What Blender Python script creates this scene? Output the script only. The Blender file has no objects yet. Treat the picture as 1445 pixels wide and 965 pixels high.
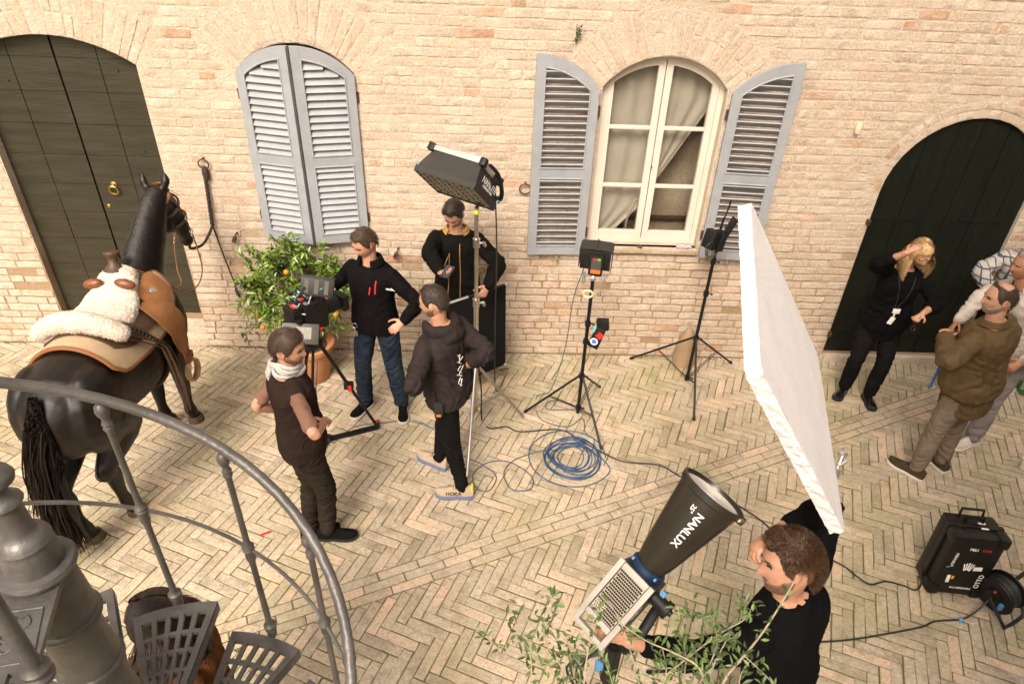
import bpy, bmesh, math, random
import numpy as np
from math import sin, cos, pi, radians as rad
from mathutils import Vector as V, Matrix, noise as mnoise
random.seed(7)
S = bpy.context.scene
COL = S.collection
# ------------------------------------------------------------------ camera
CAMH = 4.0
AX = np.array([[0.99938077, -0.00971819, 0.0338177], [0.02239499, -0.56562296, -0.82435983], [0.02713935, 0.82460671, -0.56505507]])
CAMP = np.array([0.0, -5.6512, CAMH])
cd = bpy.data.cameras.new('camera'); cam = bpy.data.objects.new('camera', cd); COL.objects.link(cam)
cam.matrix_world = Matrix(((AX[0][0], -AX[1][0], -AX[2][0], CAMP[0]), (AX[0][1], -AX[1][1], -AX[2][1], CAMP[1]), (AX[0][2], -AX[1][2], -AX[2][2], CAMP[2]), (0, 0, 0, 1)))
cd.lens = 24.0; cd.sensor_width = 36.0; cd.clip_end = 500; cd.clip_start = 0.05
S.camera = cam
cd.dof.use_dof = True; cd.dof.focus_distance = 5.2; cd.dof.aperture_fstop = 9.0
# ------------------------------------------------------------------ sky, sun, exposure
SUN_EL, SUN_AZ = 47.0, -16.0      # elevation; azimuth of the sun measured from -y (behind the camera) towards -x
w = bpy.data.worlds.new('World'); S.world = w; w.use_nodes = True
nt = w.node_tree; nt.nodes.clear()
sky = nt.nodes.new('ShaderNodeTexSky'); sky.sky_type = 'NISHITA'; sky.sun_disc = False
sky.sun_elevation = rad(SUN_EL); sky.sun_rotation = rad(180 - SUN_AZ); sky.dust_density = 6.0; sky.ozone_density = 0.6; sky.air_density = 1.0
mixw = nt.nodes.new('ShaderNodeMix'); mixw.data_type = 'RGBA'; mixw.inputs[0].default_value = 0.62
hs = nt.nodes.new('ShaderNodeRGBToBW')
tint = nt.nodes.new('ShaderNodeMix'); tint.data_type = 'RGBA'; tint.blend_type = 'MULTIPLY'; tint.inputs[0].default_value = 1.0
tint.inputs[7].default_value = (1.0, 0.91, 0.80, 1)
bg = nt.nodes.new('ShaderNodeBackground'); bg.inputs[1].default_value = 0.15
ow = nt.nodes.new('ShaderNodeOutputWorld')
nt.links.new(sky.outputs[0], hs.inputs[0]); nt.links.new(sky.outputs[0], mixw.inputs[6]); nt.links.new(hs.outputs[0], mixw.inputs[7])
nt.links.new(mixw.outputs[2], tint.inputs[6]); nt.links.new(tint.outputs[2], bg.inputs[0]); nt.links.new(bg.outputs[0], ow.inputs[0])
sl = bpy.data.lights.new('sun', 'SUN'); sl.energy = 1.5; sl.angle = rad(20); sl.color = (1.0, 0.895, 0.77)
so = bpy.data.objects.new('sun', sl); COL.objects.link(so)
sd = V((sin(rad(SUN_AZ)) * cos(rad(SUN_EL)), -cos(rad(SUN_AZ)) * cos(rad(SUN_EL)), sin(rad(SUN_EL))))
so.rotation_euler = sd.to_track_quat('Z', 'Y').to_euler(); so.location = sd * 20
S.view_settings.view_transform = 'Standard'; S.view_settings.look = 'None'; S.view_settings.gamma = 1.0
S.view_settings.exposure = 1.05
S.cycles.max_bounces = 6; S.cycles.transparent_max_bounces = 12; S.cycles.use_denoising = True

# ------------------------------------------------------------------ pixel -> place helpers
def ray(x, y):
    d = np.array([(x - 722.5) / 963.3, (y - 482.5) / 963.3, 1.0]); return AX.T @ d
def at(x, y, Y):
    d = ray(x, y); return V(CAMP + d * ((Y - CAMP[1]) / d[1]))
def gp(x, y, z=0.0):
    d = ray(x, y); return V(CAMP + d * ((z - CAMP[2]) / d[2]))
def ad(x, y, t):                       # at camera depth t
    return V(CAMP + ray(x, y) * t)
def reach(o, px, py, L, sgn=-1):       # point on the pixel's ray at distance L from o (sgn -1: the nearer one)
    d = ray(px, py); oc = CAMP - np.array(o); a = d @ d; b = 2 * d @ oc; c = oc @ oc - L * L
    D = b * b - 4 * a * c
    if D < 0: t = -b / (2 * a)
    else: t = (-b + sgn * math.sqrt(D)) / (2 * a)
    p = CAMP + d * t; v = V(p) - V(o)
    return V(o) + v.normalized() * L if D < 0 else V(p)

# ------------------------------------------------------------------ object helpers
def tag(o, label=None, cat=None, group=None, kind=None):
    if label: o['label'] = label
    if cat: o['category'] = cat
    if group: o['group'] = group
    if kind: o['kind'] = kind
    return o
def empty(name, loc=(0, 0, 0), label=None, cat=None, group=None):
    o = bpy.data.objects.new(name, None); COL.objects.link(o); o.location = loc; o.empty_display_size = 0.1
    return tag(o, label, cat, group)
def link(name, me, parent=None, loc=None):
    o = bpy.data.objects.new(name, me); COL.objects.link(o)
    if parent is not None:
        o.parent = parent
        o.matrix_parent_inverse = world_of(parent).inverted()
    if loc is not None: o.location = loc
    return o
def world_of(o):
    m = Matrix.LocRotScale(o.location, o.rotation_euler, o.scale)
    if o.parent is not None: m = world_of(o.parent) @ o.matrix_parent_inverse @ m
    return m

class MB:                               # collects shapes, built as one mesh object
    def __init__(s): s.v = []; s.f = []; s.t = []; s.m = []; s.tint = 0.5; s.mi = 0
    def add(s, vs, fs):
        b = len(s.v); s.v += [tuple(q) for q in vs]; s.f += [tuple(i + b for i in f) for f in fs]
        s.t += [s.tint] * len(fs); s.m += [s.mi] * len(fs); return s
    def box(s, c, size, rot=None, bev=0.0):
        hx, hy, hz = size[0] / 2, size[1] / 2, size[2] / 2; c = V(c)
        if bev <= 0:
            vs = [V((x, y, z)) for x in (-hx, hx) for y in (-hy, hy) for z in (-hz, hz)]
            fs = [(0, 1, 3, 2), (4, 6, 7, 5), (0, 4, 5, 1), (2, 3, 7, 6), (0, 2, 6, 4), (1, 5, 7, 3)]
        else:
            bm = bmesh.new(); bmesh.ops.create_cube(bm, size=1)
            for q in bm.verts: q.co = V((q.co.x * size[0], q.co.y * size[1], q.co.z * size[2]))
            bmesh.ops.bevel(bm, geom=bm.edges[:], offset=bev, segments=2, profile=0.6, affect='EDGES')
            bm.verts.index_update(); vs = [q.co.copy() for q in bm.verts]; fs = [[q.index for q in f.verts] for f in bm.faces]; bm.free()
        if rot is not None: vs = [rot @ q for q in vs]
        return s.add([q + c for q in vs], fs)
    def tube(s, pts, r, n=10, cap=True, flat=None):
        pts = [V(p) for p in pts]; k = len(pts)
        rs = list(r) if hasattr(r, '__len__') else [r] * k
        vs = []; up = None
        for i, p in enumerate(pts):
            t = (pts[min(i + 1, k - 1)] - pts[max(i - 1, 0)])
            t = t.normalized() if t.length > 1e-9 else V((0, 0, 1))
            if up is None:
                up = t.orthogonal().normalized()
                if flat is not None:
                    fl = V(flat); up = (fl - t * fl.dot(t)).normalized()
            up = (up - t * up.dot(t)); up = up.normalized() if up.length > 1e-6 else t.orthogonal().normalized()
            sd_ = t.cross(up); ra, rb = rs[i] if hasattr(rs[i], '__len__') else (rs[i], rs[i])
            for j in range(n):
                a = 2 * pi * j / n; vs.append(p + up * cos(a) * ra + sd_ * sin(a) * rb)
        fs = [(i * n + j, i * n + (j + 1) % n, (i + 1) * n + (j + 1) % n, (i + 1) * n + j) for i in range(k - 1) for j in range(n)]
        if cap: fs += [tuple(range(n - 1, -1, -1)), tuple(range((k - 1) * n, k * n))]
        return s.add(vs, fs)
    def bar(s, a, b, wd, th, up=(0, 0, 1)):
        a, b = V(a), V(b); t = (b - a).normalized(); u = V(up); u = (u - t * u.dot(t)).normalized(); q = t.cross(u)
        vs = [p + q * sx * wd / 2 + u * sz * th / 2 for p in (a, b) for sx, sz in ((-1, -1), (1, -1), (1, 1), (-1, 1))]
        return s.add(vs, [(3, 2, 1, 0), (4, 5, 6, 7)] + [(i, (i + 1) % 4, 4 + (i + 1) % 4, 4 + i) for i in range(4)])
    def lathe(s, prof, c=(0, 0, 0), n=24, rot=None, ax=None):   # prof: (radius, height)
        c = V(c); vs = []
        if ax is not None: rot = V((0, 0, 1)).rotation_difference(V(ax)).to_matrix()
        for r, z in prof:
            for j in range(n):
                a = 2 * pi * j / n; q = V((r * cos(a), r * sin(a), z)); vs.append((rot @ q if rot is not None else q) + c)
        k = len(prof)
        fs = [(i * n + j, i * n + (j + 1) % n, (i + 1) * n + (j + 1) % n, (i + 1) * n + j) for i in range(k - 1) for j in range(n)]
        fs += [tuple(range(n - 1, -1, -1)), tuple(range((k - 1) * n, k * n))]
        return s.add(vs, fs)
    def ball(s, c, r, n=10, rot=None):
        rx, ry, rz = r if hasattr(r, '__len__') else (r, r, r); c = V(c); m = max(4, n // 2 + 1); vs = []
        for i in range(m + 1):
            b = -pi / 2 + pi * i / m
            for j in range(n):
                a = 2 * pi * j / n; q = V((rx * cos(b) * cos(a), ry * cos(b) * sin(a), rz * sin(b))); vs.append((rot @ q if rot is not None else q) + c)
        return s.add(vs, [(i * n + j, i * n + (j + 1) % n, (i + 1) * n + (j + 1) % n, (i + 1) * n + j) for i in range(m) for j in range(n)])
    def ring(s, c, R, r, ax=(0, 0, 1), n=18, m=8, a0=0, a1=2 * pi):
        q = V((0, 0, 1)).rotation_difference(V(ax)).to_matrix(); full = abs(a1 - a0 - 2 * pi) < 1e-6
        pts = [V(c) + q @ V((R * cos(a), R * sin(a), 0)) for a in [a0 + (a1 - a0) * i / n for i in range(n + 1)]]
        return s.tube(pts, r, m, cap=not full)
    def prism(s, poly, th, M):           # poly in (u,v) -> M @ (u, v, +-th/2)
        n = len(poly); vs = [M @ V((p[0], p[1], -th / 2)) for p in poly] + [M @ V((p[0], p[1], th / 2)) for p in poly]
        return s.add(vs, [tuple(range(n - 1, -1, -1)), tuple(range(n, 2 * n))] + [(i, (i + 1) % n, n + (i + 1) % n, n + i) for i in range(n)])
    def mesh(s, name, mats, smooth=True):
        me = bpy.data.meshes.new(name); me.from_pydata(s.v, [], s.f)
        for m in (mats if isinstance(mats, (list, tuple)) else [mats]): me.materials.append(m)
        at_ = me.attributes.new('tint', 'FLOAT', 'FACE'); at_.data.foreach_set('value', s.t)
        if any(s.m): me.polygons.foreach_set('material_index', s.m)
        if smooth:
            me.polygons.foreach_set('use_smooth', [True] * len(s.f)); me.set_sharp_from_angle(angle=rad(40 if smooth is True else smooth))
        me.update(); return me
    def build(s, name, mats, parent=None, smooth=True):
        return link(name, s.mesh(name, mats, smooth), parent)

def catmull(pts, n=8):
    pts = [V(p) for p in pts]; P = [pts[0] * 2 - pts[1]] + pts + [pts[-1] * 2 - pts[-2]]; out = []
    for i in range(1, len(P) - 2):
        p0, p1, p2, p3 = P[i - 1:i + 3]
        for k in range(n):
            t = k / n
            out.append(0.5 * ((2 * p1) + (p2 - p0) * t + (2 * p0 - 5 * p1 + 4 * p2 - p3) * t * t + (3 * p1 - p0 - 3 * p2 + p3) * t ** 3))
    out.append(pts[-1]); return out

# ------------------------------------------------------------------ materials
MATS = {}
def wear(m, col, sc, lo, hi, amt, stretch=(1, 1, 1)):
    """scuffs and faded streaks with a shape of their own, mixed over a material's colour"""
    t = m.node_tree; b = t.nodes['Principled BSDF']; src = b.inputs['Base Color'].links[0].from_socket
    tc = t.nodes.new('ShaderNodeTexCoord'); mp = t.nodes.new('ShaderNodeMapping'); mp.inputs['Scale'].default_value = stretch; n = t.nodes.new('ShaderNodeTexNoise'); n.inputs['Scale'].default_value = sc; n.inputs['Detail'].default_value = 8; n.inputs['Roughness'].default_value = 0.7
    mr = t.nodes.new('ShaderNodeMapRange'); mr.inputs[1].default_value = lo; mr.inputs[2].default_value = hi; mr.inputs[4].default_value = amt
    x = t.nodes.new('ShaderNodeMix'); x.data_type = 'RGBA'; x.inputs[7].default_value = (*col, 1); L = t.links.new
    L(tc.outputs['Object'], mp.inputs[0]); L(mp.outputs[0], n.inputs['Vector']); L(n.outputs[0], mr.inputs[0]); L(mr.outputs[0], x.inputs[0]); L(src, x.inputs[6]); L(x.outputs[2], b.inputs['Base Color'])
def mat(name, col, rough=0.6, var=0.15, scale=8.0, bump=0.0, bscale=60.0, metal=0.0, col2=None, spec=0.5, sheen=0.0, coat=0.0, sss=0.0, detail=6.0, stretch=None, tintvar=0.0, emit=0.0):
    if name in MATS: return MATS[name]
    m = bpy.data.materials.new(name); m.use_nodes = True; t = m.node_tree; b = t.nodes['Principled BSDF']; L = t.links.new
    b.inputs['Roughness'].default_value = rough; b.inputs['Metallic'].default_value = metal; b.inputs['Specular IOR Level'].default_value = spec
    if sheen: b.inputs['Sheen Weight'].default_value = sheen; b.inputs['Sheen Roughness'].default_value = 0.6
    if coat: b.inputs['Coat Weight'].default_value = coat
    if sss: b.inputs['Subsurface Weight'].default_value = sss; b.inputs['Subsurface Radius'].default_value = (0.012, 0.005, 0.003); b.inputs['Subsurface Scale'].default_value = 1.0
    if emit: b.inputs['Emission Color'].default_value = (*col, 1); b.inputs['Emission Strength'].default_value = emit
    tc = t.nodes.new('ShaderNodeTexCoord'); src = tc.outputs['Object']
    if stretch:
        mp = t.nodes.new('ShaderNodeMapping'); mp.inputs['Scale'].default_value = stretch; L(src, mp.inputs[0]); src = mp.outputs[0]
    n = t.nodes.new('ShaderNodeTexNoise'); n.inputs['Scale'].default_value = scale; n.inputs['Detail'].default_value = detail; n.inputs['Roughness'].default_value = 0.62; L(src, n.inputs['Vector'])
    c2 = col2 or tuple(min(1, c * (1 + var)) for c in col); c1 = col if col2 else tuple(c * (1 - var) for c in col)
    r = t.nodes.new('ShaderNodeValToRGB'); r.color_ramp.elements[0].position = 0.3; r.color_ramp.elements[1].position = 0.7
    r.color_ramp.elements[0].color = (*c1, 1); r.color_ramp.elements[1].color = (*c2, 1); L(n.outputs[0], r.inputs[0])
    out = r.outputs[0]
    if tintvar:
        a = t.nodes.new('ShaderNodeAttribute'); a.attribute_name = 'tint'
        h = t.nodes.new('ShaderNodeHueSaturation'); mr = t.nodes.new('ShaderNodeMapRange'); mr.inputs[3].default_value = 1 - tintvar; mr.inputs[4].default_value = 1 + tintvar
        L(a.outputs['Fac'], mr.inputs[0]); L(mr.outputs[0], h.inputs['Value']); L(out, h.inputs['Color']); out = h.outputs[0]
    L(out, b.inputs['Base Color'])
    if bump:
        n2 = t.nodes.new('ShaderNodeTexNoise'); n2.inputs['Scale'].default_value = bscale; n2.inputs['Detail'].default_value = 4; L(src, n2.inputs['Vector'])
        bp = t.nodes.new('ShaderNodeBump'); bp.inputs['Strength'].default_value = bump; bp.inputs['Distance'].default_value = 0.01; L(n2.outputs[0], bp.inputs['Height']); L(bp.outputs[0], b.inputs['Normal'])
    MATS[name] = m; return m

def masonry(name, ramp, lime, limefac, mscale, bump, moss=0.0, rough=0.9, stain=None, mott=None, low_brown=None):
    """per-piece colour from the tint attribute, large soft wear from noise, fine pitting as relief"""
    m = bpy.data.materials.new(name); m.use_nodes = True; t = m.node_tree; b = t.nodes['Principled BSDF']; L = t.links.new; N = t.nodes.new
    b.inputs['Roughness'].default_value = rough; b.inputs['Specular IOR Level'].default_value = 0.25
    g = N('ShaderNodeNewGeometry'); a = N('ShaderNodeAttribute'); a.attribute_name = 'tint'
    r = N('ShaderNodeValToRGB'); e = r.color_ramp.elements
    e[0].position, e[0].color = ramp[0][0], (*ramp[0][1], 1); e[1].position, e[1].color = ramp[-1][0], (*ramp[-1][1], 1)
    for p, c in ramp[1:-1]: q = e.new(p); q.color = (*c, 1)
    L(a.outputs['Fac'], r.inputs[0])
    def noise(sc, det=6, ro=0.6):
        n = N('ShaderNodeTexNoise'); n.inputs['Scale'].default_value = sc; n.inputs['Detail'].default_value = det; n.inputs['Roughness'].default_value = ro; L(g.outputs['Position'], n.inputs['Vector']); return n.outputs[0]
    def maprange(x, a0, a1, b0, b1):
        q = N('ShaderNodeMapRange'); q.inputs[1].default_value = a0; q.inputs[2].default_value = a1; q.inputs[3].default_value = b0; q.inputs[4].default_value = b1; L(x, q.inputs[0]); return q.outputs[0]
    def mix(f, c1, c2, typ='MIX'):
        q = N('ShaderNodeMix'); q.data_type = 'RGBA'; q.blend_type = typ
        for i, x in ((0, f), (6, c1), (7, c2)):
            if isinstance(x, (int, float)): q.inputs[i].default_value = x
            elif isinstance(x, tuple): q.inputs[i].default_value = (*x, 1)
            else: L(x, q.inputs[i])
        return q.outputs[2]
    c = r.outputs[0]
    c = mix(maprange(noise(mscale), 0.35, 0.65, max(0, limefac - 0.35), min(1, limefac + 0.3)), c, lime)
    fine = noise(55, 5, 0.7)
    c = mix(0.8, c, mix(maprange(fine, 0.3, 0.7, 0, 1), (0.62, 0.60, 0.58), (1.15, 1.13, 1.1)), 'MULTIPLY')
    if mott: c = mix(maprange(noise(mott[1], 5, 0.65), mott[2], mott[3], 0, mott[4]), c, mott[0]); c = mix(maprange(noise(mott[1] * 0.62, 4, 0.6), 0.52, 0.70, 0, mott[4] * 0.75), c, mott[5])
    if stain: c = mix(maprange(noise(stain[1], 4), stain[2], stain[3], 0, stain[4]), c, stain[0])
    if low_brown:      # mortar mixed browner towards the wall foot, in noise-broken patches
        sx_ = N('ShaderNodeSeparateXYZ'); L(g.outputs['Position'], sx_.inputs[0]); ad2 = N('ShaderNodeMath'); ad2.operation = 'MULTIPLY_ADD'; L(noise(1.7, 5), ad2.inputs[0]); ad2.inputs[1].default_value = -2.4; L(sx_.outputs[2], ad2.inputs[2]); c = mix(maprange(ad2.outputs[0], 0.35, -0.35, 0, low_brown[1]), c, low_brown[0])
    if moss: c = mix(maprange(noise(0.9, 6, 0.72), 0.46, 0.70, 0, moss), c, (0.24, 0.235, 0.075))
    L(c, b.inputs['Base Color'])
    bp = N('ShaderNodeBump'); bp.inputs['Strength'].default_value = bump; bp.inputs['Distance'].default_value = 0.012
    ad_ = N('ShaderNodeMath'); ad_.operation = 'ADD'; L(fine, ad_.inputs[0]); L(noise(18, 4), ad_.inputs[1]); L(ad_.outputs[0], bp.inputs['Height']); L(bp.outputs[0], b.inputs['Normal'])
    MATS[name] = m; return m
# ================================================================== SETTING
M_joint = masonry('joint_soil', [(0, (0.14, 0.115, 0.06)), (1, (0.18, 0.145, 0.08))], (0.15, 0.155, 0.05), 0.45, 2.2, 0.8)
M_paver = masonry('paver_clay', [(0, (0.31, 0.25, 0.18)), (0.3, (0.52, 0.425, 0.305)), (0.6, (0.44, 0.375, 0.285)), (0.85, (0.61, 0.455, 0.33)), (1, (0.66, 0.47, 0.35))], (0.53, 0.465, 0.365), 0.32, 4.0, 0.55, moss=0.5, stain=((0.14, 0.115, 0.085), 7.0, 0.52, 0.74, 0.5), mott=((0.15, 0.118, 0.085), 42, 0.53, 0.71, 0.6, (0.60, 0.535, 0.445)))
M_brick = masonry('limewashed_brick', [(0, (0.47, 0.38, 0.295)), (0.4, (0.54, 0.45, 0.36)), (0.8, (0.475, 0.36, 0.27)), (0.90, (0.55, 0.37, 0.25)), (0.96, (0.44, 0.24, 0.13)), (1, (0.34, 0.14, 0.06))], (0.575, 0.485, 0.40), 0.44, 3.2, 0.75, stain=((0.45, 0.34, 0.235), 1.4, 0.52, 0.72, 0.5), mott=((0.40, 0.295, 0.20), 38, 0.55, 0.72, 0.45, (0.64, 0.565, 0.485)))
M_mortar = masonry('lime_mortar', [(0, (0.53, 0.44, 0.345)), (1, (0.57, 0.475, 0.375))], (0.60, 0.515, 0.425), 0.5, 3.0, 1.0, stain=((0.44, 0.32, 0.20), 1.6, 0.5, 0.72, 0.6), low_brown=((0.30, 0.20, 0.11), 0.85))

def piece(mb, L, Wd, H, M, jit=0.002, bev=0.006, tint=0.5, rnd=random, poly=None):
    """one brick: side, softened edge, slightly crowned face, wobbly outline. local x length, y width, z up (face)"""
    mb.tint = tint; j = lambda a=jit: rnd.uniform(-a, a)
    hx, hy = L / 2, Wd / 2
    if poly is None:
        n = 5 if L > Wd * 2 else 3
        ring = [(-hx + 2 * hx * i / n, -hy + (abs(i - n / 2) * 2 / n) ** 6 * jit) for i in range(n + 1)] + [(hx - 2 * hx * i / n, hy - (abs(i - n / 2) * 2 / n) ** 6 * jit) for i in range(n + 1)]
    else: ring = poly
    k = len(ring); cx = sum(p[0] for p in ring) / k; cy = sum(p[1] for p in ring) / k
    base = []; mid = []; top = []
    for (x, y) in ring:
        x += j(); y += j(); base.append(M @ V((x, y, -0.02))); mid.append(M @ V((x, y, H - bev * 0.8 + j(jit * 0.4))))
        if poly is None:
            fx = max(-hx + bev, min(hx - bev, x)); fy = max(-hy + bev, min(hy - bev, y))
        else:
            d = max(1e-4, math.hypot(x - cx, y - cy)); q = min(bev * 1.3, d * 0.5); fx = x - (x - cx) / d * q; fy = y - (y - cy) / d * q
        top.append(M @ V((fx + j(jit * .4), fy + j(jit * .4), H + j(jit * 0.4))))
    fs = [(i, (i + 1) % k, k + (i + 1) % k, k + i) for i in range(k)] + [(k + i, k + (i + 1) % k, 2 * k + (i + 1) % k, 2 * k + i) for i in range(k)]
    if poly is None:
        for i in range(n): fs.append((2 * k + i, 2 * k + i + 1, 2 * k + (2 * n - i), 2 * k + (2 * n + 1 - i)))
    else: fs.append(tuple(range(2 * k, 3 * k)))
    mb.add(base + mid + top, fs)

def place_pieces(parent, name, specs, matl, label, jit, bev, score, nmax=300, rnd=random):
    """specs: (centre, rot matrix 3x3, L, W, H, tint, poly). the nmax best by score become objects with shared meshes, the rest one stuff mesh"""
    order = sorted(range(len(specs)), key=lambda i: -score(specs[i])); single = set(order[:nmax])
    rest = MB(); lib = {}
    for i, (c, R, L, Wd, H, ti, poly) in enumerate(specs):
        if i in single:
            key = (round(ti * 14), round(L * 20)) if poly is None else i
            if key not in lib:
                b = MB(); piece(b, L, Wd, H, Matrix.Identity(4), jit, bev, ti, rnd, poly); lib[key] = (b.mesh(name, matl, 28), L, Wd, H)
            me, L0, W0, H0 = lib[key]; o = link(name, me, parent)
            o.matrix_world = Matrix.LocRotScale(c + R @ V((0, 0, H - H0)), R.to_quaternion(), V((L / L0, Wd / W0, 1)))
        else:
            piece(rest, L, Wd, H, Matrix.Translation(c) @ R.to_4x4(), jit, bev, ti, rnd, poly)
    o = link(label, rest.mesh(label, matl, 28), parent); o['kind'] = 'stuff'
    return o

# ---- ground
gm = MB(); gm.add([(-60, -60, -0.0042), (60, -60, -0.0042), (60, 60, -0.0042), (-60, 60, -0.0042)], [(0, 1, 2, 3)])
ground = gm.build('ground', M_joint); tag(ground, kind='structure')
rp = random.Random(3)
HBA = -0.396; LP, WP, GAP = 0.284, 0.071, 0.0055
hu, hv = V((cos(HBA), sin(HBA), 0)), V((-sin(HBA), cos(HBA), 0))
ST_A = rad(23.4); st_p = V((-0.638, -2.602, 0)); st_u = V((cos(ST_A), sin(ST_A), 0)); st_n = V((sin(ST_A), -cos(ST_A), 0))
def in_strip(p, m=0.0):
    d = (p - st_p).dot(st_n); return -m < d < 0.213 + m
specs = []
def paver_ok(c): return -7.5 < c.x < 8.5 and -6.8 < c.y < 0.14
R_u = Matrix((hu, hv, V((0, 0, 1)))).transposed(); R_v = Matrix((hv, -hu, V((0, 0, 1)))).transposed()
def clip_half(poly, f):
    out = []
    for i in range(len(poly)):
        p, q = poly[i], poly[(i + 1) % len(poly)]; a, b = f(p), f(q)
        if a >= 0: out.append(p)
        if (a >= 0) != (b >= 0): t = a / (a - b); out.append((p[0] + (q[0] - p[0]) * t, p[1] + (q[1] - p[1]) * t))
    return out
def area(p): return abs(sum(p[i][0] * p[(i + 1) % len(p)][1] - p[(i + 1) % len(p)][0] * p[i][1] for i in range(len(p)))) / 2
org = V((1.52, -2.215, 0))
for i in range(-125, 126):
    for j in range(-46, 47):
        # herringbone of 1:4 bricks: i runs along the zigzag, j across
        a = org + hu * (i * WP + j * LP) + hv * (i * WP - j * LP)
        for (c, axis, R) in ((a + hu * (LP / 2) + hv * (WP / 2), hu, R_u), (a + hu * (WP / 2) + hv * (WP + LP / 2) , hv, R_v)):
            if not paver_ok(c): continue
            tl = Matrix.Rotation(rp.gauss(0, 0.006), 3, 'X') @ Matrix.Rotation(max(-.005, min(.005, rp.gauss(0, 0.003))), 3, 'Y') @ Matrix.Rotation(rp.gauss(0, 0.010), 3, 'Z')
            hx, hy = (LP - GAP) / 2, (WP - GAP + rp.uniform(-0.003, 0.002)) / 2
            H = max(-0.0018, rp.gauss(0, 0.0016)); ti = rp.random()
            pz = c + V((rp.gauss(0, .0015), rp.gauss(0, .0015), 0)); RR = R @ tl
            d = (c - st_p).dot(st_n)
            if -0.17 < d < 0.383 or c.y > -0.16:
                for sgn in (-1, 1):
                    g = lambda p: (lambda w: (-(w - st_p).dot(st_n) - 0.004) if sgn < 0 else ((w - st_p).dot(st_n) - 0.217))(c + R @ V((p[0], p[1], 0)))
                    g2 = lambda p: -0.014 - (c + R @ V((p[0], p[1], 0))).y
                    q = [(-hx, -hy), (0, -hy), (hx, -hy), (hx, hy), (0, hy), (-hx, hy)]
                    q = clip_half(q, g); q = clip_half(q, g2) if q else q
                    if q and area(q) > 0.0006: specs.append((c, R, 2 * hx, 2 * hy, H, ti, q))
            else: specs.append((pz, RR, 2 * hx, 2 * hy, H, ti, None))
R_s = Matrix((st_u, V((-st_u.y, st_u.x, 0)), V((0, 0, 1)))).transposed()
for row in range(3):
    for k in range(-26, 34):
        c = st_p + st_u * (k * 0.285 + (row % 2) * 0.14 + row * 0.03) + st_n * (0.0355 + row * 0.071)
        if c.x > 7.5 or c.y > -0.25 or c.x < -7: continue
        specs.append((c, R_s, 0.276, 0.064, 0.001, rp.random(), None))
def pav_score(s):
    c = s[0]; p = AX @ (np.array(c) - CAMP); 
    if p[2] < 0.2: return -1
    x = 722 + 963 * p[0] / p[2]; y = 482 + 963 * p[1] / p[2]
    return s[2] / p[2] ** 2 if (0 < x < 1445 and 0 < y < 965) else 0
place_pieces(ground, 'paver', specs, M_paver, 'paver_field', 0.0018, 0.0034, pav_score, 300, rp)

# ---- the house: wall with arched openings
house = empty('brick_house', (0, 0, 0), 'long house front of cream limewashed brick with arched doors and grey shuttered windows', 'house')
class Op:
    def __init__(s, x0, x1, z0, spring, top, ring, depth):
        s.x0, s.x1, s.z0, s.sp, s.top, s.ring, s.depth = x0, x1, z0, spring, top, ring, depth
        s.xc = (x0 + x1) / 2; a = (x1 - x0) / 2; h = top - spring; s.R = (a * a + h * h) / (2 * h); s.zc = top - s.R; s.half = math.asin(min(1, a / s.R)) if h <= a else pi - math.asin(a / s.R)
    def arc(s, n=18, off=0.0, a0=None, a1=None):
        H = s.half; return [V((s.xc + (s.R + off) * sin(-H + 2 * H * i / n), 0, s.zc + (s.R + off) * cos(-H + 2 * H * i / n))) for i in range(n + 1)]
    def ztop(s, x, off=0.0):
        d = (s.R + off) ** 2 - (x - s.xc) ** 2; return s.zc + math.sqrt(max(0, d))
    def outline(s, n=18):
        return [V((s.x0, 0, s.z0))] + s.arc(n) + [V((s.x1, 0, s.z0))]
    def inside(s, x, z, m=0.0):
        if s.x0 - m < x < s.x1 + m and s.z0 - m < z < s.sp: return True
        r = math.hypot(x - s.xc, z - s.zc); a = abs(math.atan2(x - s.xc, z - s.zc))
        if z >= s.sp - 0.001 and s.x0 - m < x < s.x1 + m and r < s.R + m: return True
        return s.ring > 0 and s.R - 0.01 < r < s.R + s.ring + 0.008 and a < s.half + 0.03
OP_LD = Op(-4.175, -2.84, 0.33, 2.67, 2.87, 0.34, 0.30)
OP_LW = Op(-2.06, -1.15, 1.24, 2.66, 2.87, 0.36, 0.30)
OP_W = Op(0.83, 1.84, 1.22, 2.62, 2.865, 0.35, 0.30)
OP_RD = Op(3.355, 4.70, 0.085, 1.80, 2.47, 0.13, 0.25)
OPS = [OP_LD, OP_LW, OP_W, OP_RD]
WX0, WX1, WZ1 = -9.0, 9.0, 6.0
bm = bmesh.new()
def loop(pts):
    vs = [bm.verts.new(p) for p in pts]; return vs, [bm.edges.new((vs[i], vs[(i + 1) % len(vs)])) for i in range(len(vs))]
eds = []
v_, e_ = loop([V((WX0, 0, -0.05)), V((WX1, 0, -0.05)), V((WX1, 0, WZ1)), V((WX0, 0, WZ1))]); eds += e_
rings = []
for o in OPS: v_, e_ = loop(o.outline()); eds += e_; rings.append((o, v_))
bmesh.ops.triangle_fill(bm, use_beauty=True, use_dissolve=False, edges=eds)
for f in bm.faces:
    if f.normal.y > 0: f.normal_flip()
for o, vs in rings:
    bk = [bm.verts.new(q.co + V((0, o.depth, 0))) for q in vs]; n = len(vs)
    for i in range(n): bm.faces.new((vs[i], bk[i], bk[(i + 1) % n], vs[(i + 1) % n]))
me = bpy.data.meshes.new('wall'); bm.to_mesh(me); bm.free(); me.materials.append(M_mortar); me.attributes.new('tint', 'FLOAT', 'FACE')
wall = link('wall', me, house)
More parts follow.
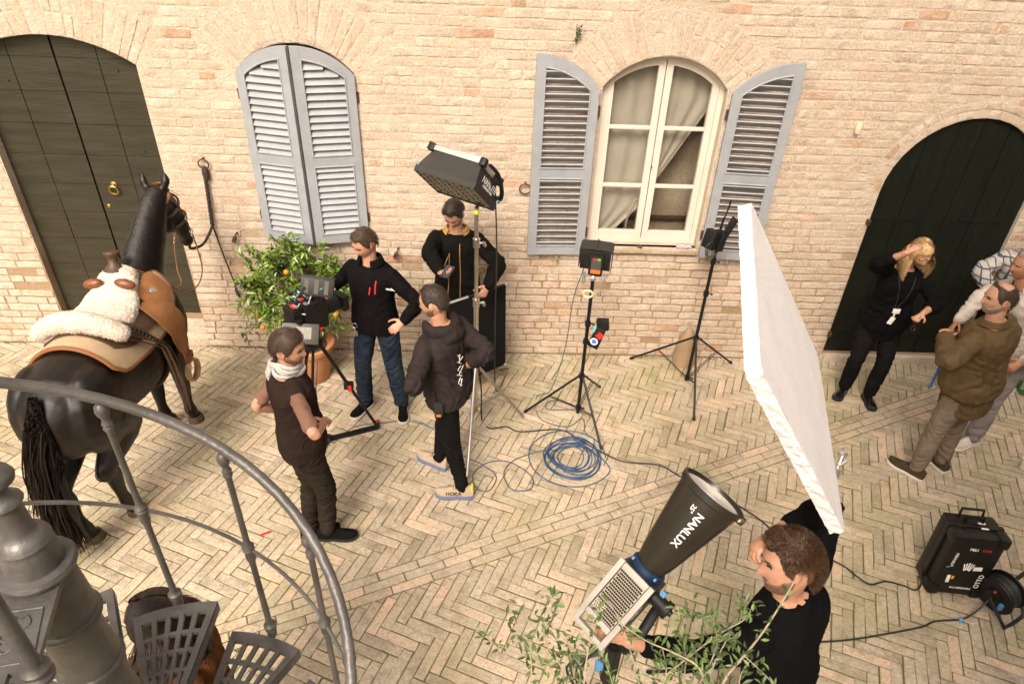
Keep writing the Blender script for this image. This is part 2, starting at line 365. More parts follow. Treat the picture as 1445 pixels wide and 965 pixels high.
bk = MB(); bk.box((0, 0.55, 3), (18, 0.02, 6.1)); bk.box((0, 0.28, 6.02), (18, 0.55, 0.04)); bk.build('wall_core', M_mortar, house)
rb = random.Random(11); specs = []
R_w = Matrix((V((1, 0, 0)), V((0, 0, 1)), V((0, -1, 0)))).transposed()
def tint_pick(x, z):
    n = mnoise.noise(V((x * 0.9, z * 0.9, 3.1))); t = rb.random() * 0.86
    if rb.random() < 0.07 + 0.10 * max(0, n): t = rb.uniform(0.88, 1.0)
    return t
zc = 0.0; PITCH = 0.0755
while zc < 3.95:
    h = PITCH + rb.uniform(-0.004, 0.004); z0, z1 = zc + 0.006, zc + h - 0.004; xs = -6.3; step = 0.01
    wav = lambda x: 0.016 * mnoise.noise(V((x * 0.5, zc * 0.7, 0)))
    free = []; cur = None; x = -6.3
    while x < 6.3:
        blk = any(o.inside(x, zz, 0.004) for o in OPS for zz in (z0 + .004, (z0 + z1) / 2, z1 - .004))
        if not blk and cur is None: cur = x
        if blk and cur is not None: free.append((cur, x - step)); cur = None
        x += step
    if cur is not None: free.append((cur, 6.3))
    for a, b in free:
        x = a
        while b - x > 0.02:
            L = rb.choice((0.29, 0.27, 0.14, 0.28, 0.20, 0.30, 0.12, 0.25, 0.17)) * rb.uniform(0.92, 1.08)
            if b - x - L < 0.07: L = b - x
            if L > 0.36: L *= 0.5
            g = rb.uniform(0.006, 0.016); zz = (z0 + z1) / 2 + wav(x)
            low = 1.0 if zz < 1.25 else 0.0
            if rb.random() > 0.03:
                Hh = rb.uniform(0.0008, 0.0048) + low * rb.uniform(0.001, 0.009)
                specs.append((V((x + L / 2, 0, zz)), R_w @ Matrix.Rotation(rb.gauss(0, 0.010), 3, 'Z'), max(0.03, L - g), (z1 - z0) * rb.uniform(0.90, 1.04), Hh, tint_pick(x, zz), None))
            x += L
    zc += h
# voussoirs
def rot_in_plane(a):   # local x along radial direction at angle a from vertical
    d = V((sin(a), 0, cos(a))); return Matrix((d, V((0, -1, 0)).cross(d), V((0, -1, 0)))).transposed()
for o in OPS:
    if o.ring > 0.2:
        n = int((o.R + o.ring * .4) * 2 * o.half / 0.070); 
        for i in range(n):
            a = -o.half + 2 * o.half * (i + 0.5) / n; wd = 2 * o.half / n * (o.R + o.ring * 0.45) - 0.010
            cuts = [(0.0, 1.0)] if rb.random() < 0.62 else [(0, .48), (.5, 1.0)]
            for c0, c1 in cuts:
                r0 = o.R + o.ring * c0 + 0.003; r1 = o.R + o.ring * c1 - rb.uniform(0.0, 0.012)
                d = V((sin(a), 0, cos(a)))
                specs.append((V((o.xc, 0, o.zc)) + d * ((r0 + r1) / 2), rot_in_plane(a + rb.gauss(0, .006)), r1 - r0, wd * rb.uniform(.96, 1.06), rb.uniform(0.0008, 0.005), tint_pick(a, 1) * 0.97, None))
    else:
        for k in range(2):
            rr = o.R + 0.034 + k * 0.066; n = int(rr * 2 * o.half / 0.235)
            for i in range(n):
                a = -o.half + 2 * o.half * (i + 0.5 + 0.3 * k) / n
                if abs(a) > o.half: continue
                for s_ in (-1, 1):
                    aa = a + s_ * 0.25 * 2 * o.half / n
                    specs.append((V((o.xc, 0, o.zc)) + V((sin(aa), 0, cos(aa))) * rr, rot_in_plane(aa + pi / 2), rr * o.half / n - 0.006, 0.060, rb.uniform(.001, .005), tint_pick(aa, k), None))
def wall_score(s):
    c = s[0]; p = AX @ (np.array(c) - CAMP); x = 722 + 963 * p[0] / p[2]; y = 482 + 963 * p[1] / p[2]
    return s[2] * s[3] / p[2] ** 2 if (0 < x < 1445 and 0 < y < 965) else 0
place_pieces(house, 'brick', specs, M_brick, 'brick_field', 0.0036, 0.0034, wall_score, 300, rb)
# base course + step below the left door
sb = MB(); sb.box((-3.5, 0.10, 0.15), (1.34, 0.22, 0.335), bev=0.012); sb.tint = 0.4; sb.build('door_step', M_brick, house)
sb = MB(); sb.box((4.03, 0.08, 0.02), (1.34, 0.26, 0.12), bev=0.01); sb.tint = 0.3; sb.build('door_step', M_brick, house)
# ---- left door: two leaves of horizontal boards in four columns
M_green = mat('olive_green_door_paint', (0.022, 0.020, 0.011), 0.45, 0.18, 2.5, 0.3, 14, col2=(0.040, 0.035, 0.021), stretch=(1, 1, 7), spec=0.35); wear(M_green, (0.10, 0.09, 0.065), 6, 0.62, 0.78, 0.45, (0.8, 3, 9))
M_dgreen = mat('dark_green_door_paint', (0.0035, 0.0048, 0.003), 0.45, 0.3, 3.0, 0.4, 12, spec=0.3, col2=(0.008, 0.010, 0.006), stretch=(6, 1, 1)); wear(M_dgreen, (0.05, 0.05, 0.035), 7, 0.62, 0.75, 0.5, (14, 14, 0.8))
M_void = mat('door_gap_dark', (0.008, 0.007, 0.006), 0.9)
M_brass = mat('aged_brass', (0.45, 0.31, 0.10), 0.35, 0.2, 30, metal=1.0)
M_iron = mat('rusty_iron', (0.10, 0.06, 0.04), 0.6, 0.4, 40, 0.3, 120, metal=0.6)
M_dust = mat('dusty_joint', (0.26, 0.23, 0.16), 0.9)
def door_boards(o, cols, rows, Y, matl, name='door', gapx=0.006, gapz=0.0032, vertical=False):
    d = MB(); pts = [(p.x, p.z) for p in o.outline(24)]; d.prism([(x, z) for x, z in pts], 0.03, Matrix(((1, 0, 0, 0), (0, 0, -1, Y + 0.035), (0, 1, 0, 0), (0, 0, 0, 1))))
    door = d.build(name, M_void if vertical else M_dust, house)
    if not vertical:
        for xq in cols[1:-1]: vb = MB(); vb.box((xq, Y + 0.012, (o.z0 + o.ztop(xq)) / 2), (gapx + (0.03 if xq == cols[2] else 0.001), 0.012, o.ztop(xq) - o.z0 - 0.01)); vb.build('board_gap', M_void, door, smooth=False)
    for i in range(len(cols) - 1):
        xa, xb = cols[i] + gapx / 2, cols[i + 1] - gapx / 2
        if i == 2 and not vertical: xa += 0.012
        for j in range(len(rows) - 1):
            za, zb = rows[j] + gapz / 2, rows[j + 1] - gapz / 2
            zt0, zt1 = o.ztop(xa), o.ztop(xb)
            xs = [xa + (xb - xa) * k / 6 for k in range(7)]
            top = [(x, min(zb, o.ztop(x) - 0.004)) for x in xs]
            if max(z for _, z in top) <= za + 0.01: continue
            poly = [(xa, za), (xb, za)] + [(x, max(z, za + .001)) for x, z in reversed(top)]
            b = MB(); b.prism(poly, 0.028 , Matrix(((1, 0, 0, 0), (0, 0, -1, Y + random.uniform(-.0015, .0015)), (0, 1, 0, 0), (0, 0, 0, 1))))
            b.build('board', matl, door, smooth=False)
    return door
ld = door_boards(OP_LD, [-4.18, -3.86, -3.51, -3.17, -2.83], [0.33 + 0.262 * k for k in range(11)], 0.10, M_green)
hm = MB(); hm.ring((-3.348, 0.055, 1.60), 0.038, 0.008, (0, 1, 0.15)); hm.tube([(-3.348, 0.09, 1.64), (-3.348, 0.05, 1.64)], 0.014); hm.lathe([(0.03, 0), (0.03, .006), (0.015, .012)], (-3.348, 0.085, 1.64), ax=(0, -1, 0)); hm.build('ring_handle', M_brass, ld)
hm = MB(); hm.lathe([(0.018, 0), (0.018, .004), (0.01, .008)], (-3.45, 0.085, 1.44), ax=(0, -1, 0)); hm.build('keyhole_plate', M_brass, ld)
for (x, z) in ((-3.04, 2.6), (-3.93, 2.5), (-3.0, 1.95)):
    hm = MB(); hm.ball((x, 0.083, z), 0.010, 8); hm.build('stud', M_green, ld)
rd = door_boards(OP_RD, [3.33, 3.62, 3.86, 4.06, 4.30, 4.52, 4.72], [0.085, 2.6], 0.05, M_dgreen, vertical=True, gapx=0.005)
for z in (1.55, 0.30):
    for x0, x1 in ((3.37, 3.80), (4.20, 4.66)):
        hm = MB(); hm.box(((x0 + x1) / 2, 0.033, z), (x1 - x0, 0.010, 0.035), bev=0.002)
        for k in range(5): hm.ball((x0 + (x1 - x0) * (k + .5) / 5, 0.026, z), 0.008, 6)
        hm.build('strap_hinge', M_dgreen, rd)
for x, z in ((3.35, 1.53), (3.36, 0.32)):
    hm = MB(); hm.box((x - 0.01, -0.012, z), (0.03, 0.05, 0.05), bev=0.006); hm.build('hinge_pin', M_iron, house)
# ---- shutters
M_shut = mat('grey_shutter_paint', (0.245, 0.255, 0.275), 0.55, 0.10, 6.0, 0.20, 30, col2=(0.305, 0.315, 0.335)); wear(M_shut, (0.15, 0.135, 0.115), 5, 0.60, 0.78, 0.45, (2, 2, 0.7))
M_cream = mat('cream_window_paint', (0.60, 0.535, 0.46), 0.45, 0.06, 6.0, 0.05, 60)
def shutter(hinge_x, side, o, ang, y0, zb, slope=1):
    """leaf hinged at hinge_x. local u runs from the hinge (0) to the meeting edge (w), z up. ang: angle of u from +x about z"""
    wl = (o.x1 - o.x0) / 2 + 0.01; th = 0.042
    ux = V((cos(ang), sin(ang), 0)); nn = V((-sin(ang), cos(ang), 0)) * (1 if cos(ang) > 0 else -1)
    def P3(u, z, n): return V((hinge_x, y0, 0)) + ux * u + nn * n + V((0, 0, z))
    M = Matrix((ux, V((0, 0, 1)), nn)).transposed().to_4x4(); M.translation = V((hinge_x, y0, 0))
    zt = lambda u: o.zc + math.sqrt(max(0, (o.R + 0.0) ** 2 - (wl - u) ** 2))          # arc highest at the meeting edge
    fr = MB(); sw = 0.068; rh = 0.085
    xs = lambda a, b, n=10: [a + (b - a) * i / n for i in range(n + 1)]
    # stiles
    for a, b in ((0, sw), (wl - sw, wl)):
        fr.prism([(a, zb), (b, zb)] + [(u, zt(u)) for u in reversed(xs(a, b, 4))], th, M)
    # arched head
    fr.prism([(u, zt(u) - rh) for u in xs(sw, wl - sw)] + [(u, zt(u)) for u in reversed(xs(sw, wl - sw))], th - 0.004, M)
    zm = zb + 0.56 * (o.sp - zb) * 0.93
    for za, zz in ((zb, zb + 0.085), (zm - 0.04, zm + 0.04)):
        fr.prism([(sw, za), (wl - sw, za), (wl - sw, zz), (sw, zz)], th - 0.004, M)
    leaf = fr.build('shutter', M_shut, house, smooth=False)
    # beading round the openings
    bd = MB()
    for za, top in ((zb + 0.085, lambda u: zm - 0.04), (zm + 0.04, lambda u: zt(u) - rh)):
        for u in (sw + 0.006, wl - sw - 0.006): bd.tube([P3(u, za, -th / 2), P3(u, top(u), -th / 2)], 0.007, 6)
        bd.tube([P3(u, za + 0.006, -th / 2) for u in (sw, wl - sw)], 0.007, 6)
        bd.tube([P3(u, top(u) - 0.006, -th / 2) for u in xs(sw, wl - sw)], 0.007, 6)
    bd.build('bead', M_shut, leaf)
    # slats
    tilt = Matrix.Rotation(rad(38), 3, 'X')
    for za, zz, top in ((zb + 0.085, zm - 0.04, lambda u: 99), (zm + 0.04, o.top, lambda u: zt(u) - rh)):
        z = za + 0.02; pitch = 0.0575
        while z < zz - 0.02:
            us = [u for u in xs(sw, wl - sw, 24) if top(u) > z + 0.012]
            if len(us) > 3:
                ua, ub = us[0], us[-1]; b = MB()
                for s_ in (0,):
                    dy = V((nn.x, nn.y, 0)) * cos(rad(52)) + V((0, 0, 1)) * sin(rad(52)) * slope       # slat slopes down towards the outside
                    c = [P3(ua, z, 0), P3(ub, z, 0)]; up = dy.cross(ux)
                    vs = [q + dy.normalized() * a * 0.031 + up.normalized() * t * 0.0055 for q in c for a, t in ((-1, -1), (1, -1), (1, 1), (-1, 1))]
                    b.add(vs, [(3, 2, 1, 0), (4, 5, 6, 7)] + [(i, (i + 1) % 4, 4 + (i + 1) % 4, 4 + i) for i in range(4)])
                b.build('slat', M_shut, leaf, smooth=False)
            z += pitch
    for z in (zb + 0.22, o.sp - 0.18):
        h = MB(); h.tube([P3(-0.012, z - 0.04, 0), P3(-0.012, z + 0.04, 0)], 0.011, 8); h.build('hinge', M_iron, leaf)
    return leaf
shutter(-2.065, 1, OP_LW, rad(-14), -0.012, 1.225)
shutter(-1.145, -1, OP_LW, rad(180 + 14), -0.012, 1.225)
shutter(0.80, 1, OP_W, rad(180 + 3), -0.035, 1.15, -0.75)
shutter(1.87, -1, OP_W, rad(-5), -0.035, 1.15, -0.75)
# ---- window with six panes
M_glass = bpy.data.materials.new('window_glass'); M_glass.use_nodes = True
t = M_glass.node_tree; t.nodes.clear(); o1 = t.nodes.new('ShaderNodeOutputMaterial'); tr = t.nodes.new('ShaderNodeBsdfTransparent'); gl = t.nodes.new('ShaderNodeBsdfGlossy'); mx = t.nodes.new('ShaderNodeMixShader'); fr = t.nodes.new('ShaderNodeMapRange'); lw = t.nodes.new('ShaderNodeLayerWeight'); lw.inputs[0].default_value = 0.35
tr.inputs[0].default_value = (0.9, 0.9, 0.88, 1); gl.inputs['Roughness'].default_value = 0.03; t.links.new(lw.outputs['Facing'], fr.inputs[0]); fr.inputs[3].default_value = 0.02; fr.inputs[4].default_value = 0.22
t.links.new(fr.outputs[0], mx.inputs[0]); t.links.new(tr.outputs[0], mx.inputs[1]); t.links.new(gl.outputs[0], mx.inputs[2]); t.links.new(mx.outputs[0], o1.inputs[0])
YW = 0.12
def Mxz(y): return Matrix(((1, 0, 0, 0), (0, 0, -1, y), (0, 1, 0, 0), (0, 0, 0, 1)))
wf = MB(); xs_ = lambda a, b, n=12: [a + (b - a) * i / n for i in range(n + 1)]
ow_ = OP_W; fw = 0.045
for a, b in ((ow_.x0 + .002, ow_.x0 + fw), (ow_.x1 - fw, ow_.x1 - .002)):
    wf.prism([(a, 1.222), (b, 1.222)] + [(x, ow_.ztop(x) - 0.001) for x in reversed(xs_(a, b, 3))], 0.09, Mxz(YW))
wf.prism([(x, ow_.ztop(x) - 0.04) for x in xs_(ow_.x0 + fw, ow_.x1 - fw)] + [(x, ow_.ztop(x) - 0.001) for x in reversed(xs_(ow_.x0 + fw, ow_.x1 - fw))], 0.086, Mxz(YW))
wf.box((ow_.xc, YW, 1.245), (1.01 - 2 * fw, 0.086, 0.042))
win = wf.build('window', M_cream, house, smooth=False)
xm = ow_.xc
for s_, (a, b) in ((-1, (ow_.x0 + fw + .002, xm - 0.004)), (1, (xm + 0.004, ow_.x1 - fw - .002))):
    sf = MB(); st = 0.055
    for p, q in ((a, a + st), (b - st, b)):
        sf.prism([(p, 1.268), (q, 1.268)] + [(x, ow_.ztop(x) - 0.043) for x in reversed(xs_(p, q, 3))], 0.05, Mxz(YW - 0.01))
    sf.prism([(x, ow_.ztop(x) - 0.085) for x in xs_(a + st, b - st)] + [(x, ow_.ztop(x) - 0.043) for x in reversed(xs_(a + st, b - st))], 0.046, Mxz(YW - 0.01))
    sf.box(((a + b) / 2, YW - 0.01, 1.30), (b - a - 2 * st, 0.046, 0.065))
    sf.build('sash', M_cream, win, smooth=False)
    zs = [1.33, 1.765, 2.275, 3.0]
    for z in zs[1:3]:
        mu = MB(); mu.box(((a + b) / 2, YW - 0.012, z), (b - a - 2 * st, 0.036, 0.028), bev=0.004); mu.build('muntin', M_cream, win)
    for k in range(3):
        za, zb = zs[k] + (0.014 if k else 0), zs[k + 1] - 0.014; p, q = a + st, b - st
        g = MB(); g.prism([(p, za), (q, za)] + [(x, min(zb, ow_.ztop(x) - 0.085)) for x in reversed(xs_(p, q, 8))], 0.004, Mxz(YW)); g.build('pane', M_glass, win, smooth=False)
kn = MB(); kn.tube([(xm, YW - .03, 1.95), (xm, YW - .06, 1.95)], 0.008); kn.build('latch', M_brass, win)
# sill
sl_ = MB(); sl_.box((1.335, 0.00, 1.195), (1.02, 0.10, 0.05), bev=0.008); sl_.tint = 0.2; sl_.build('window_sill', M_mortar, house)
# dark room behind the window
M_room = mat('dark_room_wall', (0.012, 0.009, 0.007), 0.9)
M_wood = mat('dark_wood', (0.05, 0.028, 0.015), 0.5, 0.3, 6, stretch=(1, 8, 8))
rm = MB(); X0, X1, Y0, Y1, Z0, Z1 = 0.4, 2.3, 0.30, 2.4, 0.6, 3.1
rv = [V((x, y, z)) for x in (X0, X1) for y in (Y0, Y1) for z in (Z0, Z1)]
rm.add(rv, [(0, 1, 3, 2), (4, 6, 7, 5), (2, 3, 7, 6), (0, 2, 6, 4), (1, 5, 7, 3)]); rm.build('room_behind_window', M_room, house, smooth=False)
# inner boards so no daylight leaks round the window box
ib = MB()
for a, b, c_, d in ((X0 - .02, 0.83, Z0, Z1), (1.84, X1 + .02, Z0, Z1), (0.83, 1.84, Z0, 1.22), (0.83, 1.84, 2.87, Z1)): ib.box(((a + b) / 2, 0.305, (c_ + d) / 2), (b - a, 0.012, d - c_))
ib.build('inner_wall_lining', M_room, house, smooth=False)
# sheer curtain: left half hanging straight, right half swept aside
M_curt = mat('sheer_curtain_cloth', (0.46, 0.42, 0.37), 0.9, 0.08, 5, sheen=0.2)
cu = MB()
def curtain(x0f, x1f, y, nx=40, nz=30, z0=1.18, z1=2.9):
    vs = []; 
    for j in range(nz + 1):
        z = z0 + (z1 - z0) * j / nz
        for i in range(nx + 1):
            u = i / nx; x = x0f(z) + (x1f(z) - x0f(z)) * u
            vs.append((x, y + 0.009 * sin(u * 22 + 1.5 * sin(z * 2)) + 0.008 * sin(u * 9), z))
    n = nx + 1; cu.add(vs, [(j * n + i, j * n + i + 1, (j + 1) * n + i + 1, (j + 1) * n + i) for j in range(nz) for i in range(nx)])
curtain(lambda z: 0.80, lambda z: 1.33 - max(0, 1.55 - z) * 0.9, 0.205)
curtain(lambda z: 1.33 if z > 1.6 else 1.20, lambda z: min(1.82, 1.22 + max(0, (z - 1.40)) * 0.55), 0.21)
tag(cu.build('curtain', M_curt), 'pale beige curtain drawn to one side behind the six pane window', 'curtain')
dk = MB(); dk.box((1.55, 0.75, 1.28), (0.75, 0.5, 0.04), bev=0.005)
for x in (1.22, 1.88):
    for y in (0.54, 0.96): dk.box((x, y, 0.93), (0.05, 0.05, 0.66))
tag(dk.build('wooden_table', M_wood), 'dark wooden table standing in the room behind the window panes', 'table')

# ---- unseen house added behind the camera to block sun and sky on the right
M_plaster = mat('warm_plaster', (0.42, 0.33, 0.24), 0.9, 0.12, 2.0, 0.3, 30)
hb_ = empty('added_shade_house', (6, -8, 0), 'tall plastered house behind the photographer to which the spiral stair belongs', 'house'); b = MB(); b.box((7.3, -8.1, 4.8), (12.8, 0.6, 9.6)); b.build('wall', M_plaster, hb_, smooth=False)
for x in (3.2, 6.0, 8.8):
    b = MB(); b.box((x, -7.785, 5.2), (0.9, 0.04, 1.4)); wq = b.build('window', M_shut, hb_, smooth=False); b = MB(); b.box((x, -7.76, 4.45), (1.1, 0.12, 0.08)); b.build('sill', M_plaster, wq, smooth=False)  # window panels and sills dressing the added house
# ================================================================== PEOPLE
def remesh(mb, voxel, it=4, fac=0.5, name='body'):
    me = bpy.data.meshes.new(name); me.from_pydata(mb.v, [], mb.f); me.update()
    o = bpy.data.objects.new('tmp', me); COL.objects.link(o)
    r = o.modifiers.new('r', 'REMESH'); r.mode = 'VOXEL'; r.voxel_size = voxel; r.adaptivity = 0
    if it: s_ = o.modifiers.new('s', 'SMOOTH'); s_.factor = fac; s_.iterations = it
    dg = bpy.context.evaluated_depsgraph_get(); out = bpy.data.meshes.new_from_object(o.evaluated_get(dg), depsgraph=dg)
    bpy.data.objects.remove(o); bpy.data.meshes.remove(me); out.name = name
    out.polygons.foreach_set('use_smooth', [True] * len(out.polygons)); return out
def nz(x, y, z): return mnoise.noise(V((x, y, z)))
def wrinkle(me, fn):
    n = len(me.vertices); co = np.empty(n * 3, np.float32); me.vertices.foreach_get('co', co); co = co.reshape(-1, 3)
    no = np.empty(n * 3, np.float32); me.vertices.foreach_get('normal', no) if False else None
    nr = np.array([q.vector for q in me.vertex_normals], np.float32)
    d = np.array([fn(p) for p in co.tolist()], np.float32)
    me.vertices.foreach_set('co', (co + nr * d[:, None]).ravel()); me.update()
def limb(mb, pts, rs, n=12, sub=5):
    pts = [V(p) for p in pts]
    if len(pts) > 2:
        P = catmull(pts, sub); R = []
        for i in range(len(pts) - 1):
            for k in range(sub): t = k / sub; t = t * t * (3 - 2 * t); R.append(rs[i] + (rs[i + 1] - rs[i]) * t)
        R.append(rs[-1])
    else: P, R = pts, list(rs)
    mb.tube(P, R, n); mb.ball(P[0], R[0], n); mb.ball(P[-1], R[-1], n)
def loft(mb, secs, n=22, ex=2.4):
    """secs: (centre, right, fwd, half width, half depth)"""
    vs = []
    for c, r, f, hw, hd in secs:
        for j in range(n):
            a = 2 * pi * j / n; ca, sa = cos(a), sin(a)
            x = math.copysign(abs(ca) ** (2 / ex), ca) * hw; y = math.copysign(abs(sa) ** (2 / ex), sa) * hd; vs.append(c + r * x + f * y)
    k = len(secs)
    mb.add(vs, [(i * n + j, i * n + (j + 1) % n, (i + 1) * n + (j + 1) % n, (i + 1) * n + j) for i in range(k - 1) for j in range(n)] + [tuple(range(n - 1, -1, -1)), tuple(range((k - 1) * n, k * n))])
def yawv(a): return V((cos(a), sin(a), 0))
def rightv(a): return V((sin(a), -cos(a), 0))
# ---- head: local x forward, y left, z up, about 0.235 m tall
def gss(x, m, s): return math.exp(-((x - m) / s) ** 2)
def head_pt(u, v, off=0.0):
    z = 0.118 * sin(v); c = cos(v); cu, su = cos(u), sin(u)
    lo = max(0, -z / 0.118); hi = max(0, z / 0.118)
    fx = 0.095 - 0.004 * hi; bx = 0.104 - 0.045 * lo ** 1.2; wy = 0.077 - 0.020 * lo ** 1.6 - 0.004 * hi
    x = (fx if cu > 0 else bx) * (math.copysign(abs(cu) ** 0.88, cu)); y = wy * math.copysign(abs(su) ** 0.88, su)
    cc = c ** 0.80 if c > 0 else 0
    x *= cc; y *= cc
    if cu > 0:
        ny = abs(y)
        prof = 0.004 * gss(z, 0.03, 0.014) - 0.007 * gss(z, 0.010, 0.014) * gss(ny, 0.0, 0.012) + 0.004 * gss(z, -0.062, 0.012) * gss(ny, 0, .03) - 0.004 * gss(z, -0.078, 0.008) * gss(ny, 0, .03) + 0.012 * gss(z, -0.098, 0.018) * gss(ny, 0, .03)
        prof -= 0.010 * gss(z, 0.010, 0.015) * gss(ny, 0.033, 0.016)          # eye sockets
        prof += 0.004 * gss(z, -0.02, 0.02) * gss(ny, 0.045, 0.02)             # cheeks
        nose = max(0, min(1, (0.022 - z) / 0.058)) if z > -0.036 else max(0, 1 - (-0.036 - z) / 0.010)
        prof += 0.026 * nose ** 1.1 * gss(ny, 0, 0.010 + 0.007 * max(0, min(1, (0.02 - z) / .05)))
        x += prof * min(1, cu * 1.6)
    p = V((x, y, z))
    if off:
        n = V((x / 0.095 ** 2, y / 0.077 ** 2, z / 0.118 ** 2)); p += n.normalized() * off
    return p
def head_grid(mb, T, fn, nu=48, nv=32):
    vs = []
    for i in range(nv + 1):
        v = -pi / 2 + pi * i / nv
        for j in range(nu): u = -pi + 2 * pi * j / nu; vs.append(T @ fn(u, v))
    mb.add(vs, [(i * nu + j, i * nu + (j + 1) % nu, (i + 1) * nu + (j + 1) % nu, (i + 1) * nu + j) for i in range(nv) for j in range(nu)])
def sstep(a, b, x):
    t = max(0, min(1, (x - a) / (b - a))); return t * t * (3 - 2 * t)
def hairline(u, style):
    a = abs(math.degrees(u)); f = style.get('front', 0.066); b = style.get('back', -0.07)
    pts = [(0, f), (30, f + 0.004), (48, f - 0.006), (62, 0.030), (74, -0.005), (84, -0.022), (92, 0.016), (108, 0.012), (122, -0.045), (140, b), (180, b)]
    for (a0, z0), (a1, z1) in zip(pts, pts[1:]):
        if a <= a1: return z0 + (z1 - z0) * (a - a0) / (a1 - a0)
    return b
def hair_mask(u, v, style):
    p = head_pt(u, v); m = (p.z - hairline(u, style)) / 0.02
    if 'bald' in style:
        bu, br = style['bald']; d = (p - V((-0.01 + bu, 0, 0.11))).length; m = min(m, (d - br) / 0.02)
    m += 0.35 * nz(p.x * 60, p.y * 60, p.z * 60); return m
def beard_mask(u, v):
    p = head_pt(u, v); a = abs(math.degrees(u))
    if a > 95: return -1
    lim = -0.052 + 0.030 * sstep(45, 85, a)
    m = (lim - p.z) / 0.012
    m = min(m, 2.0)
    if a < 20 and -0.070 < p.z < -0.056: m = min(m, -0.3)                  # lips stay bare
    if a < 26 and -0.055 < p.z < -0.043: m = max(m, 0.6)                   # moustache
    m = min(m, (p.z + 0.118) / 0.010 + 1)
    return m + 0.4 * nz(p.x * 80, p.y * 80, p.z * 80)
def add_hair(T, style, matl, parent, rnd):
    h = style.get('h', 0.016) * 0.7
    mb = MB()
    def fn(u, v):
        m = hair_mask(u, v, style); p = head_pt(u, v)
        lump = 1 + style.get('lump', 0.25) * nz(p.x * 38 + 5, p.y * 38, p.z * 38)
        return head_pt(u, v, -0.014 + (0.014 + h * lump) * sstep(-1.0, 1.2, m))
    head_grid(mb, T, fn, 64, 44)
    hair = mb.build('hair', matl, parent)
    # strands laid over the cap
    st = MB(); n = style.get('n', 900); crown = V(style.get('crown', (-0.035, 0.0, 0.12))); L = style.get('len', 0.04); curl = style.get('curl', 0.0); part = style.get('sweep', 0.0)
    k = 0; tries = 0
    while k < n and tries < n * 6:
        tries += 1; u = rnd.uniform(-pi, pi); v = math.asin(rnd.uniform(-0.85, 1.0))
        if hair_mask(u, v, style) < 0.25: continue
        if rad(70) < abs(u) < rad(120) and head_pt(u, v).z < 0.036: continue
        p = head_pt(u, v, h * 0.85); nrm = V((p.x / 0.0095, p.y / 0.0062, p.z / 0.014)).normalized()
        d = (p - crown); d = d - nrm * d.dot(nrm)
        if d.length < 1e-4: d = V((rnd.uniform(-1, 1), rnd.uniform(-1, 1), 0))
        d = d.normalized() + V((0, part, 0)) + V((rnd.gauss(0, .2), rnd.gauss(0, .2), rnd.gauss(0, .2)))
        fw_ = max(0.0, min(1.0, (p.x - 0.005) / 0.05)) * style.get('back_flow', 1.0); d = d.normalized() * (1 - fw_) + V((-0.75, 0.55 * (1 if p.y > 0 else -1) + style.get('sweep', 0), 0.25)) * fw_
        d = (d - nrm * d.dot(nrm)).normalized(); wd = nrm.cross(d).normalized() * rnd.uniform(0.0012, 0.0026) * style.get('w', 0.8)
        pts = []; ll = L * rnd.uniform(0.6, 1.3); ph = rnd.uniform(0, 6)
        for i in range(5):
            t = i / 4; q = p + d * ll * t + nrm * (0.006 * sin(t * pi * 0.8) * (1 + style.get('lift', 0.5)) - 0.35 * ll * ll * t * t / 0.11 * (0 if curl else 1))
            if curl: q += (nrm * cos(ph + t * 5) + wd.normalized() * sin(ph + t * 5)) * curl
            pts.append(q)
        vs = []
        for i, q in enumerate(pts): w_ = wd * (1 - 0.85 * i / 4); vs += [T @ (q - w_), T @ (q + w_)]
        st.tint = rnd.random(); st.add(vs, [(2 * i, 2 * i + 1, 2 * i + 3, 2 * i + 2) for i in range(4)]); k += 1
    st.build('hair_strand', matl, hair)
    return hair
def long_hair(T, matl, parent, n, L, rnd, a0=62, spread=0.03, wave=0.008):
    """strands combed from the crown over the skull, then hanging"""
    b = MB()
    for _ in range(n):
        az = rad(rnd.uniform(a0, 360 - a0)); az = az if az < pi else az - 2 * pi; off = 0.016 + rnd.uniform(0, 0.012); pts = []; v = rad(rnd.uniform(55, 88)); a = az * rnd.uniform(0.9, 1.0); ph = rnd.uniform(0, 6)
        while v > rad(-18): pts.append(T @ head_pt(a, v, off)); v -= rad(17); a += rnd.gauss(0, 0.02)
        out = pts[-1] - T.translation; out.z = 0; out = out.normalized(); p = pts[-1]; ll = L * rnd.uniform(0.55, 1.1)
        for k in range(1, 6): pts.append(p + V((0, 0, -ll * k / 5)) + out * (spread * sin(k * 0.55)) + V((sin(ph + k * 1.3), cos(ph + k * 1.3), 0)) * wave)
        wd = V((-out.y, out.x, 0)) * rnd.uniform(0.0025, 0.0045); m = len(pts); vs = []
        for i, q in enumerate(pts): w_ = wd * (1 - 0.7 * i / m); vs += [q - w_, q + w_]
        b.tint = rnd.random(); b.add(vs, [(2 * i, 2 * i + 1, 2 * i + 3, 2 * i + 2) for i in range(m - 1)])
    return b.build('long_hair', matl, parent)
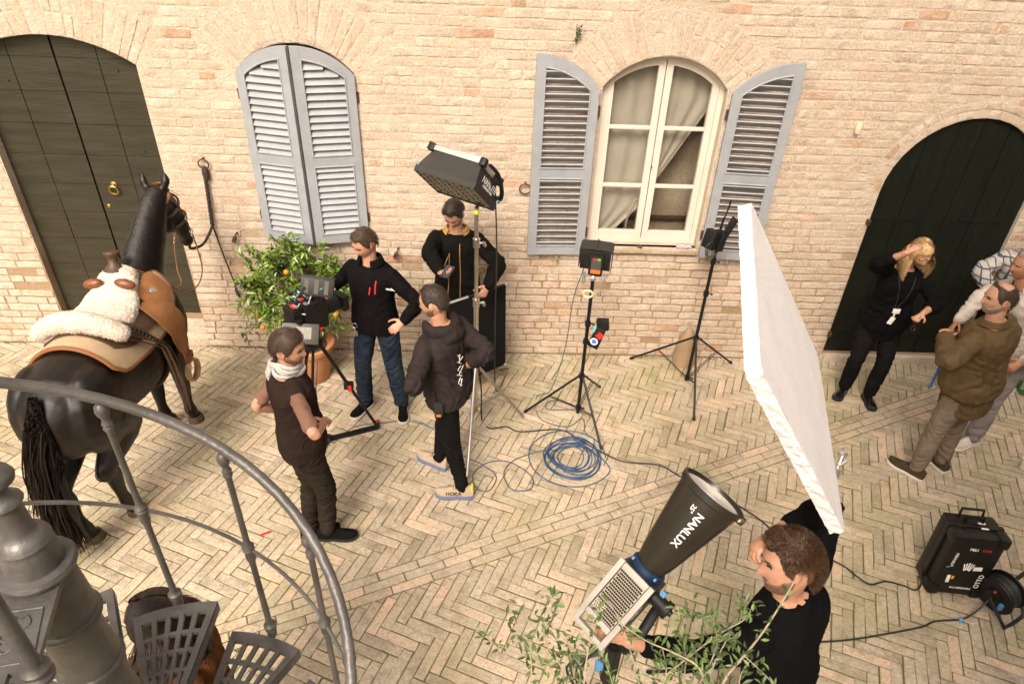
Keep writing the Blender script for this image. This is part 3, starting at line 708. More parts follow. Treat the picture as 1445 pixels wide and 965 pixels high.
def hand(mb, wrist, d, pn, side, curl=0.5, spread=0.12, sc=1.0, thumb=0.6, fr=0.0088):
    """d: direction of the fingers, pn: palm normal (the side fingers curl to), side +1 when the thumb lies along d x pn"""
    d = d.normalized(); pn = (pn - d * pn.dot(d)).normalized(); t = d.cross(pn) * side     # towards the thumb
    kn = wrist + d * 0.085 * sc
    R = Matrix((d, t, pn)).transposed()
    for k in range(5):
        a = k / 4; c = wrist + d * (0.005 + 0.085 * a) * sc
        mb.ball(c, (0.024 * sc, (0.026 + 0.014 * a) * sc, (0.019 - 0.005 * a) * sc), 10, R)
    for i, (o, L) in enumerate(((0.029, 0.075), (0.010, 0.084), (-0.010, 0.078), (-0.028, 0.060))):
        L *= sc; dd = (d + t * (o * spread * 30 * 0.3)).normalized(); p = kn + t * o * sc - d * abs(o) * 0.25; pts = [p]; ang = 0.12 + curl * 0.25
        for f in (0.45, 0.32, 0.23):
            ang += 0; dirv = dd * cos(ang) + pn * sin(ang); p = p + dirv * L * f; pts.append(p); ang += curl * (0.95 + 0.08 * i)
        limb(mb, pts, [fr * sc, fr * .95 * sc, fr * .88 * sc, fr * .75 * sc], 8, 2)
    p = wrist + d * 0.022 * sc + t * 0.026 * sc; pts = [p]
    for k, f in enumerate((0.042, 0.034, 0.026)):
        dv = (t * (0.75 - 0.25 * k) + d * (0.65 + 0.25 * k) + pn * thumb * (0.5 + 0.2 * k)).normalized(); p = p + dv * f * sc; pts.append(p)
    limb(mb, pts, [0.013 * sc, 0.011 * sc, 0.0095 * sc, 0.008 * sc], 8, 2)
def shoe(parent, ank, yaw, m_up, m_sole, L=0.285, low=0.09, sole_h=0.032, lace=None):
    f, r = yawv(yaw), rightv(yaw); g = V((ank.x, ank.y, 0.0)); o = g - f * L * 0.27
    prof = [(0.0, 0.62), (0.08, 0.80), (0.25, 0.86), (0.42, 0.80), (0.60, 0.95), (0.75, 1.0), (0.88, 0.86), (0.96, 0.60), (1.0, 0.30)]
    top = [0.80, 1.0, 1.0, 0.98, 0.74, 0.56, 0.47, 0.42, 0.36]
    sl_ = MB(); ring = [(t * L, w_ * 0.050) for t, w_ in prof] + [(t * L, -w_ * 0.050) for t, w_ in reversed(prof)]
    n = len(ring); vs = []
    for z, sc_ in ((0.001, 0.93), (0.006, 1.0), (sole_h * .7, 1.04), (sole_h, 1.0)):
        for a, b in ring: vs.append(o + f * ((a - L / 2) * (0.985 if sc_ < .95 else 1) + L / 2) + r * b * sc_ + V((0, 0, z + (0.012 * max(0, a / L - 0.8) / 0.2))))
    sl_.add(vs, [(i * n + j, i * n + (j + 1) % n, (i + 1) * n + (j + 1) % n, (i + 1) * n + j) for i in range(3) for j in range(n)] + [tuple(range(n - 1, -1, -1)), tuple(range(3 * n, 4 * n))])
    up = MB(); secs = []
    vs = []; k = 12
    for (t, w_), h_ in zip(prof, top):
        hh = sole_h + low * h_ * 0.9
        for j in range(k):
            a = pi * j / (k - 1); y = cos(a) * w_ * 0.047 * (1 - 0.22 * sin(a) * (h_ > .7)); z = sole_h * 0.8 + (hh - sole_h * .8) * sin(a) ** 0.8
            vs.append(o + f * (t * L * 0.97 + 0.004) + r * y + V((0, 0, z + 0.012 * max(0, t - 0.8) / 0.2)))
    m = len(prof); up.add(vs, [(i * k + j, i * k + j + 1, (i + 1) * k + j + 1, (i + 1) * k + j) for i in range(m - 1) for j in range(k - 1)] + [tuple(range(k)), tuple(range((m - 1) * k, m * k))])
    s = up.build('shoe', m_up, parent); sl_.build('sole', m_sole, s)
    if lace:
        lb = MB()
        for q in range(4):
            c = o + f * L * (0.47 + 0.06 * q); zz = sole_h + low * (0.93 - 0.115 * q) * 0.9
            lb.tube([c + r * 0.024 + V((0, 0, zz - 0.012)), c + V((0, 0, zz + 0.001)), c - r * 0.024 + V((0, 0, zz - 0.012))], 0.0032, 6)
        lb.build('lace', lace, s)
    return s
def ik(a, b, l1, l2, bend):
    d = b - a; D = min(d.length, (l1 + l2) * 0.999); x = (l1 * l1 - l2 * l2 + D * D) / (2 * D); h = math.sqrt(max(0, l1 * l1 - x * x)); u = d.normalized(); bd = bend - u * bend.dot(u)
    return a + u * x + bd.normalized() * h

from mathutils.bvhtree import BVHTree
def snap(o, pts, frm, lift=0.003):
    """pull points onto a garment: cast from frm side towards the point"""
    me = o.data; t = BVHTree.FromPolygons([v.co for v in me.vertices], [p.vertices[:] for p in me.polygons]); out = []
    for p in pts:
        d = -V(frm).normalized(); h = t.ray_cast(V(p) + V(frm).normalized() * 0.5, d, 1.0)
        out.append((h[0] + V(frm).normalized() * lift) if h[0] is not None else V(p))
    return out

def pix(o, pts, lift=0.003):
    """where the sight line through a picture point meets a garment"""
    me = o.data; t = BVHTree.FromPolygons([v.co for v in me.vertices], [p.vertices[:] for p in me.polygons]); out = []
    for x, y in pts:
        d = V(ray(x, y)).normalized(); h = t.ray_cast(V(CAMP), d)
        if h[0] is not None: out.append(h[0] - d * lift)
    return out

M_skin = mat('skin', (0.38, 0.19, 0.12), 0.5, 0.10, 25, 0.08, 90, col2=(0.46, 0.25, 0.165), sss=0.08, spec=0.4)
M_skin2 = mat('tanned_skin', (0.33, 0.145, 0.08), 0.5, 0.10, 25, 0.08, 90, col2=(0.40, 0.19, 0.105), sss=0.08, spec=0.4)
M_lip = mat('lips', (0.36, 0.13, 0.10), 0.45)
M_eye = mat('eye_dark', (0.03, 0.02, 0.015), 0.3)
M_brown = mat('brown_hair', (0.035, 0.019, 0.011), 0.6, 0.4, 90, col2=(0.060, 0.034, 0.02), tintvar=0.5)
M_dbrown = mat('dark_brown_hair', (0.018, 0.010, 0.007), 0.6, 0.4, 90, col2=(0.034, 0.02, 0.012), tintvar=0.5)
M_curly = mat('curly_brown_hair', (0.05, 0.024, 0.011), 0.5, 0.4, 60, col2=(0.085, 0.042, 0.02), tintvar=0.6)
M_blond = mat('blond_hair', (0.40, 0.25, 0.11), 0.45, 0.3, 60, col2=(0.56, 0.39, 0.20), tintvar=0.45)
M_grey = mat('grey_hair', (0.20, 0.17, 0.15), 0.5, 0.3, 80, col2=(0.30, 0.26, 0.22), tintvar=0.4)
M_stub = mat('stubble', (0.15, 0.080, 0.05), 0.6, 0.3, 120, 0.3, 300)
M_gstub = mat('grey_stubble', (0.27, 0.20, 0.15), 0.6, 0.3, 120, 0.3, 300)
def fabric(name, c, rough=0.9, var=0.2, b=0.35, bs=260, c2=None, sheen=0.0, scale=14): return mat(name, c, rough, var, scale, b, bs, sheen=sheen, col2=c2, spec=0.05)

def person(name, label, base, h, byaw, J, look, group=None):
    """base: ground point under the pelvis; h: height; byaw: where the hips face. J holds joints or pixel hints, look the clothes"""
    s = h / 1.77; root = empty('person', (base.x, base.y, 0), label, 'person', group)
    shy = J.get('shyaw', byaw); rnd = random.Random(hash(label) % 1000 if False else len(label) * 7 + int(abs(base.x) * 100))
    pel = J.get('pelvis', V((base.x, base.y, 0.93 * s))); neck = J.get('neck', V((base.x, base.y, 1.485 * s)))
    up = (neck - pel).normalized(); hr, sr = rightv(byaw), rightv(shy); hf, sf = yawv(byaw), yawv(shy)
    fit = look.get('build', 1.0)
    def frame(t):
        r = (hr * (1 - t) + sr * t); r = (r - up * r.dot(up)).normalized(); return r, up.cross(r)
    tl = (neck - pel).length
    S0 = [(-0.17, .120, .095, 0), (-0.08, .165, .118, -.005), (0.05, .172, .120, -.005), (0.22, .160, .112, 0.0), (0.40, .150, .106, 0.004), (0.60, .164, .116, 0.004), (0.74, .176, .118, 0), (0.84, .172, .104, -.005), (0.905, .135, .086, -.010), (0.96, .088, .068, -.012), (1.02, .062, .058, -.010)]
    if look.get('female'): S0 = [(t, w_ * (0.93 if t > .3 else 1.02), d * (1.06 if .5 < t < .8 else .96), o) for t, w_, d, o in S0]
    slump = J.get('slump', 0.0)
    def cen(t):
        r, f = frame(min(1, max(0, t))); return pel + up * (t * tl) + f * (slump * sin(max(0, min(1, t)) * pi) * -1)
    def secs(ez, t0=-9, t1=9, flare=0.0, belly=0.0):
        out = []
        for t, w_, d, o in S0:
            if t < t0 or t > t1: continue
            r, f = frame(max(0, min(1, t))); e = ez + flare * max(0, 0.4 - t)
            out.append((cen(t) + f * (o + belly * gss(t, 0.15, 0.25)) * s, r, f, (w_ * fit) * s + e, (d * fit) * s + e + belly * gss(t, 0.15, 0.25) * s * .7))
        return out
    sh = {}; W2 = look.get('shw', 0.172) * s
    for sd_, q in (('R', 1), ('L', -1)):
        r, f = frame(1.0); sh[sd_] = cen(0.825) + r * q * W2 + up * J.get('shr' + sd_, 0.0) + f * J.get('shf' + sd_, 0.0)
    LU, LF = 0.30 * s, 0.262 * s
    el, wr = {}, {}
    for sd_ in 'RL':
        e = J.get('el' + sd_); e = e(sh[sd_]) if callable(e) else e; el[sd_] = e if isinstance(e, V) else reach(sh[sd_], e[0], e[1], LU, e[2])
        e = J.get('wr' + sd_); wr[sd_] = e if isinstance(e, V) else reach(el[sd_], e[0], e[1], LF, e[2])
    hip = {'R': pel + hr * 0.088 * s - up * 0.02, 'L': pel - hr * 0.088 * s - up * 0.02}
    ank = {k: J['an' + k] for k in 'RL'}; kn = {}
    toe = {k: J.get('ty' + k, byaw) for k in 'RL'}
    for k in 'RL': kn[k] = ik(hip[k], ank[k], 0.422 * s, 0.417 * s, yawv(toe[k]) * 0.7 + hf * 0.5 + V((0, 0, 0.05)))
    # --- head frame
    hy, hp, hroll = J.get('head', (byaw, 0, 0)); hc = neck + up * 0.085 * s + yawv(hy) * (0.028 + 0.035 * sin(hp)) * s + V((0, 0, 0.088 - 0.015 * abs(sin(hp)))) * s
    hc = hc + J.get('hoff', V((0, 0, 0)))
    HR = Matrix.Rotation(hy, 3, 'Z') @ Matrix.Rotation(hp, 3, 'Y') @ Matrix.Rotation(hroll, 3, 'X'); hs = look.get('hs', 0.97) * s
    T = Matrix.Translation(hc) @ HR.to_4x4() @ Matrix.Scale(hs, 4)
    # --- body
    b = MB(); loft(b, secs(0.0)); 
    head_grid(b, T, lambda u, v: head_pt(u, v))
    for q in (-1, 1):
        ER = HR @ Matrix.Rotation(q * rad(24), 3, 'Z') @ Matrix.Rotation(rad(-8), 3, 'Y')
        b.ball(T @ V((-0.008, q * 0.079, -0.002)), (0.019 * hs, 0.008 * hs, 0.032 * hs), 10, ER)
    limb(b, [cen(0.90), neck + up * 0.045 * s + yawv(hy) * 0.008, T @ V((-0.022, 0, -0.055))], [0.068 * s * look.get('neckw', 1), 0.056 * s * look.get('neckw', 1), 0.054 * s * look.get('neckw', 1)])
    for k in 'RL':
        limb(b, [sh[k], sh[k].lerp(el[k], .5), el[k], el[k].lerp(wr[k], .35), wr[k]], [0.040 * s, 0.036 * s, 0.034 * s, 0.035 * s, 0.025 * s])
        limb(b, [hip[k], kn[k], ank[k]], [0.072 * s, 0.042 * s, 0.032 * s])
        d = J.get('hd' + k, (wr[k] - el[k]).normalized()); pn = J.get('pn' + k, V((0, 0, -1)) + sr * (-1 if k == 'R' else 1) * 0.8)
        side = J.get('ts' + k, 1 if k == 'R' else -1)
        hand(b, wr[k] + d * 0.01, d, pn, side, J.get('cu' + k, 0.5), sc=s * look.get('hand', 0.96))
    me = remesh(b, look.get('voxel', 0.0055), 3, 0.4)
    skin = look.get('skin', M_skin)
    for m in (skin, M_lip, M_eye): me.materials.append(m)
    Ti = T.inverted(); mi = []
    for p in me.polygons:
        c = p.center; k = 0
        if (c - hc).length < 0.15 * hs:
            q = Ti @ c
            if q.x > 0.05:
                if -0.069 < q.z < -0.054 and abs(q.y) < 0.024 and q.x > 0.075: k = 1
                elif 0.005 < q.z < 0.017 and 0.020 < abs(q.y) < 0.046 and q.x < 0.093: k = 2
        mi.append(k)
    me.polygons.foreach_set('material_index', mi)
    link('body', me, root)
    # --- hair, beard, brows
    if look.get('hair'): add_hair(T, look['hair'], look['hairm'], root, rnd)
    if look.get('beard'):
        bb = MB(); head_grid(bb, T, lambda u, v: head_pt(u, v, -0.008 + (0.008 + look.get('beardh', 0.004)) * sstep(-0.5, 0.8, beard_mask(u, v))), 56, 48); bb.build('beard', look['beard'], root)
    if look.get('brow', True) and look.get('hairm'):
        for q in (-1, 1):
            bb = MB(); pts = [T @ (head_pt(q * a, math.asin(z / 0.118), 0.0025)) for a, z in ((0.17, 0.022), (0.30, 0.026), (0.46, 0.026), (0.58, 0.021))]; bb.tube(pts, [(0.0035, 0.002)] * 4, 6); bb.build('eyebrow', look['hairm'], root)
    # --- trousers
    tr = look['trousers']; ez = tr.get('ease', 0.012) * 0.6
    b = MB(); loft(b, secs(ez * .8, -1, 0.30))
    for k in 'RL':
        cuff = ank[k] + (kn[k] - ank[k]).normalized() * 0.03; er = tr.get('leg', 0.0)
        limb(b, [hip[k], hip[k].lerp(kn[k], .5), kn[k], kn[k].lerp(ank[k], .45), cuff], [0.090 * s + ez, 0.078 * s + ez, 0.060 * s + ez, 0.055 * s + ez + er, 0.042 * s + ez + er], 14)
    me = remesh(b, 0.009, 3, 0.5, 'trousers'); me.materials.append(tr['mat'])
    A = tr.get('wr', 0.006) * 1.25; kz = (kn['R'].z + kn['L'].z) / 2
    def tw(p):
        x, y, z = p; g = 0.35 + 1.1 * gss(z, 0.13, 0.12) + 0.8 * gss(z, kz, 0.13) + 0.5 * gss(z, pel.z - .1, 0.08)
        q = nz(x * 9 + 3, y * 9, z * 26 + 4 * nz(x * 5, y * 5, z * 3)); return A * g * (1.1 * (0.5 - abs(q)) * 2 - 0.5 + 0.5 * nz(x * 20, y * 20, z * 12))
    wrinkle(me, tw); me.polygons.foreach_set('use_smooth', [True] * len(me.polygons)); trou = link('trousers', me, root)
    # --- top
    tp = look['top']; ez = tp.get('ease', 0.02) * 0.78
    def sleeves(mb, ez, to, cut=None, names='RL', taper=1.0):
        for k in names:
            if to == 'long':
                end = wr[k] + (el[k] - wr[k]).normalized() * tp.get('cuff', 0.005)
                limb(mb, [sh[k], sh[k].lerp(el[k], .5), el[k], el[k].lerp(end, .45), end], [0.056 * s + ez * .6, 0.050 * s + ez * .7, 0.043 * s + ez * .75, 0.042 * s + ez * .75, 0.031 * s + ez * taper * .7], 14)
            elif to == 'elbow':
                end = el[k].lerp(wr[k], tp.get('upto', 0.35)); limb(mb, [sh[k], sh[k].lerp(el[k], .5), el[k], end], [0.056 * s + ez * .6, 0.050 * s + ez * .75, 0.043 * s + ez * .8, 0.042 * s + ez * .8], 14)
            elif to == 'short':
                end = sh[k].lerp(el[k], 0.82); limb(mb, [sh[k], sh[k].lerp(el[k], .45), end], [0.062 * s + ez, 0.060 * s + ez, 0.058 * s + ez], 14)
            elif to == 'none':
                limb(mb, [cen(0.92), sh[k].lerp(cen(0.85), 0.22)], [0.060 * s, 0.058 * s + ez * .6], 14)
    def torso(mb, ez, hem, flare, belly, t1=0.96):
        ss = secs(ez, hem, t1, flare, belly)
        t0 = hem; r, f = frame(0); base_w = ss[0][3], ss[0][4]
        loft(mb, [(cen(t0), r, f, base_w[0] * 1.0, base_w[1] * 1.0)] + [q for q in ss if (q[0] - cen(t0)).dot(up) > 0.02], 26, 2.6)
    b = MB(); torso(b, ez, tp.get('hem', -0.14), tp.get('flare', 0.0), tp.get('belly', 0.0), tp.get('t1', 0.965)); sleeves(b, ez, tp.get('sleeve', 'long'), taper=tp.get('taper', 1.0))
    me = remesh(b, look.get('tvox', 0.009), 4, 0.5, tp.get('name', 'jacket')); me.materials.append(tp['mat']); A = tp.get('wr', 0.007) * 1.7; axr, axf = frame(0.5)
    els = [el['R'], el['L']]
    def jw(p):
        x, y, z = p; P_ = V(p); de = min((P_ - e).length for e in els); g = 0.45 + 1.0 * math.exp(-(de / 0.13) ** 2) + 0.5 * gss((P_ - pel).dot(up), 0.12, 0.14)
        w1 = 4 * nz(x * 4, y * 4, z * 4 + 2); q = nz(x * 11 + w1 * .6, y * 11, z * 9 + w1); r2 = nz(x * 5 + 9, y * 5, z * 17 + w1 * .7)
        return A * g * ((0.45 - abs(q)) * 1.6 + (0.4 - abs(r2)) * 0.9 - 0.5)
    wrinkle(me, jw); me.polygons.foreach_set('use_smooth', [True] * len(me.polygons)); top = link(tp.get('name', 'jacket'), me, root)
    under = look.get('under')
    if under:       # shirt showing under a vest
        b = MB()
        for k in 'RL': end = sh[k].lerp(el[k], under.get('upto', 0.82)); limb(b, [sh[k] + (cen(.85) - sh[k]) * .3, sh[k], sh[k].lerp(el[k], .45), end], [0.042 * s, 0.047 * s, 0.046 * s, 0.048 * s], 14)
        me = remesh(b, 0.008, 3, .5, 'shirt'); me.materials.append(under['mat']); wrinkle(me, lambda p: 0.006 * (0.5 - abs(nz(p[0] * 12, p[1] * 12, p[2] * 22)) * 2)); link('shirt', me, root)
    if look.get('collar'):
        cm, ch = look['collar']; cb = MB(); r, f = frame(1.0); c0 = cen(0.955); n = 26; vs = []
        op = look.get('collar_open', 0.5)
        for i in range(n + 1):
            a = op + (2 * pi - 2 * op) * i / n; dv = f * cos(a) + r * sin(a)
            for (rr, zz) in ((0.088, -0.02), (0.080, ch * .5), (0.074, ch), (0.092, ch * 0.92), (0.108, ch * 0.35)): vs.append(c0 + (f * cos(a) * rr * 0.92 + r * sin(a) * rr * 1.05) * s + up * (zz - 0.02 * max(0, cos(a))) * s)
        cb.add(vs, [(i * 5 + j, (i + 1) * 5 + j, (i + 1) * 5 + j + 1, i * 5 + j + 1) for i in range(n) for j in range(4)]); cb.build('collar', cm, top)
    # --- shoes
    sp = look['shoes']
    shoes_ = {}
    for k in 'RL': shoes_[k] = shoe(root, ank[k], toe[k], sp['up'], sp['sole'], sp.get('L', 0.285) * s, sp.get('low', 0.09), sp.get('sh', 0.03), sp.get('lace'))
    return dict(shoes=shoes_, root=root, top=top, T=T, cen=cen, frame=frame, sh=sh, el=el, wr=wr, hip=hip, up=up, s=s, trou=trou, secs=secs, neck=neck, pel=pel, kn=kn, ank=ank)
# ================================================================== SPIRAL STAIR
M_castiron = mat('grey_painted_iron', (0.066, 0.060, 0.056), 0.42, 0.25, 7, 0.35, 38, col2=(0.135, 0.126, 0.118), metal=0.3)
XC, YC, RS = -0.996, -4.675, 0.613; PH1, DPH, Z1S, DZS = 1.836, -0.5236, 1.734, -0.191
stair = empty('spiral_staircase', (XC, YC, 0), 'grey cast iron spiral staircase with pierced treads and curved handrail in the foreground', 'staircase')
def SP(a, r, z): return V((XC + r * cos(a), YC + r * sin(a), z))
prof = [(0.058, 0.0)]; z = 2.70 - 14 * 0.191
for k in range(14):
    z0 = 2.70 - (14 - k) * 0.191
    prof += [(0.076, z0 + 0.001), (0.079, z0 + 0.010), (0.076, z0 + 0.020), (0.071, z0 + 0.024), (0.069, z0 + 0.06), (0.062, z0 + 0.182)]
prof += [(0.066, 2.690), (0.076, 2.696), (0.079, 2.706), (0.074, 2.716), (0.058, 2.720), (0.056, 2.745), (0.053, 2.775), (0.051, 2.783), (0.054, 2.790), (0.050, 2.798), (0.046, 2.806), (0.040, 2.812), (0.035, 2.816), (0.031, 2.830), (0.029, 2.895), (0.034, 2.900), (0.038, 2.906), (0.036, 2.913), (0.028, 2.920), (0.020, 2.930), (0.018, 2.942), (0.030, 2.955), (0.040, 2.962), (0.043, 2.972), (0.038, 2.984), (0.024, 2.994), (0.008, 3.0)]
b = MB(); b.lathe(prof, (XC, YC, 0), 40); b.build('newel_column', M_castiron, stair)
def tread(a, z, name='tread'):
    b = MB(); th = 0.016; hw = rad(14.2); r0, r1 = 0.078, 0.588
    M = Matrix.Translation((XC, YC, z)) @ Matrix.Rotation(a, 4, 'Z')
    # outer radii of the pierced field; bars are straight prisms
    def arcbar(ra, rb_, h, n=8): 
        q = [(ra * cos(-h + 2 * h * i / n), ra * sin(-h + 2 * h * i / n)) for i in range(n + 1)]; p = [(rb_ * cos(-h + 2 * h * i / n), rb_ * sin(-h + 2 * h * i / n)) for i in range(n, -1, -1)]
        b.prism(q + p, th, M)
    arcbar(0.545, r1, hw); rows = [0.545, 0.478, 0.406, 0.334, 0.262, 0.20]
    for k in range(1, 6): arcbar(rows[k] - 0.014 if k < 5 else 0.075, rows[k], hw * (0.94 if k < 5 else 1.0))
    def radbar(off0, off1, w0, w1, ra, rb_, dz=0.0):
        b.prism([(ra * cos(off0 - w0 / ra / 2), ra * sin(off0 - w0 / ra / 2)), (rb_ * cos(off1 - w1 / rb_ / 2), rb_ * sin(off1 - w1 / rb_ / 2)), (rb_ * cos(off1 + w1 / rb_ / 2), rb_ * sin(off1 + w1 / rb_ / 2)), (ra * cos(off0 + w0 / ra / 2), ra * sin(off0 + w0 / ra / 2))], th - 0.001 + dz, M)
    for s_ in (-1, 1): radbar(s_ * (hw - 0.014 / 0.2 / 1.0 * 0.9), s_ * (hw - 0.020), 0.020, 0.024, 0.19, 0.586, 0.002)
    for k in range(1, 5): o = (-1 + 2 * k / 5) * (hw - 0.035); radbar(o, o, 0.008, 0.017, 0.195, 0.55)
    # hanging lip along the rear and front edge
    for s_ in (-1, 1):
        p0 = M @ V((0.10 * cos(s_ * hw), 0.10 * sin(s_ * hw), -0.02)); p1 = M @ V((0.585 * cos(s_ * hw * .985), 0.585 * sin(s_ * hw * .985), -0.02)); b.bar(p0, p1, 0.008, 0.035)
    o = b.build(name, M_castiron, stair, smooth=False)
    return o
def baluster(a, z, h=0.942, r=RS):
    b = MB(); p = SP(a, r, z)
    prof = [(0.010, -0.045), (0.017, -0.03), (0.019, -0.012), (0.015, 0.0), (0.020, 0.006), (0.022, 0.014), (0.018, 0.022), (0.024, 0.028), (0.024, 0.036), (0.016, 0.042), (0.0115, 0.052), (0.0105, 0.40), (0.014, 0.425), (0.017, 0.435), (0.018, 0.475), (0.021, 0.482), (0.017, 0.489), (0.021, 0.496), (0.017, 0.503), (0.012, 0.512), (0.0105, 0.54), (0.010, 0.83), (0.014, 0.838), (0.016, 0.846), (0.012, 0.854), (0.016, 0.862), (0.012, 0.872), (0.011, 0.885), (0.017, 0.897), (0.021, 0.912), (0.019, 0.928), (0.010, 0.938)]
    b.lathe(prof, p, 16); o = b.build('baluster', M_castiron, stair)
    return o
for k in range(-2, 7):
    a = PH1 + DPH * k; z = Z1S + DZS * k
    tread(a, z - 0.012)
    baluster(a, z)
rail = [SP(PH1 + DPH * t, RS + 0.004, Z1S + DZS * t + 0.955) for t in [x * 0.2 for x in range(-24, 33)]]
b = MB(); b.tube(rail, [(0.0165, 0.0150)] * len(rail), 12); b.build('handrail', M_castiron, stair)
mid = [SP(PH1 + DPH * t, RS, Z1S + DZS * t + 0.487) for t in [x * 0.2 for x in range(-24, 33)]]
b = MB(); b.tube(mid, 0.0068, 8); b.build('mid_rail', M_castiron, stair)
# landing plate at the top of the column, with scroll relief and slots
b = MB(); M = Matrix.Translation((XC, YC, 2.682)); a0, a1 = rad(-66), rad(-132)
pl = [(0.05 * cos(a0 + pi / 2), 0.05 * sin(a0 + pi / 2))] + [(0.245 * cos(a0 + (a1 - a0) * i / 8) + 0.015 * (1 - i / 8), 0.245 * sin(a0 + (a1 - a0) * i / 8)) for i in range(9)] + [(-0.05, 0.0)]
b.prism(pl, 0.016, M)
for i in range(10):
    aa = a0 + (a1 - a0) * (i + 0.5) / 10; b.bar(SP(aa, 0.24, 2.682), SP(aa, 0.60, 2.682), 0.018, 0.014)
b.prism([(r * cos(a), r * sin(a)) for r, a in [(0.60, a0 + (a1 - a0) * i / 8) for i in range(9)] + [(0.64, a1 + (a0 - a1) * i / 8) for i in range(9)]], 0.016, M)
pl_o = b.build('landing_plate', M_castiron, stair, smooth=False)
b = MB(); cz = 2.6915; ca = rad(-80)
def L2(u, v): c = SP(rad(-79), 0.160, cz); d = yawv(rad(-79)); r = rightv(rad(-79)); return c + d * u + r * v
for s_ in (-1, 1):
    b.tube(catmull([L2(0.045, 0.0), L2(0.03, s_ * 0.018), L2(0.0, s_ * 0.010), L2(-0.02, s_ * 0.026), L2(-0.04, s_ * 0.014), L2(-0.035, s_ * 0.004)], 5), 0.0022, 6); b.tube(catmull([L2(0.02, s_ * 0.004), L2(0.005, s_ * 0.022), L2(-0.01, s_ * 0.006)], 5), 0.002, 6)
b.tube([L2(0.07, -0.06), L2(0.07, 0.045), L2(-0.055, 0.040), L2(-0.055, -0.04), L2(0.07, -0.06)], 0.002, 6); b.build('scroll_relief', M_castiron, pl_o)
b = MB(); p = V((-0.8594, -4.9203, 2.69)); b.lathe([(0.026, 0.0), (0.028, 0.012), (0.022, 0.020), (0.026, 0.026), (0.026, 0.034), (0.018, 0.042), (0.0155, 0.05), (0.0145, 0.9)], p, 20); b.build('baluster', M_castiron, stair)

# ================================================================== HORSE
def horse_coat():
    m = mat('dark_bay_coat', (0.0028, 0.0020, 0.0018), 0.43, 0.3, 1.8, 0.12, 420, col2=(0.0095, 0.0042, 0.0024), spec=0.36, stretch=(1, 1, 0.25)); return m
M_horse = horse_coat(); M_mane = mat('black_mane_hair', (0.003, 0.0022, 0.0018), 0.5, 0.4, 40, col2=(0.012, 0.006, 0.003), tintvar=0.8, spec=0.3); M_hoof = mat('hoof_horn', (0.10, 0.065, 0.035), 0.6, 0.4, 30)
HX = -2.68
horse = empty('horse', (HX, -1.8, 0), 'dark bay horse with long black tail standing saddled in front of the green door', 'horse')
b = MB(); X_, Y_, Z_ = V((1, 0, 0)), V((0, 1, 0)), V((0, 0, 1))
BODY = [(-2.58, 1.10, .09, .14, 0), (-2.50, 1.10, .19, .24, 0), (-2.38, 1.11, .265, .305, 0), (-2.20, 1.12, .29, .325, 0), (-2.0, 1.11, .28, .325, 0), (-1.75, 1.065, .285, .335, 0), (-1.5, 1.05, .285, .35, 0), (-1.28, 1.09, .26, .40, 0), (-1.08, 1.14, .23, .35, 0), (-0.93, 1.14, .16, .25, 0), (-0.86, 1.13, .08, .14, 0)]
def body_at(y):
    for (y0, *A), (y1, *B) in zip(BODY, BODY[1:]):
        if y0 <= y <= y1: t = (y - y0) / (y1 - y0); return [p + (q - p) * t for p, q in zip(A, B)]
    return BODY[-1][1:]
loft(b, [(V((HX, y, z)), X_, Z_, hw, hh) for y, z, hw, hh, _ in BODY], 28, 2.15)
for q in (-1, 1): b.ball(V((HX + q * 0.17, -2.28, 1.10)), (0.145, 0.25, 0.31), 16); b.ball(V((HX + q * 0.13, -1.12, 1.05)), (0.13, 0.17, 0.30), 16)
NK = [V((HX, -1.16, 1.28)), V((HX + .01, -1.0, 1.46)), V((HX + .03, -0.84, 1.64)), V((HX + .05, -0.70, 1.80)), V((HX + 0.06, -0.63, 1.86))]
b.tube(catmull(NK, 5), [(0.245 - 0.165 * i / 20, 0.145 - 0.085 * i / 20) for i in range(21)], 18, flat=(0, -0.6, 0.8))
HD = [V((HX + 0.06, -0.66, 1.86)), V((HX + 0.075, -0.56, 1.74)), V((HX + 0.08, -0.48, 1.60)), V((HX + 0.075, -0.42, 1.46)), V((HX + 0.07, -0.38, 1.36))]
b.tube(catmull(HD, 4), [(0.115 - .0045 * i, 0.085 - 0.0026 * i) for i in range(17)], 16, flat=(0, -0.8, -0.5)); b.ball(HD[-1], (0.055, 0.055, 0.06), 12); b.ball(HD[0], (0.085, 0.09, 0.09), 12)
b.ball(V((HX + .05, -0.57, 1.62)), (0.06, 0.09, 0.11), 12)
def leg_h(x, hy, hx, fy0):       # hind
    limb(b, [V((HX + x * 1.0, -2.26, 1.02)), V((HX + x * 1.05, -2.10, 0.84)), V((hx, hy - 0.10, 0.56)), V((hx, hy - 0.05, 0.50)), V((hx, hy - 0.03, 0.28)), V((hx, hy - 0.005, 0.155)), V((hx, hy + 0.02, 0.09)), V((hx, hy + 0.035, 0.05))], [0.17, 0.135, 0.066, 0.062, 0.040, 0.052, 0.044, 0.055], 14, 4)
    b.ball(V((hx, hy - 0.135, 0.575)), (0.036, 0.045, 0.06), 10)
def leg_f(x, hy, hx):
    limb(b, [V((HX + x, -1.18, 0.98)), V((HX + x, -1.17, 0.75)), V((hx, hy, 0.50)), V((hx, hy, 0.44)), V((hx, hy - .01, 0.25)), V((hx, hy, 0.15)), V((hx, hy + 0.03, 0.09)), V((hx, hy + 0.045, 0.05))], [0.12, 0.085, 0.062, 0.056, 0.040, 0.050, 0.043, 0.054], 14, 4)
HO = [(-2.80, -2.44), (-2.62, -2.19)]; FO = [(-2.76, -1.20), (-2.56, -1.16)]
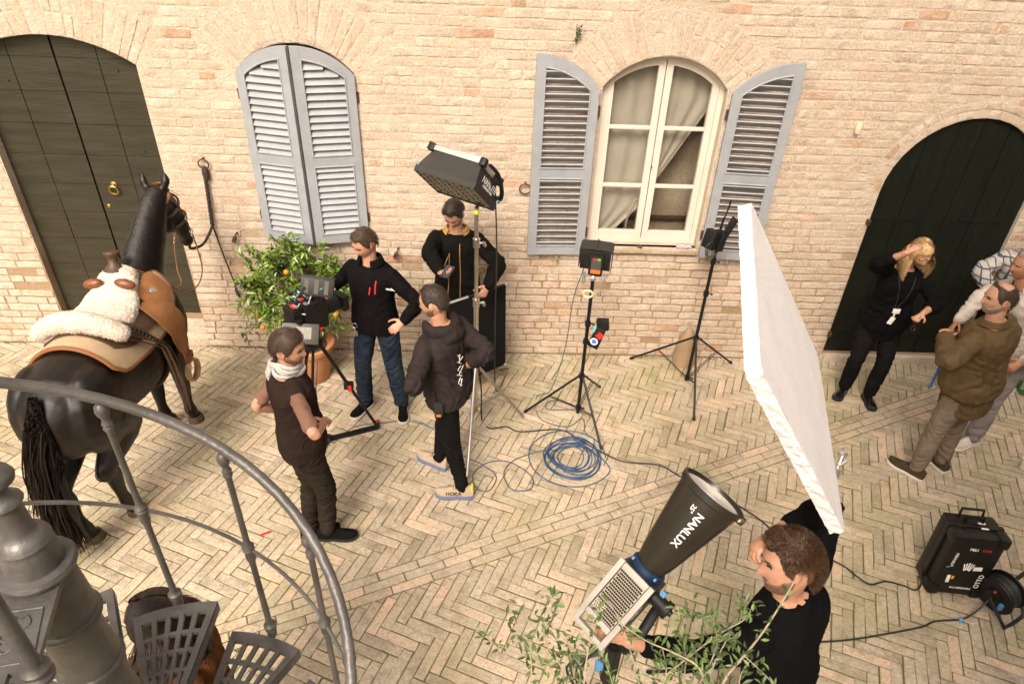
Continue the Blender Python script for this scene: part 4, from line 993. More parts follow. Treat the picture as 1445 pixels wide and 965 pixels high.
leg_h(-0.15, HO[0][1], HO[0][0], 0); leg_h(0.15, HO[1][1], HO[1][0], 0); leg_f(-0.12, FO[0][1], FO[0][0]); leg_f(0.12, FO[1][1], FO[1][0])
for q in (-1, 1):
    bs_ = HD[0] + V((q * 0.062, 0.02, 0.06)); limb(b, [bs_, bs_ + V((q * 0.022, 0.02, 0.055)), bs_ + V((q * 0.018, 0.035, 0.125))], [0.030, 0.034, 0.008], 10, 4)
me = remesh(b, 0.012, 6, .5, 'body'); me.materials.append(M_horse)
wrinkle(me, lambda p: 0.004 * nz(p[0] * 6, p[1] * 6, p[2] * 6) + 0.0015 * nz(p[0] * 22, p[1] * 22, p[2] * 22)); link('body', me, horse)
for (x, y) in HO + FO:
    h_ = MB(); h_.lathe([(0.066, 0.001), (0.066, 0.008), (0.060, 0.04), (0.054, 0.066), (0.03, 0.07)], (x, y + 0.04, 0), 18); h_.build('hoof', M_hoof, horse)
for q in (-1, 1):
    e_ = MB(); e_.ball(HD[1] + V((q * 0.078, -0.005, 0.01)), (0.016, 0.022, 0.022), 10); e_.build('eye', mat('horse_eye', (0.01, 0.006, 0.004), 0.1), horse)
rh = random.Random(21)
def strands(mb, n, root, tip, wd, seg=7, wav=0.02, bow=0.0):
    for i in range(n):
        p0, p1 = root(), tip(); ph = rh.uniform(0, 6); fr = rh.uniform(3, 7); w_ = V((rh.uniform(-1, 1), rh.uniform(-1, 1), 0)).normalized() * wd * rh.uniform(.6, 1.3); vs = []; c1 = p1.copy() if hasattr(p1, 'copy') else p1
        for k in range(seg + 1):
            t = k / seg; q = p0.lerp(p1, t); q = q + V((sin(t * fr + ph), cos(t * fr * 1.1 + ph), 0)) * wav * t; q.z += (1 - t) * t * 0.08; q.y -= bow * sin(pi * min(1, t * 1.25))
            ww = w_ * (1 - 0.75 * t); vs += [q - ww, q + ww]
        mb.tint = rh.random(); mb.add(vs, [(2 * k, 2 * k + 1, 2 * k + 3, 2 * k + 2) for k in range(seg)])
dock = V((HX + 0.0, -2.565, 1.22))
tb = MB(); limb(tb, [dock + V((0, 0.09, 0.06)), dock + V((0, -.03, -0.05)), dock + V((0.0, -0.055, -0.30)), V((HX + .02, -2.64, 0.62)), V((HX, -2.62, 0.34)), V((HX - .01, -2.60, .20))], [0.045, 0.048, 0.045, 0.035, 0.02, 0.008], 14, 5)
me = remesh(tb, 0.012, 3, .5, 'tail'); me.materials.append(M_mane); wrinkle(me, lambda p: 0.012 * nz(p[0] * 30, p[1] * 30, p[2] * 2.5)); tail = link('tail', me, horse)
tb = MB()
def tr_():
    a = rh.uniform(0, 2 * pi); z_ = rh.uniform(-0.35, 0.17); k_ = 1 - 0.65 * max(0, z_) / 0.17; return dock + V((cos(a) * 0.062 * k_, sin(a) * 0.045 * k_ - 0.035 + max(0, z_) * 0.45, z_))
def tt_():
    a = rh.uniform(0, 2 * pi); r = rh.uniform(0.02, 0.125); return V((HX - .13 + cos(a) * r * 1.0, -2.60 + sin(a) * r, rh.choice((rh.uniform(0.10, 0.28), rh.uniform(0.2, 0.6)))))
strands(tb, 2200, tr_, tt_, 0.0055, 9, 0.018, 0.055); tb.build('tail_hair', M_mane, tail)
mb_ = MB(); cr = catmull(NK, 6); nc = len(cr)
for _ in range(2400):        # mane combed over to the right side of the neck
    x = rh.uniform(2, nc - 1.01); dr = rh.uniform(2.0, 8.0); sd_ = 1 if rh.random() < 0.9 else -1; pmax = rh.uniform(0.9, 1.75) if sd_ > 0 else rh.uniform(0.3, 0.7); off = rh.choice((rh.uniform(0.002, 0.014), rh.uniform(0.002, 0.028))); vs = []; ph = rh.uniform(0, 6)
    for k in range(8):
        t_ = k / 7; xx = max(0, min(nc - 1.001, x - dr * t_ * t_)); i = int(xx); f_ = xx - i; c = cr[i].lerp(cr[i + 1], f_); tg = (cr[min(nc - 1, i + 1)] - cr[max(0, i - 1)]).normalized(); upv = V((0, -0.6, 0.8)); upv = (upv - tg * upv.dot(tg)).normalized(); q_ = xx / (nc - 1); ra_, rb_ = 0.245 - 0.165 * q_, 0.145 - 0.085 * q_
        fi = -0.12 * sd_ + pmax * t_ + 0.06 * sin(ph + 5 * t_); p = c + upv * cos(fi) * (ra_ + off) + X_ * sd_ * sin(fi) * (rb_ + off); w_ = tg * 0.0035 * (1 - 0.8 * t_); vs += [p - w_, p + w_]
    mb_.tint = rh.random(); mb_.add(vs, [(2 * k, 2 * k + 1, 2 * k + 3, 2 * k + 2) for k in range(7)])
strands(mb_, 60, lambda: HD[0] + V((rh.gauss(0, .02), .02, 0.075)), lambda: HD[1] + V((rh.gauss(0, .03), 0.075, 0.05)), 0.006, 5, 0.006); mb_.build('mane', M_mane, horse)

# ---- saddle on the horse
M_lea = mat('tan_saddle_leather', (0.20, 0.078, 0.024), 0.5, 0.35, 9, 0.15, 60, col2=(0.30, 0.13, 0.045)); M_dlea = mat('dark_saddle_leather', (0.05, 0.026, 0.014), 0.5, 0.35, 10, 0.15, 60, col2=(0.085, 0.045, 0.024))
M_pad = mat('beige_felt_pad', (0.42, 0.31, 0.19), 0.9, 0.10, 12, 0.3, 150); M_rim = mat('rust_leather_trim', (0.22, 0.085, 0.03), 0.5)
M_rosy = mat('russet_leather', (0.16, 0.05, 0.016), 0.42, 0.35, 20)
M_fleece = mat('white_sheepskin', (0.52, 0.44, 0.36), 0.95, 0.10, 26, 1.0, 95, col2=(0.64, 0.56, 0.48), sheen=0.1)
M_steel = mat('bright_steel', (0.62, 0.60, 0.57), 0.25, metal=1.0); M_ashwood = mat('pale_bent_wood', (0.36, 0.21, 0.10), 0.5, 0.25, 12)
saddle = empty('saddle', (HX, -1.6, 1.4), 'western saddle with white sheepskin seat strapped on the dark horse', 'saddle')
def drape(y, a, off):
    z, hw, hh, _ = body_at(y); return V((HX + (hw + off) * sin(a) * (1 + 0.03), y, z + (hh + off) * cos(a)))
def sheet(name, y0, y1, a0, a1, off, th, matl, parent, corner=0.12, rim=None, ny=16, na=28):
    vs = []; f = []
    def pt(i, j, o):
        u = i / ny; v = j / na * 2 - 1; y = y0 + (y1 - y0) * u
        e = min(u, 1 - u) * (y1 - y0); k = 1 - max(0, (corner - e) / corner) ** 2 * 0.22
        am = (a0 + a1) / 2; return drape(y, am + (a1 - a0) / 2 * v * k, o)
    for o in (off, off + th):
        for i in range(ny + 1):
            for j in range(na + 1): vs.append(pt(i, j, o))
    n = na + 1; q = (ny + 1) * n
    for i in range(ny):
        for j in range(na):
            a = i * n + j; f += [(a, a + 1, a + n + 1, a + n), (q + a, q + a + n, q + a + n + 1, q + a + 1)]
    edge = [(0, j) for j in range(na + 1)] + [(i, na) for i in range(1, ny + 1)] + [(ny, j) for j in range(na - 1, -1, -1)] + [(i, 0) for i in range(ny - 1, 0, -1)]
    E = [i * n + j for i, j in edge]
    for k in range(len(E)): f.append((E[k], E[(k + 1) % len(E)], q + E[(k + 1) % len(E)], q + E[k]))
    b = MB(); b.add(vs, f); o = b.build(name, matl, parent)
    if rim: r = MB(); r.tube([pt(i, j, off + th * .5) for i, j in edge] + [pt(0, 0, off + th * .5)], th * 0.7, 6, cap=False); r.build('edge_trim', rim, o)
    return o
sheet('saddle_pad', -2.13, -1.12, -1.22, 1.22, 0.012, 0.022, M_pad, saddle, rim=M_rim)
sheet('leather_skirt', -2.0, -1.22, -0.95, 0.95, 0.036, 0.012, M_dlea, saddle, corner=0.2)
def tuft(o, n):
    me = o.data; rq = random.Random(n); ps = [p for p in me.polygons]; b = MB()
    for _ in range(n):
        p = rq.choice(ps); c = p.center; d = (p.normal + V((rq.gauss(0, .5), rq.gauss(0, .5), rq.gauss(-.2, .5)))).normalized(); L = rq.uniform(0.004, 0.010); s_ = d.orthogonal().normalized() * 0.0022; q = c - p.normal * 0.003
        b.add([q - s_, q + s_, q + d * L * .6 + s_ * .7 + V((rq.gauss(0, .003), rq.gauss(0, .003), 0)), q + d * L + V((rq.gauss(0, .004), rq.gauss(0, .004), -0.003))], [(0, 1, 2), (0, 2, 3)])
    w_ = b.build('wool_fibre', M_fleece, o); w_['kind'] = 'stuff'
# tree: pommel, seat and cantle under sheepskin
b = MB()
loft(b, [(V((HX, y, z)), X_, (Z_ + Y_ * 0.1).normalized(), w_, h_) for y, z, w_, h_ in ((-1.98, 1.40, 0.16, 0.05), (-1.88, 1.40, 0.20, 0.08), (-1.74, 1.39, 0.225, 0.09), (-1.60, 1.40, 0.205, 0.09), (-1.50, 1.43, 0.185, 0.11), (-1.44, 1.46, 0.15, 0.10), (-1.38, 1.51, 0.14, 0.10), (-1.30, 1.52, 0.115, 0.09), (-1.24, 1.49, 0.08, 0.05))], 24, 2.2)
me = remesh(b, 0.010, 3, .5, 'seat'); me.materials.append(M_fleece); wrinkle(me, lambda p: 0.005 * nz(p[0] * 20, p[1] * 20, p[2] * 20) + 0.006 * nz(p[0] * 75, p[1] * 75, p[2] * 75)); fleece_obj = link('sheepskin_seat', me, saddle); tuft(fleece_obj, 4000)
b = MB(); limb(b, [V((HX + x, -1.95 + 0.4 * x * x, 1.545 - 1.5 * x * x)) for x in (-0.27, -0.18, -0.09, 0, 0.09, 0.18, 0.25)], [0.060, 0.068, 0.072, 0.074, 0.072, 0.068, 0.058], 14, 4)
me = remesh(b, 0.010, 3, .5, 'roll'); me.materials.append(M_fleece); wrinkle(me, lambda p: 0.005 * nz(p[0] * 20, p[1] * 20, p[2] * 20) + 0.005 * nz(p[0] * 80, p[1] * 80, p[2] * 80)); fleece_obj = link('sheepskin_cantle_roll', me, saddle); tuft(fleece_obj, 3500)
b = MB(); b.lathe([(0.075, 0.0), (0.055, 0.02), (0.036, 0.045), (0.030, 0.075), (0.034, 0.095), (0.050, 0.112), (0.054, 0.122), (0.050, 0.134), (0.02, 0.138)], V((HX - .02, -1.335, 1.585)), 22, ax=(-0.02, 0.25, 1)); b.build('horn', M_dlea, saddle)
for x in (-0.11, 0.10):
    b = MB(); b.ball(V((HX + x * 1.05, -1.475, 1.600 - abs(x) * 0.45)), (0.072, 0.036, 0.036), 14, Matrix.Rotation(rad(12) * (1 if x > 0 else -1), 3, 'Y')); b.build('bucking_roll', M_rosy, saddle)
b = MB(); b.lathe([(0.024, 0), (0.024, 0.004), (0.016, 0.008), (0.004, 0.010)], drape(-1.45, 0.62, 0.17), 14, ax=(0.7, -0.3, 0.7)); b.build('concho', M_steel, saddle)
for s_ in (1, -1):
    # fender: broad leather strap from seat down to the stirrup
    b = MB(); n = 14; vs = []
    for i in range(n + 1):
        t = i / n; a = 0.55 + 0.95 * min(1, t * 1.5); y = -1.47 + 0.09 * t; p = drape(y, s_ * a, 0.055 + 0.02 * sin(t * pi))
        if t > 0.62: p = drape(y, s_ * 1.44, 0.060) + V((s_ * 0.02 * (t - .62), 0, -(t - 0.62) * 0.78))
        wd = 0.075 + 0.05 * sin(min(1, t * 1.25) * pi); wd = max(wd, 0.055) * (1 if t < .85 else 0.62)
        vs += [p + V((0, -wd, 0)), p + V((0, wd, 0)), p + V((s_ * 0.010, wd, 0.004)), p + V((s_ * 0.010, -wd, 0.004))]
    b.add(vs, [(4 * i + j, 4 * i + (j + 1) % 4, 4 * i + 4 + (j + 1) % 4, 4 * i + 4 + j) for i in range(n) for j in range(4)] + [(3, 2, 1, 0), (4 * n, 4 * n + 1, 4 * n + 2, 4 * n + 3)])
    fe = b.build('fender', M_lea, saddle); bot = V(vs[-1]) + V((0, 0.045, -0.01))
    b = MB(); b.bar(bot + V((0, -.05, 0.05)), bot + V((0, .05, 0.05)), 0.022, 0.055, (0, 0, 1)); b.build('stirrup_keeper', M_rosy, fe)
    b = MB(); c = bot + V((0, 0, -0.075)); b.tube([c + V((0, 0.085 * sin(a) * (1.0), 0.085 * cos(a))) for a in [0.5 + (2 * pi - 1.0) * i / 22 for i in range(23)]], [(0.011, 0.026)] * 23, 8, flat=(0, 0, 1)); b.tube([c + V((0, -.045, 0.075)), c + V((0, .045, 0.075))], 0.010, 8); b.build('stirrup', M_ashwood, saddle)
# jockey / front leather, strings and girth
sheet('front_jockey', -1.46, -1.20, 0.40, 1.02, 0.056, 0.012, M_lea, saddle, corner=0.1, ny=8, na=10)
for k in range(7):
    b = MB(); y = -1.72 - 0.035 * k; o = 0.012 * (k % 3)
    pts = [drape(y - 0.05, 0.15 + 0.05 * k, 0.075 + o), drape(y, 0.7, 0.085 + o), drape(y + 0.03 * k, 1.05 + 0.02 * k, 0.085 + o), drape(-1.62 - 0.012 * k, 1.45, 0.07 + o) , drape(-1.60 - 0.012 * k, 1.62, 0.075 + o) + V((0.01, 0, -0.16 - 0.03 * k)), drape(-1.58 - 0.012 * k, 1.62, 0.06 + o) + V((0.01, 0, -0.30 - 0.035 * k))]
    b.tube(catmull(pts, 5), [(0.0045, 0.011)] * 26, 6); b.build('saddle_string', M_dlea, saddle)
b = MB(); ch = [drape(-1.80 + 0.006 * i, 0.75 + 0.028 * i, 0.10) for i in range(24)]
for i, p in enumerate(ch): b.ring(p, 0.013, 0.003, (1, 0, 0) if i % 2 else (0, 1, 0.4), 10, 5)
b.build('chain', mat('dark_steel', (0.10, 0.09, 0.085), 0.35, metal=1.0), saddle)
for k, y in enumerate((-1.36, -1.56)):
    b = MB(); b.tube([drape(y, a, 0.012) for a in [1.2 + (2 * pi - 2.4) * i / 20 for i in range(21)]], [(0.006, 0.03)] * 21, 8); b.build('girth', M_dlea, saddle)
# ---- bridle with reins
bridle = empty('bridle', tuple(HD[1]), 'brown leather bridle with bit and reins on the dark horse', 'bridle')
def hring(i, ra, rb_, off=0.006):
    t = (HD[min(i + 1, 4)] - HD[max(i - 1, 0)]).normalized(); u = V((1, 0, 0)); w_ = t.cross(u).normalized(); return [HD[i] + u * cos(a) * (ra + off) + w_ * sin(a) * (rb_ + off) for a in [2 * pi * k / 24 for k in range(25)]]
for i, (ra, rb_), nm in ((0, (0.088, 0.115), 'headpiece'), (2, (0.068, 0.085), 'noseband'), (1, (0.080, 0.105), 'throat_lash')):
    b = MB(); b.tube(hring(i, ra, rb_), [(0.004, 0.011)] * 25, 6, cap=False); b.build(nm, M_dlea if i else M_rosy, bridle)
for s_ in (-1, 1):
    b = MB(); b.tube([HD[0] + V((s_ * 0.094, 0, 0.0)), HD[1] + V((s_ * 0.090, 0, 0)), HD[2] + V((s_ * 0.078, 0.0, 0)), HD[3] + V((s_ * 0.066, 0, 0.0))], [(0.004, 0.010)] * 4, 6); b.build('cheek_strap', M_rosy, bridle)
    for i, r in ((2, 0.018), (3, 0.024)):
        b = MB(); b.ring(HD[i] + V((s_ * (0.083 if i == 2 else 0.07), 0, 0)), r, 0.004, (1, 0, 0.2), 14, 6); b.build('bit_ring', M_steel, bridle)
    c = HD[3] + V((s_ * 0.075, 0, -0.02)); b = MB(); b.tube(catmull([c, c + V((s_ * 0.02, -0.02, -0.14)), c + V((s_ * 0.03, -0.05, -0.32)), c + V((s_ * 0.00, -0.16, -0.42)), V((HX + s_ * 0.19, -0.92, 1.18)), V((HX + s_ * 0.17, -1.15, 1.42)), V((HX, -1.28, 1.60))], 6), 0.0055, 6); b.build('rein', M_lea, bridle)
    b = MB(); 
    for k in range(4): b.ring(c + V((s_ * 0.004 * k, -0.004 * k, -0.03 - 0.018 * k)), 0.009, 0.0025, (1, 0, 0) if k % 2 else (0, 1, 0), 10, 5)
    b.build('rein_chain', M_steel, bridle)
# ================================================================== EQUIPMENT
M_blk = mat('black_anodised', (0.006, 0.006, 0.006), 0.42, 0.3, 20, spec=0.35); M_blkp = mat('black_plastic', (0.007, 0.0065, 0.006), 0.5, 0.25, 15, 0.1, 200, spec=0.35); M_chrome = mat('chrome_tube', (0.55, 0.52, 0.48), 0.28, metal=1.0); M_alu = mat('grey_aluminium', (0.52, 0.50, 0.48), 0.35, 0.1, 20, metal=0.8)
M_redp = mat('red_plastic', (0.50, 0.02, 0.02), 0.4); M_bluep = mat('light_blue_plastic', (0.07, 0.22, 0.45), 0.45); M_wht = mat('white_lettering', (0.78, 0.76, 0.72), 0.6); M_ora = mat('orange_label', (0.70, 0.13, 0.02), 0.5); M_yel = mat('yellow_green_tape', (0.50, 0.60, 0.05), 0.5)
M_lightgrey = mat('warm_grey_metal', (0.45, 0.41, 0.36), 0.4, 0.1, 20, metal=0.3)
def txt(s, size, M, matl, parent, name='lettering', ext=0.0006, align='CENTER'):
    cu_ = bpy.data.curves.new('t', 'FONT'); cu_.body = s; cu_.size = size; cu_.align_x = align; cu_.align_y = 'CENTER'; cu_.extrude = ext; cu_.offset = size * 0.012; cu_.resolution_u = 3
    o = bpy.data.objects.new('t', cu_); COL.objects.link(o); dg = bpy.context.evaluated_depsgraph_get(); me = bpy.data.meshes.new_from_object(o.evaluated_get(dg), depsgraph=dg); bpy.data.objects.remove(o)
    me.transform(M); me.materials.clear(); me.materials.append(matl); return link(name, me, parent)
def frameM(x, z, o):     # text matrix: x reading direction, z normal
    x = V(x).normalized(); z = V(z); z = (z - x * z.dot(x)).normalized(); y = z.cross(x); M = Matrix((x, y, z)).transposed().to_4x4(); M.translation = o; return M
def stand(root, c, feet, zh, zb, zt, m=M_blk, r=0.015, lr=0.010, secs=(), z0=0.10):
    c = V((c[0], c[1], 0)); b = MB(); b.tube([c + Z_ * z0, c + Z_ * zt], r, 12); b.build('pole', m, root)
    for z in (zh, zb) + tuple(secs): b = MB(); b.tube([c + Z_ * (z - 0.022), c + Z_ * (z + 0.022)], r + 0.009, 12); b.tube([c + Z_ * z + V((r, 0, 0)), c + Z_ * z + V((r + 0.03, -0.012, 0))], 0.006, 8); b.ball(c + Z_ * z + V((r + .032, -0.013, 0)), 0.010, 8); b.build('collar', m, root)
    for f in feet:
        f = V(f); f.z = 0.013; d = (f - c); d.z = 0; d.normalize(); h = c + Z_ * zh + d * (r + 0.008); b = MB(); b.tube([h, f], lr, 10); b.ball(h, lr * 1.5, 8); lg = b.build('leg', m, root)
        b = MB(); b.tube([h.lerp(f, .96), f + (f - h).normalized() * 0.008], lr * 1.35, 10); b.build('rubber_foot', M_blkp, lg)
        q = h.lerp(f, 0.55); b = MB(); s_ = d.cross(Z_) * 0.009
        for k in (-1, 1): b.tube([c + Z_ * zb + d * r + s_ * k, q + s_ * k], 0.004, 6)
        b.build('brace', m, root)
def cable(name, pts, r, m, label, cat='cable', n=8, group=None):
    b = MB(); b.tube(catmull(pts, n), r, 8); return tag(b.build(name, m), label, cat, group)
M_cab = mat('black_cable_rubber', (0.012, 0.012, 0.012), 0.5); M_bcab = mat('blue_cable_jacket', (0.012, 0.05, 0.13), 0.45, col2=(0.02, 0.075, 0.18)); M_scab = mat('slate_cable_jacket', (0.06, 0.085, 0.11), 0.5)

# ---- soft light on chrome stand
sx = -0.144; sy = -1.025
st_ = empty('light_stand', (sx, sy, 0), 'tall chrome light stand carrying the square soft light behind the hoodie', 'light stand', 'light stands')
c = V((sx, sy, 0)); b = MB(); b.tube([c + Z_ * 0.08, c + Z_ * 1.2], 0.021, 14); b.tube([c + Z_ * 1.2, c + Z_ * 2.0], 0.016, 14); b.build('pole', M_chrome, st_)
for z in (0.62, 1.2, 1.72):
    b = MB(); b.tube([c + Z_ * (z - .035), c + Z_ * (z + .035)], 0.028, 14); b.tube([c + Z_ * z, c + Z_ * z + V((0.06, -0.02, 0.01))], 0.009, 8); b.bar(c + Z_ * z + V((0.055, -0.03, 0.02)), c + Z_ * z + V((0.065, -0.01, -0.02)), 0.02, 0.02); b.build('clamp_collar', M_chrome, st_)
for f in (gp(659, 674), gp(738, 590), gp(606, 548)):
    f.z = 0.015; h = c + Z_ * 0.60; b = MB(); b.tube([h, f], 0.014, 10); lg = b.build('leg', M_chrome, st_); b = MB(); b.tube([c + Z_ * 0.13, h.lerp(f, .55)], 0.009, 8); b.build('brace', M_chrome, lg)
b = MB(); b.tube([c + Z_ * 1.955, c + Z_ * 1.985], 0.02, 12); b.build('yellow_cap', M_yel, st_)
SR = Matrix(((0.858, 0.347, 0.379), (-0.511, 0.652, 0.560), (-0.053, -0.674, 0.737))); SC = V((-0.263, -0.956, 2.195)); SM = SR.to_4x4(); SM.translation = SC
soft = empty('soft_light', tuple(SC), 'square black soft light with honeycomb grid above the man with the phone', 'lamp')
def SL(x, y, z): return SM @ V((x, y, z))
M_soft = mat('black_softbox_cloth', (0.016, 0.014, 0.012), 0.75, 0.25, 9, 0.2, 120, col2=(0.028, 0.024, 0.020)); M_softin = mat('grid_web_cloth', (0.20, 0.165, 0.11), 0.8)
b = MB(); W0, H0, W1, H1 = 0.25, 0.20, 0.205, 0.155
def quadring(mb, secs):
    vs = []
    for w_, h_, z in secs: vs += [SL(-w_, -h_, z), SL(w_, -h_, z), SL(w_, h_, z), SL(-w_, h_, z)]
    mb.add(vs, [(4 * i + j, 4 * i + (j + 1) % 4, 4 * i + 4 + (j + 1) % 4, 4 * i + 4 + j) for i in range(len(secs) - 1) for j in range(4)])
quadring(b, [(W0 - .004, H0 - .004, -0.104), (W0, H0, -0.104), (W0, H0, -0.055), (W0 - 0.008, H0 - 0.008, -0.05), (W1, H1, 0.075), (W1, H1, 0.085), (0.001, 0.001, 0.085)]); b.build('softbox_cloth', M_soft, soft, smooth=False)
b = MB(); quadring(b, [(W0 - 0.006, H0 - .006, -0.052), (0.001, 0.001, -0.052)]); b.build('diffuser', mat('unlit_diffuser_cloth', (0.012, 0.011, 0.010), 0.8), soft, smooth=False)
for nx in range(1, 8): x = -W0 + 2 * W0 * nx / 8; b = MB(); b.prism([(-H0 + .004, -0.103), (H0 - .004, -0.103), (H0 - .004, -0.056), (-H0 + .004, -0.056)], 0.003, SM @ Matrix(((0, 0, 1, x), (1, 0, 0, 0), (0, 1, 0, 0), (0, 0, 0, 1)))); b.build('grid_web', M_softin, soft, smooth=False)
for ny in range(1, 7): y = -H0 + 2 * H0 * ny / 7; b = MB(); b.prism([(-W0 + .004, -0.102), (W0 - .004, -0.102), (W0 - .004, -0.056), (-W0 + .004, -0.056)], 0.003, SM @ Matrix(((1, 0, 0, 0), (0, 0, -1, y), (0, 1, 0, 0), (0, 0, 0, 1)))); b.build('grid_web', M_softin, soft, smooth=False)
b = MB(); b.box(SL(0, 0, 0.115), (0.40, 0.30, 0.055), SR, bev=0.006); b.build('panel_head', M_alu, soft)
for y in (-0.16, 0.16): b = MB(); b.box(SL(0, y, 0.105), (0.42, 0.022, 0.034), SR, bev=0.004); b.build('frame_rail', M_lightgrey, soft)
for x, y in ((-0.215, -0.16), (0.215, -0.16), (0.215, 0.16), (-0.215, 0.16)): b = MB(); b.box(SL(x, y, 0.105), (0.05, 0.05, 0.06), SR, bev=0.012); b.build('corner_block', M_blkp, soft)
b = MB(); b.tube(catmull([SL(0.235, -0.10, 0.12), SL(0.275, -0.02, 0.10), SL(0.275, 0.12, 0.05), SL(0.27, 0.18, 0.0), SL(0.23, 0.20, -0.01)], 5), [(0.012, 0.02)] * 21, 8); b.build('yoke', M_blk, soft)
b = MB(); b.box(SL(0.245, 0.195, -0.005), (0.03, 0.03, 0.02), SR, bev=.004); b.tube([SL(0.26, 0.0, 0.10), c + Z_ * 2.0], 0.012, 8); b.build('yoke_spigot', M_blk, soft)
for p in ((-0.235, -0.185, -0.05), (0.25, 0.205, -0.02)): b = MB(); b.box(SL(*p), (0.012, 0.03, 0.03), SR); b.build('blue_tab', M_bluep, soft)
sn = SR @ V((1, 0, 0)); txt('NANLITE', 0.062, frameM(SR @ V((0, 1, 0)), sn, SL(0.232, 0.02, 0.012)), M_wht, soft); txt('CREATED FOR', 0.026, frameM(SR @ V((0, 1, 0)), sn, SL(0.240, 0.0, -0.028)), M_wht, soft)

# ---- black flag leaning beside the man with the phone
p0, p1, p2, p3 = at(633, 428, -0.62), at(714, 401, -0.60), at(713, 514, -0.66), at(633, 548, -0.68)
fl = empty('black_flag', tuple((p2 + p3) / 2), 'black rectangular flag panel held upright by the man with the phone', 'flag')
nrm_ = (p1 - p0).cross(p3 - p0).normalized() * 0.008; b = MB(); b.add([p0, p1, p2, p3, p0 + nrm_, p1 + nrm_, p2 + nrm_, p3 + nrm_], [(3, 2, 1, 0), (4, 5, 6, 7), (0, 1, 5, 4), (1, 2, 6, 5), (2, 3, 7, 6), (3, 0, 4, 7)]); b.build('panel_cloth', mat('black_duvetyne', (0.006, 0.006, 0.006), 0.95, spec=0.1), fl, smooth=False)
b = MB(); b.tube([p0, p1], 0.010, 8); b.build('steel_edge', M_chrome if False else M_blk, fl)
b = MB(); b.tube([p0, p0.lerp(p1, .35)], 0.012, 8); b.ball(p0, 0.018, 8); b.build('steel_pin', M_alu, fl)
for q in (p1, p2): b = MB(); b.ball(q, 0.014, 8); b.build('corner_cap', M_alu, fl)
cable('black_cable', [SL(0.20, 0.16, 0.06), V((0.01, -0.98, 1.6)), V((0.01, -0.97, 0.9)), V((0.03, -0.93, 0.25)), gp(712, 533, .01), gp(716, 520, 0.01), gp(706, 522, .05)], 0.0055, M_cab, 'thin black cable hanging from the soft light beside the flag')

# ---- stand 1 with monitor, receiver and phone
S1 = V((0.771, -0.952, 0)); s1 = empty('light_stand', tuple(S1), 'black stand with hooded monitor on top and stickered battery pack below', 'light stand', 'light stands')
stand(s1, S1, [gp(741, 582), gp(848, 634), gp(846, 547)], 0.44, 0.09, 1.42, secs=(0.98, 0.80), z0=0.03)
mon = empty('field_monitor', tuple(S1 + Z_ * 1.5), 'small monitor with black sun hood on the stand left of the window', 'monitor'); o_ = S1 + V((0.0, 0, 1.545))
MR = Matrix.Rotation(rad(-12), 3, 'Z'); bx = lambda x, y, z: o_ + MR @ V((x, y, z))
b = MB(); b.box(bx(0, 0.04, 0.0), (0.235, 0.03, 0.16), MR, bev=0.006); b.build('monitor_body', M_blkp, mon)
b = MB(); w_, d_ = 0.125, 0.15
for x in (-0.127, 0.127): b.box(bx(x, 0.115, 0.0), (0.006, 0.15, 0.155), MR)
b.box(bx(-0.064, 0.115, 0.088), (0.122, 0.16, 0.006), MR @ Matrix.Rotation(rad(-4), 3, 'Y')); b.box(bx(0.064, 0.115, 0.088), (0.122, 0.16, 0.006), MR @ Matrix.Rotation(rad(4), 3, 'Y')); b.tube([bx(0, 0.03, 0.095), bx(0, 0.2, 0.095)], 0.008, 8); b.build('sun_hood', M_soft, mon, smooth=False)
b = MB(); b.box(bx(0.01, 0.0, -0.02), (0.11, 0.055, 0.17), MR, bev=0.008); bat = b.build('battery', M_blkp, mon)
b = MB(); b.box(bx(0.012, -0.0285, -0.015), (0.075, 0.002, 0.125), MR); b.build('grey_label', mat('dark_grey_label', (0.06, 0.055, 0.05), 0.5), bat)
b = MB(); b.box(bx(0.012, -0.0295, -0.068), (0.075, 0.002, 0.032), MR); b.build('orange_label', M_ora, bat)
b = MB(); b.box(bx(0.032, -0.0295, 0.038), (0.024, 0.002, 0.02), MR); b.build('green_label', mat('green_label', (0.08, 0.45, 0.03), 0.5), bat)
b = MB(); b.box(bx(0.0, -0.0295, 0.038), (0.022, 0.002, 0.02), MR); b.build('red_label', M_redp, bat)
b = MB(); q = S1 + Z_ * 1.41; b.ball(q, 0.03, 10); b.tube([q + V((-0.07, -.01, 0.0)), q + V((0.09, -.01, 0.01))], 0.012, 8); b.tube([q + V((-0.075, -.02, -0.04)), q + V((-0.075, -.02, 0.05))], 0.014, 8); b.tube([q + V((.07, -.02, -.02)), q + V((0.10, -.02, 0.03))], 0.012, 8); b.tube([q, q + V((0, 0, 0.06))], 0.010, 8); b.build('ball_head', M_alu, s1)
b = MB(); b.ring(q + V((-0.035, -0.05, -0.12)), 0.038, 0.009, (0.2, 1, 0.3), 20, 8); tag(b.build('tape_roll', mat('clear_yellow_tape', (0.62, 0.60, 0.36), 0.4)), 'roll of pale yellow tape hanging below the hooded monitor', 'tape')
rc = empty('battery_pack', tuple(S1 + V((0.06, -.03, 0.85))), 'black battery pack with red and white stickers clamped to the monitor stand', 'battery'); R2 = Matrix.Rotation(rad(15), 3, 'Y') @ Matrix.Rotation(rad(-20), 3, 'Z'); q = S1 + V((0.085, -0.03, 0.87))
b = MB(); b.box(q, (0.09, 0.06, 0.20), R2, bev=0.012); b.build('case', M_blkp, rc); b = MB(); b.box(q + R2 @ V((0.0, 0, 0.13)), (0.10, 0.05, 0.10), R2 @ Matrix.Rotation(rad(-25), 3, 'Y'), bev=0.01); b.build('clamp_plate', M_blk, rc)
